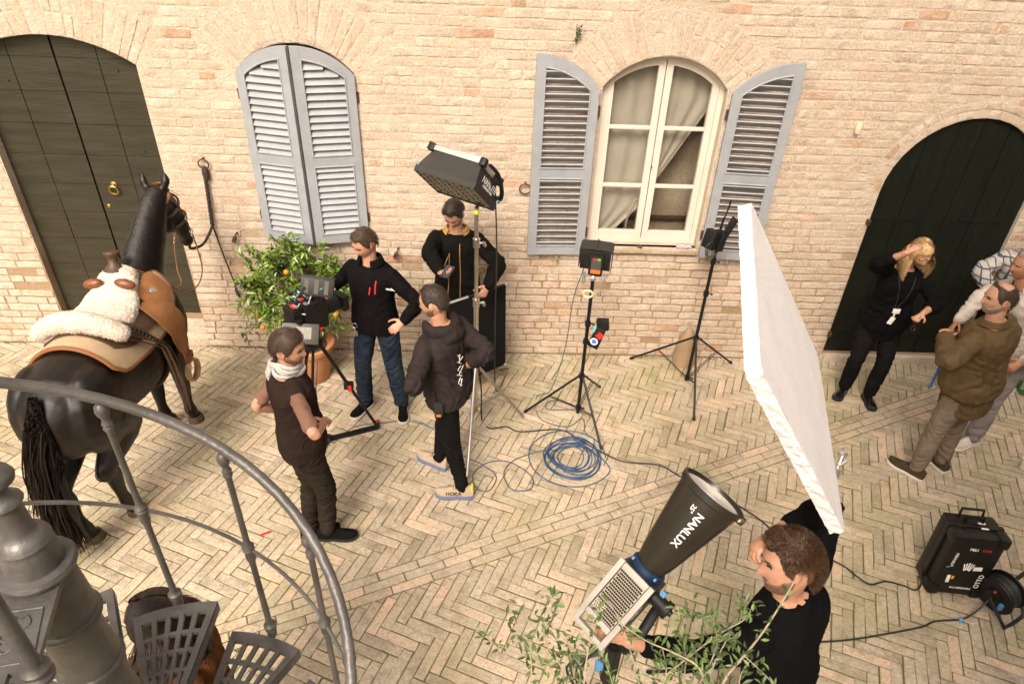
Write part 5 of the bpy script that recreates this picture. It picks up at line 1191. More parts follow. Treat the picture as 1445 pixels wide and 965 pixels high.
b = MB(); b.lathe([(0.032, 0), (0.032, 0.001)], q + R2 @ V((-0.008, -0.031, -0.035)), 18, ax=R2 @ V((0, -1, 0))); bl = b.build('round_sticker', M_wht, rc); b = MB(); b.lathe([(0.022, 0), (0.022, 0.0012)], q + R2 @ V((-0.008, -0.032, -0.035)), 14, ax=R2 @ V((0, -1, 0))); b.build('blue_disc', mat('blue_sticker', (0.05, 0.15, 0.5), 0.5), bl)
b = MB(); b.box(q + R2 @ V((0.015, -0.031, 0.035)), (0.05, 0.002, 0.055), R2 @ Matrix.Rotation(0.4, 3, 'Y')); b.build('red_sticker', M_redp, rc); b = MB(); b.box(q + R2 @ V((-0.045, -0.02, 0.07)), (0.016, 0.02, 0.06), R2); b.build('teal_tab', mat('teal_plastic', (0.10, 0.42, 0.38), 0.5), rc)
cable('grey_cable', [bx(-0.08, 0.02, -0.07), S1 + V((-0.14, 0.0, 1.2)), S1 + V((-0.17, -0.02, 0.75)), S1 + V((-0.26, -0.02, 0.30)), gp(757, 560, .01), gp(762, 590, .008), gp(800, 602, .008), gp(822, 590, .008), gp(826, 610, .008), gp(838, 620, .008), gp(836, 636, .01)], 0.0042, M_scab, 'thin grey cable falling from the hooded monitor to the ground')
cable('blue_cable', [gp(826, 585, .008), gp(800, 568, .008), gp(776, 566, .008), gp(772, 577, .008), gp(800, 578, .008), gp(818, 577, .008)], 0.004, M_scab, 'thin slate loop of cable lying between the legs of the monitor stand')

# ---- stand 2 with wireless receiver
S2 = V((1.882, -0.413, 0)); s2 = empty('light_stand', tuple(S2), 'black stand with wireless receiver in front of the right shutter', 'light stand', 'light stands')
stand(s2, S2, [gp(890, 507), gp(1031, 513), gp(979, 594)], 0.50, 0.04, 1.40, secs=(0.98, 1.30), z0=0.02)
rx = empty('wireless_receiver', tuple(S2 + Z_ * 1.45), 'black wireless receiver with antenna and cables on the stand by the right shutter', 'receiver'); q = S2 + Z_ * 1.52
R3 = Matrix.Rotation(rad(35), 3, 'Z') @ Matrix.Rotation(rad(12), 3, 'Y')
b = MB(); b.box(q + V((-0.07, -0.02, 0.0)), (0.07, 0.11, 0.16), R3, bev=0.008); b.build('battery', M_blkp, rx); b = MB(); b.box(q + V((0.01, 0.0, -0.02)), (0.06, 0.10, 0.17), R3, bev=0.008); b.build('receiver_body', M_blk, rx)
b = MB(); b.box(q + V((0.06, 0.0, 0.06)), (0.03, 0.09, 0.26), Matrix.Rotation(rad(20), 3, 'Y'), bev=0.01); b.build('antenna_panel', M_blkp, rx)
b = MB(); b.tube([q + V((0.0, 0.0, 0.08)), q + V((0.005, 0.0, 0.16)), q + V((0.02, 0.0, 0.22)), q + V((0.035, 0.0, 0.34))], [0.012, 0.010, 0.006, 0.009], 8); b.build('antenna', M_blk, rx)
b = MB(); b.box(q + V((-0.05, -0.03, -0.12)), (0.05, 0.04, 0.05), R3, bev=.006); b.tube([q + V((-0.09, -.04, -0.16)), q + V((-0.03, -.02, -0.15))], 0.012, 8); b.build('clamp', M_alu, rx)
for k in range(3): b = MB(); b.tube(catmull([q + V((-0.05, -0.06, 0.05 - .02 * k)), q + V((-0.10 - .01 * k, -0.08, -0.05)), q + V((-0.07, -0.07, -0.15 - .02 * k)), q + V((0.01, -0.04, -0.10))], 5), 0.003, 6); b.build('short_cable', M_cab, rx)
# stone guard at the foot of the wall
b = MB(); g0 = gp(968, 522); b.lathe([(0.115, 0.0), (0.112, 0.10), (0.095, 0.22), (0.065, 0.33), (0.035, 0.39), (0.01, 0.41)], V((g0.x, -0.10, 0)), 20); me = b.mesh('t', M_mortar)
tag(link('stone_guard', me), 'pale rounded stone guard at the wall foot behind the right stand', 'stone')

# ---- polystyrene board on its stand
A_, B_, C_, D_ = V((0.995, -3.13, 2.98)), V((0.795, -4.035, 2.81)), V((1.305, -4.005, 2.045)), V((1.50, -3.10, 2.215))
bn = (B_ - A_).cross(C_ - B_).normalized(); bn = bn if bn.x > 0 else -bn
pb = empty('bounce_board', tuple((C_ + D_) / 2), 'large white polystyrene bounce board with ragged edge tilted beside the window', 'board')
bm = bmesh.new(); N = 46
def bp(u, v, s_): return A_.lerp(D_, u).lerp(B_.lerp(C_, u), v) - bn * s_
vs = {}; rng_ = random.Random(6)
for s_i, s_ in ((0, 0.0), (1, 0.017), (2, 0.034), (3, 0.05)):
    for i in range(N + 1):
        for j in range(N + 1):
            if s_i in (1, 2) and not (i in (0, N) or j in (0, N)): continue
            p = bp(i / N, j / N, s_); cen_ = bp(0.5, 0.5, s_); edge = i in (0, N) or j in (0, N)
            if edge: p += (cen_ - p).normalized() * (0.004 + 0.008 * (nz(p.x * 28, p.y * 28, p.z * 28 + s_i * 3) + 0.6 * nz(p.x * 70, p.y * 70, p.z * 70)))
            else: p += bn * 0.0025 * nz(p.x * 5, p.y * 5, p.z * 5)
            if (i in (0, N)) and (j in (0, N)): p += (cen_ - p).normalized() * 0.022
            vs[(s_i, i, j)] = bm.verts.new(p)
for s_i in (0, 3):
    for i in range(N):
        for j in range(N): bm.faces.new([vs[(s_i, i, j)], vs[(s_i, i + 1, j)], vs[(s_i, i + 1, j + 1)], vs[(s_i, i, j + 1)]])
per = [(i, 0) for i in range(N)] + [(N, j) for j in range(N)] + [(N - i, N) for i in range(N)] + [(0, N - j) for j in range(N)]
for s_i in range(3):
    for k in range(len(per)): a, b2 = per[k], per[(k + 1) % len(per)]; bm.faces.new([vs[(s_i, *a)], vs[(s_i, *b2)], vs[(s_i + 1, *b2)], vs[(s_i + 1, *a)]])
bmesh.ops.recalc_face_normals(bm, faces=bm.faces); me = bpy.data.meshes.new('board'); bm.to_mesh(me); bm.free(); me.materials.append(mat('white_polystyrene', (0.66, 0.63, 0.63), 0.7, 0.05, 9, 0.5, 60, col2=(0.73, 0.70, 0.70))); link('foam_sheet', me, pb)
ps_c = gp(1178, 668, 2.02); ps = empty('light_stand', (ps_c.x, ps_c.y, 0), 'black stand clamped to the white bounce board behind the foreground man', 'light stand', 'light stands')
stand(ps, ps_c, [ps_c + V((.45, .2, 0)), ps_c + V((-.42, .3, 0)), ps_c + V((0.02, -.5, 0))], 0.6, 0.15, 2.02, secs=(1.1,), m=M_blk, r=0.012)
b = MB(); q = V((ps_c.x, ps_c.y, 2.03)); b.box(q, (0.03, 0.03, 0.05), bev=.005); b.tube([q, q + bn * -0.04 + V((-.03, 0.02, 0.03))], 0.010, 8); b.tube([q + V((0.0, 0.0, 0.03)), q + V((0.035, 0.015, 0.045))], 0.008, 8); b.lathe([(0.018, -.008), (0.02, 0), (0.018, .008)], q + V((0.02, 0.03, 0.07)), 14, ax=(0, 1, 0.2)); b.tube([q + V((0, 0, .02)), q + V((0.02, 0.03, 0.07))], 0.008, 8); b.build('grip_head', M_alu, ps)

# ---- the big spotlight
Fc, Qc = ad(1008, 693, 2.52), ad(917, 798, 2.60); axs = (Fc - Qc).normalized(); LC = (Fc - Qc).length
r_x, r_d, r_f = V(AX[0]), V(AX[1]), V(AX[2])
sv = (r_x * 0.72 + r_d * 0.69) * 0.88 - r_f * 0.47; sv = (sv - axs * sv.dot(axs)).normalized(); nv = axs.cross(sv); nv = nv if nv.dot(r_f) < 0 else -nv
SPR = Matrix((axs, sv, nv)).transposed()
spot = empty('spotlight', tuple(Qc), 'big spotlight with long black conical reflector in the foreground', 'lamp')
M_cone = mat('satin_black_reflector', (0.020, 0.016, 0.011), 0.33, 0.15, 5); M_cream2 = mat('warm_white_metal', (0.36, 0.33, 0.29), 0.4, 0.08, 12)
b = MB(); b.lathe([(0.060, 0.0), (0.064, 0.02), (0.072, 0.05), (0.122, LC - 0.03), (0.130, LC - 0.025), (0.133, LC - 0.004), (0.130, LC), (0.122, LC), (0.119, LC - 0.012), (0.05, 0.03)], Qc, 48, ax=axs); b.build('reflector', M_cone, spot)
b = MB(); b.lathe([(0.001, 0), (0.118, 0.0), (0.118, 0.004), (0.001, 0.004)], Qc + axs * (LC - 0.02), 40, ax=axs); b.build('front_glass', mat('frosted_glass', (0.62, 0.60, 0.57), 0.35), spot)
b = MB()
for k in range(9): b.ring(Qc + axs * (LC - 0.0150), 0.012 + 0.0125 * k, 0.0006, axs, 36, 5)
b.build('glass_ridge', mat('frosted_glass', (0.62, 0.60, 0.57), 0.35), spot)
b = MB(); b.ring(Qc + axs * (LC - 0.006), 0.126, 0.006, axs, 44, 8); b.build('rim', M_blkp, spot)
b = MB(); q = Qc + axs * (LC - 0.015) + sv * 0.13; b.box(q, (0.03, 0.035, 0.03), SPR, bev=.005); b.build('latch', M_blkp, spot); b = MB(); b.lathe([(0.007, 0), (0.007, .004)], q + nv * 0.015, 10, ax=nv); b.build('brass_screw', M_brass, spot)
b = MB(); b.lathe([(0.070, -0.028), (0.072, -0.02), (0.072, 0.0), (0.066, 0.006)], Qc, 40, ax=axs); b.build('blue_mount_ring', mat('dark_blue_metal', (0.015, 0.035, 0.075), 0.4, metal=0.4), spot)
for k, a in enumerate((-1, 1)): b = MB(); b.box(Qc + axs * -0.005 + nv * 0.055 - sv * 0.055 * a, (0.012, 0.010, 0.014), SPR, bev=.003); b.build('mount_tab', M_bluep, spot)
cmap = lambda t: 0.072 + (0.122 - 0.072) * (t - 0.05) / (LC - 0.08)
for s_, t, sz, off in (('NANLUX', LC * 0.60, 0.040, 0.18), ('25°', LC * 0.80, 0.024, -0.30)):
    nd = (nv * cos(off) + sv * sin(off)).normalized(); nd = (nd - r_f * 0.6); nd = (nd - axs * nd.dot(axs)).normalized(); sl = 0.05 / (LC - .08); xd = (-axs - nd * sl).normalized(); txt(s_, sz, frameM(xd, nd + axs * 0, Qc + axs * t + nd * (cmap(t) + 0.0025)), M_wht, spot)
LB, WB_, HB_ = 0.25, 0.165, 0.17; bc = Qc - axs * (0.028 + LB / 2) - nv * 0.0
bb = lambda x, y, z: bc + axs * x + sv * y + nv * z
b = MB(); b.box(bc, (LB, WB_ * 0.96, HB_), SPR, bev=0.012); b.build('lamp_body', mat('black_lamp_housing', (0.022, 0.020, 0.017), 0.4, 0.2, 10), spot)
b = MB()
for y in (-1, 1): b.box(bb(0, y * (WB_ / 2 - 0.010), HB_ / 2 + 0.004), (LB + 0.01, 0.022, 0.014), SPR, bev=0.003)
for x in (-1, 1): b.box(bb(x * (LB / 2 - 0.010), 0, HB_ / 2 + 0.004), (0.026, WB_ - 0.046, 0.013), SPR, bev=0.003)
b.build('vent_frame', M_cream2, spot)
b = MB(); b.box(bb(0, 0, HB_ / 2 + 0.001), (LB - 0.05, WB_ - 0.05, 0.004), SPR); pan = b.build('vent_plate', mat('beige_vent_metal', (0.36, 0.31, 0.24), 0.45, 0.1, 20, metal=0.2), spot)
b = MB()
for i in range(17):
    for j in range(12):
        if i < 4 and j < 5: rr = 0.0030
        else: rr = 0.0050
        x = -LB / 2 + 0.032 + (LB - 0.064) * i / 16; y = -WB_ / 2 + 0.033 + (WB_ - 0.066) * (j + (0.25 if i % 2 else -.25)) / 11; b.lathe([(rr, 0), (rr, 0.0006)], bb(x, y, HB_ / 2 + 0.0032), 6, ax=nv)
b.build('vent_hole', M_void, pan)
b = MB(); hx = -LB / 2 - 0.055
for y in (-1, 1): b.box(bb(-LB / 2 - 0.025, y * (WB_ / 2 - 0.012), HB_ / 2 - 0.01), (0.085, 0.024, 0.03), SPR, bev=0.005)
b.box(bb(hx, 0, HB_ / 2 - 0.01), (0.022, WB_ - 0.03, 0.026), SPR, bev=0.005); b.build('rear_handle', M_cream2, spot)
b = MB(); b.box(bb(-LB / 2 - 0.012, 0, -0.01), (0.03, WB_ * 0.8, HB_ * .7), SPR, bev=.006); b.build('control_panel', M_blkp, spot)
txt('EVOKE', 0.022, frameM(-axs, sv, bb(0.0, WB_ / 2 - 0.0005, 0.045)), M_lightgrey, spot); b = MB(); b.box(bb(0.01, WB_ / 2 - 0.003, 0.0), (0.08, 0.004, 0.035), SPR); b.build('type_plate', mat('dark_plate', (0.05, 0.042, 0.03), 0.4), spot)
b = MB(); kx = bb(0.075, WB_ / 2, -0.01)
b.tube([kx, kx + sv * 0.055], 0.028, 16); b.tube([kx + sv * 0.05, kx + sv * 0.075], 0.036, 16); b.lathe([(0.014, 0), (0.012, 0.012)], kx + sv * 0.075, 12, ax=sv); b.build('tilt_knob', M_blkp, spot)
b = MB(); b.box(kx + sv * 0.02 + axs * 0.03, (0.035, 0.02, 0.02), SPR); b.build('blue_tab', M_bluep, spot)
pk = V((0.0, 0, 0)); sp_top = ad(868, 905, 2.72)
b = MB(); b.tube(catmull([kx + sv * 0.035, kx + sv * 0.03 - nv * 0.06 - axs * 0.05, sp_top + sv * 0.07 + Z_ * 0.05, sp_top + Z_ * 0.0], 5), [(0.006, 0.020)] * 16, 8); b.tube(catmull([sp_top, bb(-0.02, -WB_ / 2 - 0.02, -0.16), bb(0.07, -WB_ / 2 - 0.012, -0.02)], 5), [(0.006, 0.018)] * 11, 8); b.build('yoke', M_blk, spot)
sst = empty('light_stand', (sp_top.x, sp_top.y, 0), 'heavy black stand under the big spotlight in the foreground', 'light stand', 'light stands')
stand(sst, sp_top, [sp_top + V((0.5, -0.35, 0)), sp_top + V((-0.55, -0.25, 0)), sp_top + V((0.05, 0.62, 0))], 0.75, 0.2, sp_top.z, r=0.019, lr=0.013, secs=(1.1,))
b = MB(); b.tube([V((sp_top.x, sp_top.y, sp_top.z - 0.26)), V((sp_top.x, sp_top.y, sp_top.z - 0.02))], 0.034, 16); b.build('grip_sleeve', M_blkp, sst)
for k in range(4): b = MB(); b.tube(catmull([sp_top + V((-0.06, -0.03, 0.02 - .02 * k)), sp_top + V((-0.13 - .02 * k, -0.05, -0.10)), sp_top + V((-0.09, -0.05, -0.25 - 0.03 * k)), sp_top + V((-0.03, -0.03, -0.40))], 5), 0.005, 6); b.build('looped_cable', M_cab, sst)
b = MB(); b.box(sp_top + V((-0.055, -0.03, -0.12)), (0.03, 0.03, 0.05), bev=.006); b.build('blue_connector', M_bluep, sst)

# ---- camera on its tripod
TC = V((-1.383, -1.353, 0)); tp_ = empty('camera_tripod', tuple(TC), 'black camera tripod with floor spreader between the vest man and the black fleece man', 'tripod')
f1 = V((-0.985, -1.185, 0)); rr = (f1 - TC).length; a0 = math.atan2(f1.y - TC.y, f1.x - TC.x)
feet = [TC + V((rr * cos(a0 + k * 2 * pi / 3), rr * sin(a0 + k * 2 * pi / 3), 0.02)) for k in range(3)]; apex = TC + Z_ * 1.0
for f in feet:
    d = (f - TC); d.z = 0; d.normalize(); s_ = d.cross(Z_); h = apex + d * 0.05; m1 = h.lerp(f, 0.48); b = MB()
    for k in (-1, 1): b.tube([h + s_ * 0.028 * k, m1 + s_ * 0.024 * k], 0.0115, 8)
    b.tube([m1.lerp(h, 0.1), f], 0.013, 8); lg = b.build('leg', M_blk, tp_)
    b = MB(); b.box(m1, (0.075, 0.05, 0.06), bev=.008); b.box(f + Z_ * 0.03, (0.04, 0.04, 0.07), bev=.008); b.build('leg_clamp', M_blkp, lg)
    b = MB(); b.box(m1 + s_ * 0.045, (0.03, 0.02, 0.05), bev=.005); b.build('red_lever', M_redp, lg); b = MB(); b.box(f + Z_ * 0.075 + s_ * 0.01, (0.022, 0.018, 0.026), bev=.004); b.build('red_lever', M_redp, lg)
    b = MB(); b.bar(TC + Z_ * 0.018 + d * 0.04, f, 0.045, 0.022); b.build('spreader_arm', M_blk, tp_)
b = MB(); b.ball(TC + Z_ * 0.03, (0.05, 0.05, 0.03), 10); b.build('spreader_hub', M_blkp, tp_)
b = MB(); b.lathe([(0.075, 0.0), (0.085, 0.02), (0.085, 0.04), (0.06, 0.06), (0.065, 0.09), (0.075, 0.12), (0.07, 0.15)], apex - Z_ * 0.02, 20); b.build('fluid_head', M_blk, tp_); b = MB(); b.tube([apex + V((-0.03, -.04, 0.09)), apex + V((-0.10, -0.42, -0.02))], 0.010, 8); b.build('pan_handle', M_blk, tp_)
b = MB(); b.box(apex + V((0.06, -0.05, 0.12)), (0.05, 0.03, 0.02), bev=.004); b.box(apex + V((0.09, -0.02, 0.15)), (0.04, 0.03, 0.02), bev=.004); b.build('red_catch', M_redp, tp_)
cam_ = empty('cinema_camera', tuple(apex + Z_ * 0.15), 'black cinema camera rig with screens and cables on the tripod by the citrus tree', 'camera'); cc = apex + V((0.02, 0.02, 0.24)); CR = Matrix.Rotation(rad(-38), 3, 'Z'); cp = lambda x, y, z: cc + CR @ V((x, y, z))
b = MB(); b.box(cp(0, 0, 0.03), (0.17, 0.19, 0.22), CR, bev=.008); b.build('camera_body', M_blkp, cam_)
b = MB(); b.box(cp(0, 0, -0.095), (0.12, 0.22, 0.03), CR, bev=.004); b.build('base_plate', M_blk, cam_)
b = MB(); b.lathe([(0.05, 0), (0.055, 0.03), (0.048, 0.05), (0.056, 0.08), (0.058, 0.16), (0.052, 0.165)], cp(0, 0.085, 0.0), 20, ax=CR @ V((0, 1, 0))); b.build('lens', M_blk, cam_)
b = MB(); b.box(cp(0.0, 0.28, 0.0), (0.15, 0.05, 0.12), CR, bev=.005); b.build('matte_box', M_blkp, cam_)
b = MB(); b.tube([cp(0, -0.08, 0.13), cp(0, 0.10, 0.13)], 0.014, 8); b.tube([cp(0, -0.07, 0.07), cp(0, -0.07, 0.13)], 0.010, 8); b.tube([cp(0, 0.09, 0.07), cp(0, 0.09, 0.13)], 0.010, 8); b.build('top_handle', M_blk, cam_)
b = MB(); b.box(cp(0.0, -0.14, 0.04), (0.12, 0.09, 0.19), CR, bev=.006); b.build('battery', M_blkp, cam_)
# side screen towards the vest man and top monitor held by the fleece man
s0 = ad(424, 471, 4.92); sx_ = (at(445, 470, -1.35) - at(405, 462, -1.35)); sxn = V((0.92, 0.10, -0.10)).normalized(); sz_ = (V((-0.15, -0.75, 0.62))).normalized(); MS = frameM(sxn, sz_, s0); RS3 = MS.to_3x3()
b = MB(); b.box(s0, (0.26, 0.15, 0.025), RS3, bev=.005); scn = b.build('side_screen', mat('olive_black_plastic', (0.022, 0.020, 0.012), 0.45), cam_); b = MB(); b.box(s0 + RS3 @ V((0.01, 0.005, 0.0135)), (0.135, 0.085, 0.002), RS3); b.build('display', mat('screen_image', (0.13, 0.10, 0.055), 0.25, 0.5, 30, col2=(0.02, 0.018, 0.015)), scn)
s1_ = ad(448, 405, 4.92); MS = frameM(V((0.97, 0.05, -0.14)), V((0.05, -0.85, 0.45)), s1_); RS3 = MS.to_3x3()
b = MB(); b.box(s1_, (0.235, 0.135, 0.03), RS3, bev=.005); tpm = b.build('top_monitor', M_blkp, cam_); b = MB()
for k in range(3): b.box(s1_ + RS3 @ V((-0.075 + 0.07 * k, 0, 0.0165)), (0.03, 0.10, 0.004), RS3)
b.build('battery_slot', mat('dark_brown_plastic', (0.05, 0.035, 0.02), 0.5), tpm); b = MB(); b.box(s1_ + RS3 @ V((0, 0.071, -0.002)), (0.235, 0.012, 0.05), RS3, bev=.003); b.build('monitor_brim', M_soft, tpm)
b = MB(); b.tube([s1_ + RS3 @ V((0.02, -0.07, 0)), cp(0, 0.02, 0.14)], 0.010, 8); b.build('monitor_arm', M_blk, cam_)
rk = random.Random(12)
for k in range(16):
    p_ = [cp(rk.uniform(-.09, .10), rk.uniform(-.14, .1), rk.uniform(0.05, 0.22)) for _ in range(2)]; mid_ = (p_[0] + p_[1]) / 2 + V((rk.uniform(-.08, .08), rk.uniform(-.08, .02), rk.uniform(0.03, 0.12))); b = MB(); b.tube(catmull([p_[0], mid_, p_[1]], 7), rk.choice((0.004, 0.005, 0.003)), 6)
    b.build('rig_cable', rk.choice((M_cab, M_scab, M_wht, mat('teal_cable', (0.05, 0.32, 0.36), 0.5), M_cab)), cam_)
b = MB(); b.ring(cp(0.05, -0.08, 0.12), 0.045, 0.0032, (0.3, -0.7, 0.6), 26, 6, 0.3, 5.2); b.build('pale_cable_loop', M_wht, cam_)
for k in range(26): b = MB(); sz = rk.uniform(0.015, 0.05); b.box(cp(rk.uniform(-.09, .10), rk.uniform(-.18, .10), rk.uniform(0.02, 0.22)), (sz, rk.uniform(.015, .04), rk.uniform(.012, .03)), CR, bev=.003); b.build('rig_part', rk.choice((M_blk, M_blkp, M_alu, M_blk, M_redp, M_blk)), cam_)
cable('slate_cable', [TC + V((0.05, -.10, 0.9)), TC + V((0.0, -.14, 0.45)), TC + V((0.05, -0.05, 0.03)), gp(500, 602, .008), gp(545, 596, .008), gp(580, 594, .008), gp(620, 610, .008), gp(650, 640, .008), gp(680, 655, .008), gp(700, 672, .008), gp(690, 692, .008), gp(672, 688, .008), gp(668, 668, .008), gp(690, 652, .008), gp(720, 652, .010), gp(750, 672, .008), gp(748, 690, .008), gp(722, 690, .008), gp(711, 668, .012), gp(724, 650, .008), gp(755, 638, .008), gp(780, 634, .008)], 0.0045, M_scab, 'long slate blue cable looping on the ground from the tripod to the coil', n=10)

# ---- hard case and cable reel
ca_ = rad(-6.8); PR = Matrix.Rotation(ca_, 3, 'Z') @ Matrix.Rotation(rad(-3), 3, 'X'); pc = V((3.205, -2.665, 0.29)); cs = lambda x, y, z: pc + PR @ V((x, y, z))
M_peli = mat('black_resin_case', (0.006, 0.0055, 0.005), 0.42, 0.2, 30, 0.15, 250, spec=0.35)
case = empty('hard_case', (3.2, -2.66, 0), 'black wheeled hard case with stickers standing upright on the paving', 'case')
b = MB(); b.box(cs(0, 0.055, -0.005), (0.33, 0.105, 0.55), PR, bev=.018); b.build('case_shell', M_peli, case); b = MB(); b.box(cs(0, -0.062, 0.0), (0.325, 0.11, 0.535), PR, bev=.018); lid = b.build('lid', M_peli, case)
b = MB()
for z in (-0.262, 0.262): b.box(cs(0, -0.004, z), (0.352, 0.035, 0.028), PR, bev=.006)
for x in (-0.166, 0.166): b.box(cs(x, -0.004, 0), (0.022, 0.035, 0.53), PR, bev=.006)
b.build('rim_bead', M_peli, case)
for x, z in ((-0.14, 0.235), (0.14, 0.235), (-0.14, -0.235), (0.14, -0.235)): b = MB(); b.box(cs(x, -0.075, z), (0.075, 0.105, 0.085), PR, bev=.02); b.build('corner_guard', M_peli, lid)
b = MB(); b.tube([cs(-0.055, 0.03, 0.27), cs(-0.055, 0.03, 0.315), cs(0.055, 0.03, 0.315), cs(0.055, 0.03, 0.27)], 0.012, 8); b.build('handle', M_peli, case)
b = MB(); b.tube([cs(-0.075, 0.075, 0.27), cs(-0.07, 0.085, 0.335), cs(0.07, 0.085, 0.335), cs(0.075, 0.075, 0.27)], 0.010, 8); b.build('pull_handle', M_peli, case)
for k in range(2): b = MB(); b.box(cs(0.055, 0.0 - 0.045 * k + .02, 0.274), (0.06, 0.016, 0.002), PR); b.build('white_label', M_wht, case)
for x in (-0.10, 0.10): b = MB(); b.box(cs(x, -0.005, 0.272), (0.06, 0.06, 0.02), PR, bev=.006); b.build('latch', M_peli, case)
for x in (-0.13, 0.13): b = MB(); b.lathe([(0.03, -.012), (0.032, 0), (0.03, 0.012)], cs(x, 0.10, -0.262), 16, ax=PR @ V((1, 0, 0))); b.build('wheel', sole_bk if 'sole_bk' in globals() else M_blkp, case)
fz = PR @ V((0, -1, 0)); fx_ = PR @ V((1, 0, 0))
txt('PELI', 0.030, frameM(fx_, fz, cs(-0.02, -0.1175, 0.165)), M_wht, lid); txt('CASE', 0.024, frameM(fx_, fz, cs(0.06, -0.1175, 0.165)), M_redp, lid); txt('LITEPANELS', 0.024, frameM(PR @ V((0, 0, 1)), fz, cs(-0.105, -0.1175, 0.06)), M_wht, lid); txt('OTTO', 0.046, frameM(PR @ V((0, 0, 1)), fz, cs(0.115, -0.1175, -0.12)), M_wht, lid); txt('MOVIEPEOPLE', 0.022, frameM(fx_, fz, cs(0.02, -0.1175, -0.20)), M_wht, lid)
for i, (x, z, w_, h_) in enumerate(((0.0, 0.0, 0.055, 0.065), (0.065, -0.005, 0.055, 0.035), (-0.085, -0.12, 0.022, 0.07))):
    b = MB()
    if i == 0:
        for k in range(5): b.box(cs(x - 0.024 + 0.012 * k, -0.1172, z + 0.006 * (2 - abs(k - 2))), (0.008, 0.001, h_), PR @ Matrix.Rotation(0.12 * (k - 2), 3, 'Y'))
    else: b.box(cs(x, -0.1172, z), (w_, 0.001, h_), PR @ Matrix.Rotation(-0.1, 3, 'Y'))
    b.build('sticker', M_wht, lid)
b = MB(); b.box(cs(-0.06, -0.1172, -0.105), (0.016, 0.001, 0.03), PR); b.build('yellow_sticker', mat('yellow_sticker', (0.7, 0.40, 0.02), 0.5), lid); b = MB(); b.box(cs(-0.125, -0.1172, -0.01), (0.02, 0.001, 0.012), PR); b.build('blue_sticker', M_bluep, lid)
reel = empty('cable_reel', (3.42, -2.90, 0), 'black cable reel with crank on the paving beside the hard case', 'cable reel'); rc_ = V((3.43, -2.86, 0.15)); ra = V((0.83, 0.35, 0.12)).normalized()
for o, r in ((-0.06, 0.125), (0.06, 0.130)): b = MB(); b.lathe([(0.02, -0.006), (r, -0.006), (r + 0.004, 0.0), (r, 0.006), (0.02, 0.006)], rc_ + ra * o, 36, ax=ra); b.build('drum_flange', M_blkp, reel)
for k in range(5): b = MB(); b.ring(rc_ + ra * (-0.042 + 0.021 * k), 0.10 + 0.006 * (k % 2), 0.0115, ra, 36, 8); b.build('wound_cable', M_cab, reel)
b = MB(); b.lathe([(0.055, 0), (0.055, 0.012), (0.04, 0.016)], rc_ - ra * 0.066, 24, ax=-ra); b.build('socket_plate', M_blk, reel); b = MB(); b.ball(rc_ - ra * 0.08 + V((0, 0, 0.05)), 0.010, 8); b.build('red_button', M_redp, reel); b = MB(); b.box(rc_ - ra * 0.072 + V((0.03, -0.06, -0.03)), (0.03, 0.02, 0.06), bev=.006); b.build('blue_tape', M_bluep, reel)
b = MB(); b.tube([rc_ + ra * 0.07, rc_ + ra * 0.09 + Z_ * 0.07, rc_ + ra * 0.17 + Z_ * 0.10], 0.013, 8); b.build('crank', M_blkp, reel)
b = MB(); s_ = V((-ra.y, ra.x, 0)).normalized(); b.tube(catmull([rc_ - ra * 0.10, rc_ - ra * 0.10 - s_ * 0.14 - Z_ * 0.10, rc_ - ra * 0.06 - s_ * 0.15 - Z_ * 0.138, rc_ + ra * 0.06 - s_ * 0.15 - Z_ * 0.138, rc_ + ra * 0.10 - s_ * 0.13 - Z_ * 0.10, rc_ + ra * 0.10], 5), 0.011, 8); b.build('tube_frame', M_blk, reel)
cable('black_cable', [rc_ - ra * 0.08, gp(1378, 862, .05), gp(1357, 873, .012), gp(1320, 876, .008), gp(1300, 884, .008), gp(1250, 894, .008), gp(1200, 902, .008), gp(1150, 905, .008), gp(1090, 900, .008)], 0.006, M_cab, 'black power cable with blue tape running left from the cable reel')
b = MB(); b.ball(gp(1356, 874, .014), 0.018, 10); tag(b.build('tape_flag', M_bluep), 'light blue tape marker wrapped on the power cable', 'tape')
cable('black_cable', [gp(1298, 800, .10), gp(1300, 822, .02), gp(1292, 832, .008), gp(1275, 826, .008), gp(1250, 820, .008), gp(1228, 824, .008), gp(1208, 812, .008), gp(1190, 798, .008), gp(1150, 778, .008)], 0.006, M_cab, 'black cable curling from the hard case towards the foreground man')
cable('black_cable', [V((sx + 0.02, sy - 0.01, 0.62)), V((sx + 0.05, sy - .05, 0.35)), gp(680, 592, .01), gp(692, 604, .008), gp(715, 602, .008), gp(735, 609, .008), gp(790, 606, .008), gp(820, 622, .008), gp(846, 636, .012), gp(880, 651, .008), gp(930, 656, .008), gp(960, 672, .008), gp(1000, 688, .008), gp(1040, 712, .008), gp(1075, 735, .008), gp(1100, 760, .008)], 0.0065, M_cab, 'long black power cable crossing the paving from the chrome stand to the spotlight')
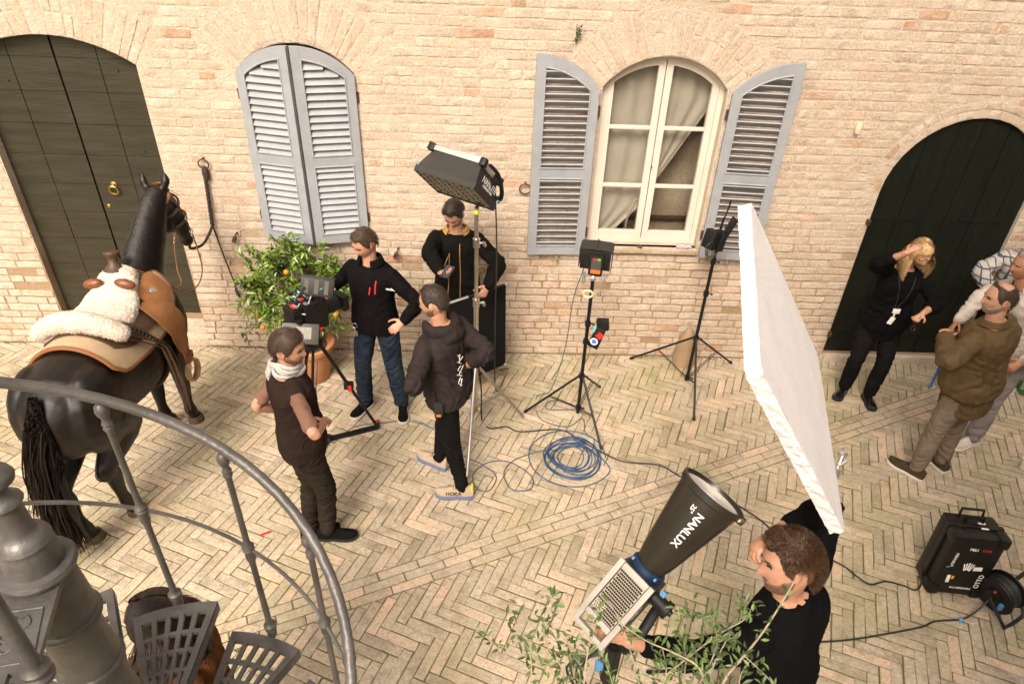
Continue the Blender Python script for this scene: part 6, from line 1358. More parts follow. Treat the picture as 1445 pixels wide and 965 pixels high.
# ---- blue coil: loops of one cable
rk = random.Random(4); cc_ = gp(806, 648); pts = []
for k in range(150):
    a = k * 2 * pi / 14.0; wob = 0.19 + 0.055 * sin(k * 0.21) + 0.03 * sin(k * 0.083 + 1) + (0.07 if k < 14 else 0); pts.append(V((cc_.x + wob * cos(a) * (1.02 + .08 * sin(k * .05)) + 0.02 * sin(k * 0.05), cc_.y + wob * sin(a) + 0.02 * cos(k * 0.07), 0.008 + 0.0040 * (k / 14) * (0.5 + .5 * sin(k * .9)) + 0.004 * (k / 30))))
b = MB(); b.tube(catmull(pts, 4), 0.0045, 6); tag(b.build('coiled_cable', M_bcab), 'coil of bright blue cable lying on the paving near the monitor stand', 'cable')
b = MB(); g = gp(375, 752, .006); b.box(g, (0.07, 0.018, 0.002), Matrix.Rotation(0.5, 3, 'Z')); tag(b.build('tape_mark', M_redp), 'small strip of red tape stuck on the paving', 'tape')

# ---- things on the wall
b = MB(); rg = at(287, 232, -0.03); b.ring(rg, 0.042, 0.006, (0, 1, 0.1), 20, 8); b.tube([rg + V((0, 0.03, 0.045)), rg + V((0, -0.005, 0.045))], 0.009, 8); tag(b.build('tether_ring', M_iron), 'rusty iron ring in the wall holding the lead rope', 'ring')
M_rope = mat('dark_brown_rope', (0.035, 0.022, 0.018), 0.8, 0.4, 60, 0.4, 200)
ro = empty('lead_rope', tuple(rg), 'dark lead rope tied to the wall ring and clipped to the horse', 'rope'); k0 = rg - Z_ * 0.03; k1 = at(300, 318, -0.03)
b = MB(); n_ = 60
for ph in (0, pi * 2 / 3, pi * 4 / 3): b.tube([k0.lerp(k1, i / n_) + V((cos(i * 0.5 + ph), sin(i * .5 + ph) * .7 - 0.4, 0)) * 0.010 for i in range(n_ + 1)], 0.008, 6)
b.ball(k0 - Z_ * 0.05, (0.03, 0.025, 0.07), 10); b.build('plaited_rope', M_rope, ro)
b = MB(); b.tube(catmull([k1, k1 + V((-0.03, -0.06, -0.07)), at(285, 346, -0.20), at(268, 350, -0.32), HD[4] + V((0.06, 0.0, 0.03))], 6), 0.012, 8); b.build('rope_loop', M_rope, ro)
b = MB(); e1 = at(333, 404, -0.03); b.tube(catmull([k1, k1.lerp(e1, .5) + V((0.0, -.01, 0)), e1], 6), [0.008 - 0.0002 * i for i in range(13)], 8)
for k in range(5): b.tube([e1, e1 + V((0.012 * (k - 1), -0.005 * k, -0.10 - .01 * k))], 0.004, 5)
b.build('rope_tail', M_rope, ro)
b = MB(); rg = at(741, 267, -0.03); b.ring(rg, 0.048, 0.006, (0, 1, 0.1), 20, 8, ); b.tube([rg + V((0.0, 0.03, 0.05)), rg + V((0, -0.005, 0.048))], 0.008, 8); tag(b.build('tether_ring', M_iron), 'iron ring on the wall left of the open window shutter', 'ring')
for (x, y), lb in (((335, 328), 'small iron hook in the wall beside the citrus tree'), ((562, 350), 'small iron hook in the wall right of the closed shutters')):
    q = at(x, y, -0.01); b = MB(); b.tube([q + V((0, 0.02, 0)), q + V((0, -0.05, 0.0)), q + V((-0.015, -0.06, -0.04))], 0.008, 8); b.box(q + V((-0.02, -0.05, -0.05)), (0.035, 0.012, 0.06), Matrix.Rotation(.4, 3, 'Y')); tag(b.build('shutter_hook', M_iron), lb, 'hook')
for (x, y), lb in (((785, 361), 'shutter stay below the left open shutter'), ((1024, 366), 'shutter stay below the right open shutter')):
    q = at(x, y, -0.02); b = MB(); b.tube([q + V((0, 0.03, 0)), q + V((0, -0.04, 0))], 0.007, 8); b.box(q + V((0, -0.045, 0.0)), (0.022, 0.012, 0.05), bev=.003); tag(b.build('shutter_stay', M_alu), lb, 'shutter stay')
q = at(1211, 180, -0.02); b = MB(); b.box(q, (0.05, 0.045, 0.085), bev=0.016); b.box(q + V((0, 0, -0.045)), (0.03, 0.03, 0.012)); tag(b.build('wall_sensor', mat('cream_plastic', (0.66, 0.55, 0.38), 0.5)), 'small cream sensor housing on the wall left of the dark door', 'sensor')
q = at(903, 348, -0.02); b = MB(); b.ball(q, (0.025, 0.03, 0.012), 10); b.tube([q + V((0, 0.03, 0)), q], 0.008, 8); tag(b.build('sill_knob', M_iron), 'small dark iron knob in the wall below the window sill', 'knob')
q = at(965, 346, 0.0); q.z = 1.226; pk_ = empty('packet', tuple(q), 'crumpled red and blue packet lying on the window sill', 'packet'); b = MB(); n = 8; vs = [q + V(((i / n - .5) * 0.14, (j / n - .5) * 0.075, 0.010 + 0.014 * nz(i * .6, j * .6, 2))) for j in range(n + 1) for i in range(n + 1)]; lo = [p - Z_ * 0.016 for p in vs]; k = n + 1
b.add(vs + lo, [(j * k + i, j * k + i + 1, (j + 1) * k + i + 1, (j + 1) * k + i) for j in range(n) for i in range(n)] + [(k * k + j * k + i, k * k + (j + 1) * k + i, k * k + (j + 1) * k + i + 1, k * k + j * k + i + 1) for j in range(n) for i in range(n)]); b.build('foil', mat('packet_print', (0.60, 0.06, 0.05), 0.4, scale=24, col2=(0.35, 0.55, 0.62)), pk_)
# ---- ladder feet and cup at the right edge
ld_ = empty('step_ladder', tuple(gp(1440, 548)), 'aluminium step ladder with green plastic feet at the right edge', 'ladder')
for k, (x, y) in enumerate(((1431, 546), (1441, 556))):
    f = gp(x, y, 0.0); t_ = f + V((0.22, 0.35, 1.1)); b = MB(); b.bar(f + Z_ * 0.05, t_, 0.03, 0.055, (1, 0, 0.2)); lg = b.build('rail', M_alu, ld_); b = MB(); b.box(f + V((0.01, 0.015, 0.05)), (0.05, 0.075, 0.10), Matrix.Rotation(0.2, 3, 'Y'), bev=.008); b.build('green_foot', mat('green_plastic', (0.02, 0.14, 0.035), 0.45), lg)
b = MB()
for k in range(4): p = gp(1431, 546) + V((0.22, 0.35, 1.1)) * (0.2 + 0.22 * k); p2 = gp(1441, 556) + V((0.22, 0.35, 1.1)) * (0.2 + 0.22 * k); b.bar(p, p2 + V((0.5, -.1, 0)), 0.07, 0.02)
b.build('step', M_alu, ld_)
q = gp(1443, 660); b = MB(); b.lathe([(0.026, 0.0), (0.028, 0.005), (0.037, 0.088), (0.039, 0.092), (0.035, 0.09), (0.026, 0.01)], q, 20); tag(b.build('paper_cup', mat('white_paper', (0.72, 0.69, 0.63), 0.7)), 'white paper cup standing on the paving at the right edge', 'cup')
q = gp(1446, 520); b = MB(); 
for k in range(3): b.box((q.x + 0.28, -0.42, 0.08 + 0.13 * k), (0.5, 0.03, 0.11), bev=.004)
for x in (0.05, 0.5): b.box((q.x + x, -0.40, 0.20), (0.05, 0.05, 0.40), bev=.004)
tag(b.build('wooden_crate', mat('orange_pine', (0.30, 0.13, 0.045), 0.6, 0.25, 6, stretch=(1, 8, 8))), 'orange wooden crate by the dark door behind the white jacket man', 'crate')

# ================================================================== PLANTS
M_leaf = mat('citrus_leaf', (0.085, 0.145, 0.018), 0.36, 0.3, 14, col2=(0.14, 0.21, 0.03), tintvar=0.6); M_bark = mat('bark', (0.12, 0.08, 0.05), 0.9, 0.3, 30, 0.5, 90); M_orange = mat('orange_peel', (0.58, 0.20, 0.01), 0.45, 0.15, 30, 0.3, 250); M_terra = mat('terracotta', (0.42, 0.17, 0.07), 0.75, 0.2, 7, 0.2, 80, col2=(0.52, 0.24, 0.11)); M_soil = mat('potting_soil', (0.05, 0.035, 0.02), 0.95, 0.4, 40, 0.8, 60)
def leaf(mb, p, d, n, L, W_, fold=0.25, droop=0.2):
    d = d.normalized(); s_ = d.cross(n); s_ = s_.normalized() if s_.length > 1e-5 else d.orthogonal().normalized(); n = s_.cross(d)
    m1 = p + d * L * .45 - n * L * droop * .15; e = p + d * L - n * L * droop
    mb.add([p, m1 + s_ * W_ / 2 + n * W_ * fold, m1, m1 - s_ * W_ / 2 + n * W_ * fold, e, p + d * L * .75 + s_ * W_ * .33 - n * L * droop * .5 + n * W_ * fold * .6, p + d * L * .75 - s_ * W_ * .33 - n * L * droop * .5 + n * W_ * fold * .6], [(0, 1, 2), (0, 2, 3), (1, 5, 4, 2), (2, 4, 6, 3)])
ct = empty('citrus_tree', (-1.72, -0.45, 0), 'potted citrus tree with orange fruit behind the camera against the wall', 'tree')
rt = random.Random(17); pcx = V((-1.70, -0.46, 0))
b = MB(); b.lathe([(0.14, 0.0), (0.15, 0.01), (0.205, 0.33), (0.225, 0.335), (0.235, 0.35), (0.235, 0.395), (0.222, 0.405), (0.205, 0.40), (0.195, 0.36), (0.02, 0.355)], pcx, 36); pot = b.build('pot', M_terra, ct); b = MB(); b.lathe([(0.19, 0), (0.19, 0.006), (0.001, 0.016)], pcx + Z_ * 0.352, 24); b.build('soil', M_soil, pot)
cc2 = at(418, 408, -0.42); RX, RY, RZ = 0.60, 0.36, 0.52
tb = MB(); lb = MB(); base = pcx + Z_ * 0.36; crown0 = pcx + V((-0.02, 0.02, 0.72)); tb.tube([base, base.lerp(crown0, .5) + V((.02, 0, 0)), crown0], [0.026, 0.022, 0.019], 8)
tips = []
for k in range(215):
    a = rt.uniform(0, 2 * pi); z = rt.uniform(-0.95, 1.0); r = math.sqrt(1 - z * z) * rt.uniform(0.45, 1.0) ** 0.6; f = rt.uniform(0.62, 1.04)
    p = cc2 + V((RX * r * cos(a) * f, RY * r * sin(a) * f, RZ * z * f)); 
    if p.y > -0.04: p.y = -0.04 - rt.uniform(0, .06)
    tips.append(p)
limbs = [crown0 + V((0.30 * cos(a), 0.18 * sin(a), rt.uniform(0.05, 0.4))) for a in [k * 0.75 for k in range(9)]]
for q in limbs: tb.tube(catmull([crown0 - Z_ * .1, crown0.lerp(q, .5) + V((0, 0, .04)), q], 4), [0.013 - 0.0009 * i for i in range(9)], 6)
for p in tips:
    q = min(limbs + [crown0], key=lambda l: (l - p).length); tb.tube([q, q.lerp(p, .5) + V((0, 0, 0.03)), p], [0.005, 0.004, 0.0022], 5)
    n = rt.randint(12, 17); ax_ = (p - q).normalized()
    for i in range(n):
        t = rt.uniform(0.35, 1.05); o = q.lerp(p, t); d = (ax_ * 0.5 + V((rt.gauss(0, 1), rt.gauss(0, 1), rt.gauss(0.1, 0.8)))).normalized(); lb.tint = rt.random(); leaf(lb, o, d, V((rt.gauss(0, .4), rt.gauss(0, .4), 1)), rt.uniform(0.055, 0.092), rt.uniform(0.022, 0.035), 0.25, rt.uniform(0.0, 0.45))
# a low branch hanging to the left
for k in range(5):
    q = at(345 + 8 * k, 470 - 6 * k, -0.40); 
    for i in range(7): lb.tint = rt.random(); leaf(lb, q + V((rt.gauss(0, .03), rt.gauss(0, .03), rt.gauss(0, .03))), V((rt.gauss(-.3, 1), rt.gauss(0, 1), rt.gauss(0, .6))), V((rt.gauss(0, .4), rt.gauss(0, .4), 1)), 0.065, 0.027)
tb.tube(catmull([crown0, at(385, 445, -0.42), at(342, 474, -0.40)], 4), [0.008 - .0006 * i for i in range(9)], 5)
tb.build('trunk', M_bark, ct); lb.build('crown', M_leaf, ct)
for (x, y) in ((404, 384), (364, 446), (371, 462), (474, 444)): b = MB(); b.ball(at(x, y, -0.60), 0.024, 12); b.build('orange', M_orange, ct)
# weed in the wall
b = MB(); q = at(815, 52, -0.012)
for k in range(40): b.tint = rt.random(); leaf(b, q + V((rt.gauss(0, .012), -rt.uniform(0, .02), rt.gauss(0.02, .035))), V((rt.gauss(0, 1), -abs(rt.gauss(0, 1)), rt.gauss(0.3, 1))), V((0, -1, 0.3)), rt.uniform(0.02, 0.035), 0.009)
b.tube([q + V((0, .01, -.05)), q], 0.003, 5); tag(b.build('wall_weed', mat('grey_green_weed', (0.06, 0.075, 0.03), 0.7, tintvar=0.4)), 'small tuft of weed growing from the wall above the window', 'weed')
# moss along the wall foot (cannot be counted)
b = MB()
for k in range(900):
    x = rt.uniform(-5.5, 5.5); 
    if nz(x * 1.3, 0, 7) < -0.05: continue
    p = V((x, -abs(rt.gauss(0, .022)) - 0.012, 0.0)); b.tint = rt.random(); leaf(b, p, V((rt.gauss(0, 1), rt.gauss(-.3, .6), 0.8)), V((0, -1, 0.5)), rt.uniform(0.008, 0.028), 0.008)
tag(b.build('wall_foot_weeds', mat('moss_green', (0.07, 0.09, 0.02), 0.8, tintvar=0.5)), 'thin green moss and weeds along the foot of the wall', 'moss', kind='stuff')
# foreground olive shrub
ol = empty('olive_shrub', (0.75, -4.55, 0), 'thin grey green olive branches rising into the bottom of the picture', 'shrub'); M_ol = mat('olive_leaf', (0.055, 0.095, 0.022), 0.45, 0.3, 20, col2=(0.10, 0.145, 0.042), tintvar=0.6); M_olb = mat('pale_olive_twig', (0.34, 0.27, 0.19), 0.85, 0.2, 40)
br = [([(1010, 985), (1027, 952), (1060, 913), (1085, 879), (1121, 820)], 0.0048, 1), ([(905, 985), (902, 964), (890, 919), (872, 870), (850, 838)], 0.0032, 1), ([(872, 876), (911, 903), (954, 922), (987, 943), (1000, 985)], 0.003, 1), ([(900, 985), (966, 931), (1015, 894), (1051, 873), (1064, 850)], 0.0034, 2), ([(985, 985), (1018, 916), (1033, 891)], 0.003, 2.2), ([(822, 985), (829, 922), (841, 879), (844, 858)], 0.0025, 1.6), ([(680, 897), (729, 922), (790, 945), (815, 985)], 0.0022, 0.9), ([(800, 985), (793, 943), (771, 907), (768, 870), (777, 840)], 0.0025, 2.4), ([(1051, 925), (1088, 961), (1100, 985)], 0.0025, 2.2), ([(960, 985), (968, 930), (962, 890), (972, 860)], 0.0024, 3.4), ([(975, 985), (1000, 940), (1012, 905), (1004, 870)], 0.0024, 3.4), ([(745, 985), (750, 935), (738, 900), (722, 868)], 0.0022, 2.4), ([(1040, 985), (1046, 950), (1060, 930)], 0.0025, 3.0), ([(925, 985), (940, 950), (935, 915)], 0.0022, 3.0), ([(815, 985), (806, 930), (800, 900)], 0.0025, 3.2), ([(870, 985), (860, 950), (850, 925)], 0.0022, 1.6)]
tb = MB(); lb = MB(); k0 = V((0.72, -4.6, 0.02)); 
for i, (pl, r, den) in enumerate(br):
    dep = 2.05 + 0.14 * sin(i * 2.3); pts = [ad(x, y, dep + 0.05 * sin(j + i)) for j, (x, y) in enumerate(pl)]
    if pl[-1][1] > 980: pts.reverse()
    P_ = catmull(pts, 6)
    if max(pl[0][1], pl[-1][1]) > 980: tb.tube(catmull([k0 + V((0.02 * cos(i), 0.02 * sin(i), 0)), k0.lerp(pts[0], .55) + V((0.05 * cos(i * 2), 0.05 * sin(i * 2), 0)), pts[0]], 5), [r * 2.2 - r * 1.1 * j / 10 for j in range(11)], 6)
    tb.tube(P_, [r * (1 - 0.6 * j / len(P_)) for j in range(len(P_))], 6)
    Ltot = sum((P_[j + 1] - P_[j]).length for j in range(len(P_) - 1)); n = int(Ltot / 0.013 * den)
    for _ in range(n):
        j = rt.randrange(0, len(P_) - 1); p = P_[j].lerp(P_[j + 1], rt.random()); ax_ = (P_[j + 1] - P_[j]).normalized()
        off = V((rt.gauss(0, .02), rt.gauss(0, .02), rt.gauss(0, .02))) * (1 if den > 1.8 else 0.25)
        d = ax_ * 0.6 + V((rt.gauss(0, 1), rt.gauss(0, 1), rt.gauss(0.1, 1))) * 0.8; lb.tint = rt.random(); leaf(lb, p + off, d, V((rt.gauss(0, .5), rt.gauss(-.3, .5), 1)), rt.uniform(0.022, 0.040), rt.uniform(0.008, 0.0125), 0.2, rt.uniform(-.1, .35))
tb.build('twigs', M_olb, ol); lb.build('leaves', M_ol, ol)
# ================================================================== THE CREW
D = rad
black = fabric('black_fleece', (0.0045, 0.004, 0.0045), var=0.3, c2=(0.007, 0.006, 0.0065))
black2 = fabric('black_canvas', (0.005, 0.0045, 0.004), 0.8, c2=(0.008, 0.007, 0.006))
blackshirt = fabric('black_cotton', (0.0035, 0.0035, 0.004), c2=(0.0055, 0.0055, 0.006))
bjeans = fabric('black_denim', (0.006, 0.0055, 0.0055), c2=(0.011, 0.010, 0.0095), scale=6)
blue_jeans = fabric('dark_blue_denim', (0.009, 0.014, 0.024), c2=(0.028, 0.038, 0.055), scale=5)
brown_jeans = fabric('brown_black_denim', (0.016, 0.012, 0.009), c2=(0.032, 0.024, 0.018), scale=5)
taupe_jeans = fabric('taupe_denim', (0.14, 0.105, 0.075), c2=(0.20, 0.155, 0.115), scale=5)
grey_jeans = fabric('grey_denim', (0.17, 0.145, 0.14), c2=(0.24, 0.21, 0.20), scale=5)
vestm = fabric('dark_brown_fleece', (0.018, 0.011, 0.0095), c2=(0.027, 0.017, 0.014))
hoodm = fabric('charcoal_brown_jersey', (0.022, 0.016, 0.0155), c2=(0.033, 0.025, 0.024), bs=180)
olivem = fabric('olive_canvas', (0.070, 0.046, 0.022), 0.75, c2=(0.105, 0.070, 0.035), b=0.2)
whitem = fabric('white_denim', (0.42, 0.37, 0.32), c2=(0.50, 0.45, 0.40))
teem = fabric('dusty_brown_cotton', (0.145, 0.078, 0.055), c2=(0.185, 0.10, 0.072))
scarfm = fabric('pale_grey_scarf_cloth', (0.36, 0.34, 0.32), c2=(0.52, 0.49, 0.46), scale=30, b=0.5)
tanm = fabric('tan_corduroy', (0.35, 0.20, 0.07))
shoe_bk = fabric('black_mesh_shoe', (0.006, 0.006, 0.006), 0.7)
sole_bk = mat('black_rubber', (0.012, 0.012, 0.012), 0.7)
sole_wh = mat('white_foam_sole', (0.62, 0.58, 0.52), 0.6)
white_ink = mat('white_print', (0.75, 0.72, 0.68), 0.6)
red_ink = mat('red_trim', (0.55, 0.03, 0.02), 0.5)

# 1 the man in the brown vest
P = gp(449, 751, 0.0)
q1 = person('p', 'man in dark brown fleece vest and pale scarf standing beside the camera tripod', V((P.x, P.y, 0)), 1.76, D(32), dict(
    shyaw=D(28), head=(D(-6), D(8), D(4)), anL=gp(438, 744, .08), anR=gp(463, 748, .08), tyL=D(15), tyR=D(2),
    elR=(443, 612, -1), wrR=(457, 597, 1), elL=(362, 572, 1), wrL=(402, 580, 1), cuR=0.9, cuL=0.8),
    dict(hair=dict(h=0.020, len=0.06, n=1400, back=-0.08, lump=0.35, front=0.058, sweep=0.3), hairm=M_brown, beard=M_stub, top=dict(name='vest', mat=vestm, ease=0.024, sleeve='none', hem=-0.16, wr=0.006, belly=0.02), under=dict(mat=teem),
         trousers=dict(mat=brown_jeans, ease=0.014, wr=0.009), shoes=dict(up=shoe_bk, sole=sole_bk, lace=shoe_bk)))
def scarf(q, m):
    b = MB(); r, f = q['frame'](1.0); c0 = q['cen'](0.985); rnd = random.Random(4)
    for k in range(5):
        pts = []
        for i in range(25):
            a = 2 * pi * i / 24; rr = 0.078 + 0.012 * sin(a * 3 + k) + 0.010 * (k % 2); pts.append(c0 + (f * cos(a) * rr + r * sin(a) * rr) * q['s'] + q['up'] * (0.004 + 0.016 * k - 0.02 * cos(a) + 0.008 * sin(2 * a + k)))
        b.tube(pts, [(0.014, 0.011)] * 25, 8)
    for k in range(4):
        p0 = c0 - f * 0.085 - r * (0.02 + 0.018 * k); b.tube([p0 + V((0, 0, 0.03)), p0 - f * 0.025 + V((0, 0, -0.02)), p0 - f * 0.028 - r * 0.01 + V((0, 0, -0.075 - 0.02 * (k % 2)))], [(0.012, 0.006), (0.012, 0.006), (0.005, 0.003)], 6)
    o = b.build('scarf', m, q['root']); 
scarf(q1, scarfm)

# 2 the man in the black fleece with red zips
P = gp(542, 574, 0.0)
q2 = person('p', 'man in black zip fleece and blue jeans reaching for the camera monitor, hand on hip', V((P.x, P.y, 0)), 1.76, D(-98), dict(
    shyaw=D(-112), head=(D(-132), D(24), D(0)), anR=gp(516, 566, .08), anL=gp(568, 570, .08), tyR=D(-118), tyL=D(-82),
    elR=(484, 392, 1), wrR=(467, 407, -1), elL=(593, 432, 1), wrL=(571, 452, -1), hdL=V((-0.75, -0.35, -0.55)), cuL=0.45, cuR=0.7),
    dict(hair=dict(h=0.014, len=0.03, n=900, front=0.07, lift=1.2), hairm=M_brown, top=dict(name='fleece', mat=black, ease=0.026, hem=-0.12, wr=0.006, belly=0.012, cuff=0.01), collar=(black, 0.075), collar_open=0.45,
         trousers=dict(mat=blue_jeans, ease=0.016, wr=0.009, leg=0.008), shoes=dict(up=shoe_bk, sole=sole_wh, lace=shoe_bk, sh=0.034)))
def onchest(q, off, t, fw=0.13, ease=0.035):
    r, f = q['frame'](t); c = q['cen'](t); return c + r * off + f * fw
zb = MB(); r_, f_ = q2['frame'](0.7)
for off, t0, t1 in ((-0.085, 0.62, 0.82), (-0.035, 0.60, 0.72)):
    zb.tube(snap(q2['top'], [onchest(q2, off - 0.018 * i / 4, t0 + (t1 - t0) * i / 4, 0.15) for i in range(5)], f_), 0.006, 6)
zb.build('red_zip', red_ink, q2['top'])
kb = MB(); kp = q2['pel'] + rightv(D(-98)) * 0.13 + yawv(D(-98)) * 0.15
kb.ring(kp + V((0, 0, 0.03)), 0.022, 0.003, (0.3, 1, 0)); kb.box(kp + V((0, -.005, -0.03)), (0.012, 0.006, 0.07)); kb.box(kp + V((0.014, -.003, -0.045)), (0.010, 0.005, 0.05)); kb.box(kp + V((-.012, -.003, -0.05)), (0.012, 0.008, 0.05))
kb.build('key_ring', mat('steel', (0.5, 0.5, 0.5), 0.3, metal=1), q2['trou'])

pt = pix(q2['top'], [(548, 408)], 0.014)
if pt: txt('Columbia', 0.028, frameM(V((0.98, -0.1, -0.12)), V((0.0, -0.9, 0.35)), pt[0]), white_ink, q2['top'])
# 3 the man with the phone behind the soft light
base3 = V((-0.335, -0.36, 0))
q3 = person('p', 'man in black jacket with tan collar looking down at his phone behind the soft light', base3, 1.80, D(-100), dict(
    head=(D(-108), D(40), D(0)), shyaw=D(-94), anR=base3 + V((-.12, 0, .08)), anL=base3 + V((.12, -0.02, .08)), slump=0.03,
    elR=(606, 357, -1), wrR=(619, 381, -1), elL=(703, 372, -1), wrL=(690, 401, -1), hdR=V((0.55, -0.45, 0.05)), pnR=V((0.1, -0.2, 1)), cuR=0.75, hdL=V((-0.45, -0.35, -0.75)), cuL=0.9),
    dict(hair=dict(h=0.013, len=0.028, n=900, front=0.072, lift=1.0), hairm=M_dbrown, beard=M_stub, top=dict(name='jacket', mat=black2, ease=0.036, hem=-0.22, wr=0.008, cuff=0.0), collar=(tanm, 0.055), collar_open=0.7,
         trousers=dict(mat=bjeans, ease=0.016), shoes=dict(up=shoe_bk, sole=sole_bk)))
zb = MB(); r_, f_ = q3['frame'](0.7)
for off in (0.05, -0.06): zb.tube(snap(q3['top'], [onchest(q3, off * (1 - .3 * t), t) for t in [0.86 - 0.05 * i for i in range(20)]], f_), 0.0035, 6)
zb.build('zip', tanm, q3['top'])
pp = q3['wr']['R'] + V((0.075, -0.075, 0.025)); pb = MB(); RR = Matrix.Rotation(rad(-20), 3, 'Z') @ Matrix.Rotation(rad(14), 3, 'X'); pb.box(pp, (0.075, 0.145, 0.009), RR, bev=0.003); ph = pb.build('phone', mat('black_phone', (0.01, 0.01, 0.012), 0.2))
pb = MB(); pb.box(pp + RR @ V((0, 0, 0.0055)), (0.068, 0.135, 0.001), RR); pb.build('screen', mat('phone_screen', (0.03, 0.035, 0.045), 0.08), ph)
tag(ph, 'black phone in the hand of the man under the soft light', 'phone')

# 4 the man in the hoodie seen from behind
aL, aR = gp(654, 690, .08), gp(620, 648, .08); mid = (aL + aR) / 2
q4 = person('p', 'man in dark hoodie with white lettering on the back and beige trainers', V((mid.x + .02, mid.y, 0)), 1.76, D(160), dict(
    shyaw=D(142), head=(D(168), D(14), D(0)), anL=aL, anR=aR, tyL=D(180), tyR=D(150), pelvis=V((mid.x + 0.0, mid.y + 0.0, 0.92)), neck=V((mid.x - 0.05, mid.y + 0.02, 1.475)),
    elR=(686, 496, -1), wrR=(657, 516, 1), elL=(583, 545, -1), wrL=(596, 528, 1), cuR=.7, cuL=.7),
    dict(hair=dict(h=0.012, len=0.026, n=900, front=0.075, back=-0.06), hairm=M_dbrown, beard=M_stub, build=1.04, top=dict(name='hoodie', mat=hoodm, ease=0.030, hem=-0.10, wr=0.009, sleeve='elbow', upto=0.55, belly=0.01),
         trousers=dict(mat=bjeans, ease=0.010, wr=0.008, leg=-0.002), shoes=dict(up=fabric('beige_mesh_shoe', (0.36, 0.28, 0.20), 0.75, c2=(0.44, 0.35, 0.26)), sole=mat('lilac_blue_foam', (0.12, 0.15, 0.27), 0.6, col2=(0.17, 0.19, 0.30)), lace=shoe_bk, sh=0.042, L=0.30)))
# the hood lying on the shoulders
hb = MB(); r_, f_ = q4['frame'](1.0); c0 = q4['cen'](0.955)
pts = []; rs = []
for i in range(21):
    a = -2.35 + 4.7 * i / 20; pts.append(c0 - f_ * cos(a) * 0.100 + r_ * sin(a) * 0.108 + q4['up'] * (0.010 + 0.034 * (1 - cos(a)) * .5)); k = cos(a * 0.6); rs.append((0.040 + 0.016 * k, 0.026 + 0.014 * k))
hb.tube(pts, rs, 12, flat=(0, 0, 1)); hb.ball(c0 - f_ * 0.115 - V((0, 0, 0.035)), (0.10, 0.05, 0.065), 14, Matrix((r_, f_, V((0, 0, 1)))).transposed())
me = remesh(hb, 0.009, 4, .5, 'hood'); me.materials.append(hoodm); wrinkle(me, lambda p: 0.006 * (0.5 - abs(nz(p[0] * 14, p[1] * 14, p[2] * 14)) * 2)); link('hood', me, q4['top'])
# lettering down the back
def onback(q, off, t, fw): r, f = q['frame'](t); return q['cen'](t) + r * off - f * fw
lb = MB()
for st in (((646, 501), (650, 508), (653, 503)), ((649, 500), (648, 512)), ((645, 511), (651, 513)), ((650, 516), (646, 522), (651, 526)), ((654, 515), (648, 528)), ((645, 529), (652, 530)), ((650, 532), (647, 540)), ((652, 534), (650, 545)), ((647, 541), (652, 543))):
    pts = []
    for (x0, y0), (x1, y1) in zip(st, st[1:]): pts += [(x0 + (x1 - x0) * i / 4, y0 + (y1 - y0) * i / 4) for i in range(5)]
    p = pix(q4['top'], pts, 0.002)
    if len(p) > 2: lb.tube(p, 0.0030, 6)
lb.build('lettering', white_ink, q4['top'])
pt = pix(q4['shoes']['L'], [(640, 697)], 0.006)
if pt: txt('HOKA', 0.042, frameM(V((1, 0, 0)), V((0.0, -1, 0.35)), pt[0]), shoe_bk, q4['shoes']['L'])
hl = MB(); hq = q4['ank']['L'] + V((0.045, 0, 0.0)); hl.box(hq + V((0.02, 0, 0.01)), (0.02, 0.05, 0.06), bev=.006); hl.build('yellow_heel_tab', mat('yellow_fabric', (0.65, 0.48, 0.03), 0.7), q4['shoes']['L'])
wt = MB(); wp = q4['hip']['L'] + V((-0.03, -0.125, 0.02)); wt.box(wp, (0.06, 0.04, 0.12), bev=0.008); wt.tube([wp + V((-0.02, 0, 0.06)), wp + V((-0.035, -.005, 0.15))], 0.006, 6); wk = wt.build('radio', sole_bk, q4['trou'])
wt = MB(); wt.box(wp + V((0.0, -0.021, -0.045)), (0.03, 0.006, 0.02)); wt.build('orange_button', mat('orange_plastic', (0.7, 0.15, 0.02), 0.5), wk)

# 5 the woman
aR, aL = gp(1191, 546, .075), gp(1226, 556, .075); P = (aR + aL) / 2
q5 = person('p', 'woman in black blouse and trousers with one hand in her blond hair', V((P.x, P.y, 0)), 1.69, D(-104), dict(
    shyaw=D(-96), head=(D(-86), D(24), D(10)), anR=aR, anL=aL, tyR=D(-132), tyL=D(-95), pelvis=V((P.x + 0.0, P.y + .02, 0.88)), neck=V((P.x - 0.02, P.y - 0.02, 1.41)), shrR=0.05,
    elR=(1238, 373, -1), wrR=(1279, 357, -1), hdR=V((0.65, 0.15, 0.38)), pnR=V((0.1, 0.2, -1)), cuR=0.35, elL=(1322, 428, -1), wrL=(1303, 442, -1), hdL=V((-0.7, -0.4, -0.35)), pnL=V((0, -0.2, 1)), cuL=0.6, hoff=V((0.03, -0.02, 0))),
    dict(female=True, hair=dict(h=0.022, len=0.05, n=500, front=0.055, back=-0.10, lump=0.15, lift=0.1), hairm=M_blond, shw=0.16, neckw=0.85, hand=0.9, top=dict(name='blouse', mat=blackshirt, ease=0.028, hem=-0.30, wr=0.010, sleeve='elbow', upto=0.45, flare=0.05),
         trousers=dict(mat=bjeans, ease=0.016, wr=0.006, leg=0.004), shoes=dict(up=mat('black_patent_leather', (0.008, 0.008, 0.010), 0.12, coat=0.5), sole=sole_bk, low=0.06, L=0.26)))
long_hair(q5['T'], M_blond, q5['root'], 1500, 0.17, random.Random(8), 66)
ln = MB(); r_, f_ = q5['frame'](0.8); k0 = q5['cen'](0.93)
tip = snap(q5['top'], [onchest(q5, -0.01, 0.36)], f_, 0.012)[0]
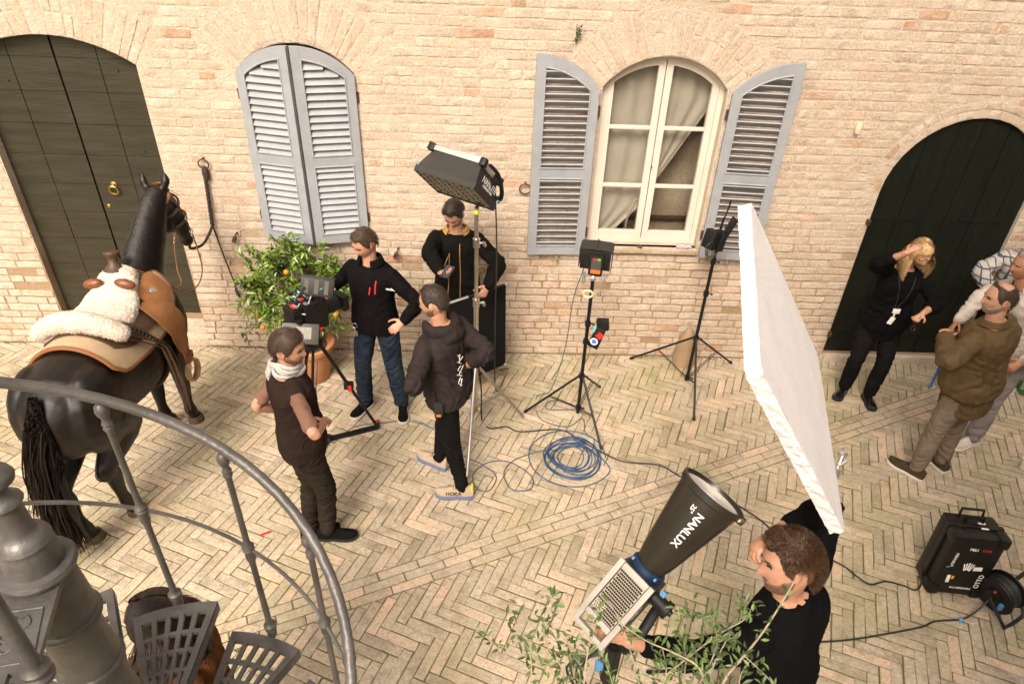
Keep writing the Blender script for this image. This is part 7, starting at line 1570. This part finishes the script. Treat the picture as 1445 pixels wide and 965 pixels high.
for off in (-0.07, 0.07): ln.tube([k0 - f_ * 0.03 + r_ * off] + snap(q5['top'], [onchest(q5, off * (0.95 - 1.55 * (0.90 - t)) - .01 * (0.9 - t), t) for t in [0.90 - 0.04 * i for i in range(14)]], f_, .004) + [tip], 0.004, 6)
ln.build('lanyard', sole_bk, q5['top']); 
cb = MB(); Rb = Matrix((r_, V((0, 0, 1)), -f_)).transposed(); cb.box(tip + V((0, 0, -0.02)), (0.06, 0.045, 0.012), Rb, bev=0.004); cb.box(tip + V((-0.012, 0, -0.115)), (0.04, 0.07, 0.010), Rb @ Matrix.Rotation(0.3, 3, 'Z'), bev=0.003); cb.box(tip + V((-0.006, 0, -0.06)), (0.012, 0.03, 0.006), Rb); cb.build('badge', mat('white_plastic', (0.72, 0.70, 0.66), 0.35), q5['top'])
g_ = MB(); gc = q5['wr']['L'] + V((-0.065, -0.05, -0.085))
for k in (-1, 1): g_.ring(gc + V((0, 0, k * 0.03)), 0.022, 0.0025, (0.3, -1, 0.1), 14, 6)
g_.tube([gc + V((0, 0, -0.008)), gc + V((0, 0, 0.008))], 0.0025, 6); g_.tube([gc + V((0.01, 0, 0.05)), gc + V((0.02, 0, 0.09))], 0.0022, 6)
tag(g_.build('glasses', mat('tortoise_frame', (0.05, 0.02, 0.01), 0.3)), 'dark framed glasses dangling from the hand of the blond woman', 'glasses')

# 6 the man in the olive coat
aL, aR = gp(1293, 662, .08), gp(1328, 650, .08); P = (aL + aR) / 2
q6 = person('p', 'balding man in long olive brown coat with folded arms seen from behind', V((P.x, P.y, 0)), 1.80, D(118), dict(
    shyaw=D(120), head=(D(170), D(4), D(0)), anL=aL, anR=aR, tyL=D(130), tyR=D(108), pelvis=V((P.x + .0, P.y, 0.95)), neck=V((P.x - 0.07, P.y + 0.0, 1.50)),
    elL=(1338, 510, -1), wrL=(1334, 478, 1), elR=(1400, 470, 1), wrR=(1360, 470, 1), cuL=.8, cuR=.8),
    dict(build=1.08, hair=dict(h=0.010, len=0.030, n=1000, front=0.085, back=-0.06, bald=(0.0, 0.045)), hairm=M_brown, beard=M_gstub, beardh=0.006, top=dict(name='coat', mat=olivem, ease=0.044, hem=-0.42, wr=0.010, flare=0.03, belly=0.02, cuff=0.0, taper=1.2), collar=(olivem, 0.05), collar_open=0.5,
         trousers=dict(mat=taupe_jeans, ease=0.016, wr=0.008, leg=0.003), shoes=dict(up=fabric('dark_olive_suede', (0.045, 0.030, 0.018), c2=(0.07, 0.05, 0.03)), sole=sole_wh, lace=shoe_bk, sh=0.034, L=0.30)))
# blue strip hanging from his pocket
bs = MB(); bs.bar(at(1327, 516, -1.62), at(1312, 547, -1.62), 0.03, 0.004, (0.3, -1, 0)); bs.build('blue_strap', fabric('blue_webbing', (0.07, 0.14, 0.40)), q6['root'])

# 7 the man in the white jacket
aL = gp(1372, 618, .08); aR = V((aL.x + 0.18, aL.y + 0.30, 0.08)); P = (aL + aR) / 2
q7 = person('p', 'man in white denim jacket and black top at the right edge of the picture', V((P.x, P.y, 0)), 1.80, D(178), dict(
    shyaw=D(186), head=(D(176), D(6), D(0)), anL=aL, anR=aR, tyL=D(200), tyR=D(190), pelvis=V((P.x - 0.02, P.y, 0.95)), neck=V((P.x - 0.18, P.y + 0.03, 1.50)),
    elR=(1386, 418, -1), wrR=(1353, 452, -1), elL=V((P.x + 0.02, P.y - 0.30, 1.18)), wrL=V((P.x - 0.16, P.y - 0.30, 1.02)), cuR=.7),
    dict(skin=M_skin2, hair=dict(h=0.012, len=0.03, n=800, front=0.075), hairm=M_grey, top=dict(name='jacket', mat=whitem, ease=0.024, hem=-0.22, wr=0.009), collar=(whitem, 0.06), collar_open=0.8,
         trousers=dict(mat=grey_jeans, ease=0.02, wr=0.008, leg=0.008), shoes=dict(up=fabric('white_mesh_shoe', (0.58, 0.53, 0.48), 0.7), sole=sole_wh, lace=sole_wh, L=0.30)))
bt = MB(); bt.bar(q7['cen'](0.92) + yawv(D(186)) * 0.115, q7['cen'](0.2) + yawv(D(186)) * 0.168, 0.11, 0.03, yawv(D(186))); bt.build('black_shirt', blackshirt, q7['top'])

# 8 (plaid man, mostly hidden behind the white jacket)
def plaid():
    m = mat('plaid_flannel', (0.36, 0.33, 0.29), 0.85, 0.08, 20, 0.2, 200); t = m.node_tree; b_ = t.nodes['Principled BSDF']; src = b_.inputs['Base Color'].links[0].from_socket
    tc = t.nodes.new('ShaderNodeTexCoord'); out = src
    for axis in ('X', 'Z'):
        w_ = t.nodes.new('ShaderNodeTexWave'); w_.bands_direction = axis; w_.inputs['Scale'].default_value = 4.6; w_.inputs['Distortion'].default_value = 1.2; w_.inputs['Detail'].default_value = 1; t.links.new(tc.outputs['Object'], w_.inputs['Vector'])
        r = t.nodes.new('ShaderNodeValToRGB'); r.color_ramp.elements[0].position = 0.92; r.color_ramp.elements[1].position = 0.96; t.links.new(w_.outputs['Fac'], r.inputs[0])
        x = t.nodes.new('ShaderNodeMix'); x.data_type = 'RGBA'; t.links.new(r.outputs[0], x.inputs[0]); t.links.new(out, x.inputs[6]); x.inputs[7].default_value = (0.035, 0.05, 0.10, 1); out = x.outputs[2]
    t.links.new(out, b_.inputs['Base Color']); return m
P = V((4.64, -0.40, 0))
q10 = person('p', 'person in grey and navy plaid shirt with bent elbow, mostly hidden behind the white jacket', P, 1.74, D(-130), dict(
    shyaw=D(-120), head=(D(-150), D(0), D(0)), anR=P + V((-.12, 0, .08)), anL=P + V((.12, -0.02, .08)), elR=(1384, 382, -1), wrR=(1404, 430, -1), elL=V((4.90, -0.5, 1.15)), wrL=V((4.8, -0.66, 0.95))),
    dict(hair=dict(h=0.014, len=0.03, n=300), hairm=M_dbrown, top=dict(name='plaid_shirt', mat=plaid(), ease=0.034, hem=-0.25, wr=0.010), trousers=dict(mat=bjeans, ease=0.016), shoes=dict(up=shoe_bk, sole=sole_bk)))

# 9 the man steering the big lamp, in the foreground
hc8 = gp(1103, 793, 1.74); P = V((hc8.x + 0.10, hc8.y - 0.03, 0))
q8 = person('p', 'curly haired man in black sweater shading his eyes while steering the big spotlight', P, 1.90, D(140), dict(
    shyaw=D(128), head=(D(178), D(2), D(20)), anL=P + V((0, -.13, .08)), anR=P + V((0, .13, .08)), neck=V((P.x - 0.04, P.y, 1.575)), pelvis=V((P.x + 0.06, P.y - 0.02, 1.0)), shrR=0.09, hoff=V((0, 0, 0)),
    elR=lambda s_: s_ + (V((0.13, 0.40, 0.82)).normalized() * 0.29), wrR=(1093, 750, -1), hdR=V((-0.75, -0.42, -0.38)), pnR=V((0.55, -0.2, -0.55)), cuR=0.85, elL=(975, 925, -1), wrL=(888, 905, -1), hdL=V((-0.85, 0.15, 0.25)), pnL=V((0.1, 0.9, -0.1)), cuL=1.0),
    dict(voxel=0.004, tvox=0.007, build=1.04, hs=1.0, hair=dict(h=0.024, len=0.028, n=5200, w=0.75, curl=0.010, front=0.066, back=-0.055, lump=0.5, lift=1.4), hairm=M_curly, beard=M_stub, beardh=0.003, top=dict(name='sweater', mat=blackshirt, ease=0.020, hem=-0.14, wr=0.007, sleeve='long', cuff=0.085, t1=1.03),
         trousers=dict(mat=bjeans, ease=0.016), shoes=dict(up=shoe_bk, sole=sole_bk)))

# 10 the person under the stairs
hc9 = gp(235, 872, 1.52); P = V((hc9.x + 0.02, hc9.y - 0.02, 0))
q9 = person('p', 'person with long brown hair and brown shearling coat below the spiral stair', P, 1.68, D(-150), dict(
    shyaw=D(-150), head=(D(-160), D(15), D(0)), anR=P + V((-.1, 0.05, .08)), anL=P + V((.08, -0.05, .08)), elR=P + V((-0.25, 0.16, 1.08)), wrR=P + V((-0.33, -0.02, 0.9)), elL=P + V((0.22, -0.2, 1.08)), wrL=P + V((-0.02, -0.30, 0.95))),
    dict(hair=dict(h=0.024, len=0.05, n=500, front=0.05, back=-0.11, lump=0.2, lift=0.2), hairm=mat('chestnut_hair', (0.018, 0.009, 0.005), 0.5, 0.4, 70, col2=(0.036, 0.018, 0.010), tintvar=0.7), female=True, top=dict(name='coat', mat=fabric('brown_shearling', (0.06, 0.022, 0.009), c2=(0.13, 0.055, 0.022), b=0.9, bs=90), ease=0.04, hem=-0.42, wr=0.012), trousers=dict(mat=bjeans), shoes=dict(up=shoe_bk, sole=sole_bk)))
long_hair(q9['T'], MATS['chestnut_hair'], q9['root'], 1800, 0.32, random.Random(9), 45, 0.05, 0.012)
sc = MB(); c0 = q9['cen'](0.99); r_, f_ = q9['frame'](1.0)
for k in range(4): sc.tube([c0 + (f_ * cos(a) + r_ * sin(a)) * (0.085 + 0.012 * (k % 2)) + V((0, 0, 0.018 * k - 0.01)) for a in [2 * pi * i / 18 for i in range(19)]], 0.016, 8)
sc.build('scarf', mat('red_yellow_scarf_cloth', (0.45, 0.02, 0.02), 0.8, scale=22, col2=(0.65, 0.38, 0.05)), q9['root'])
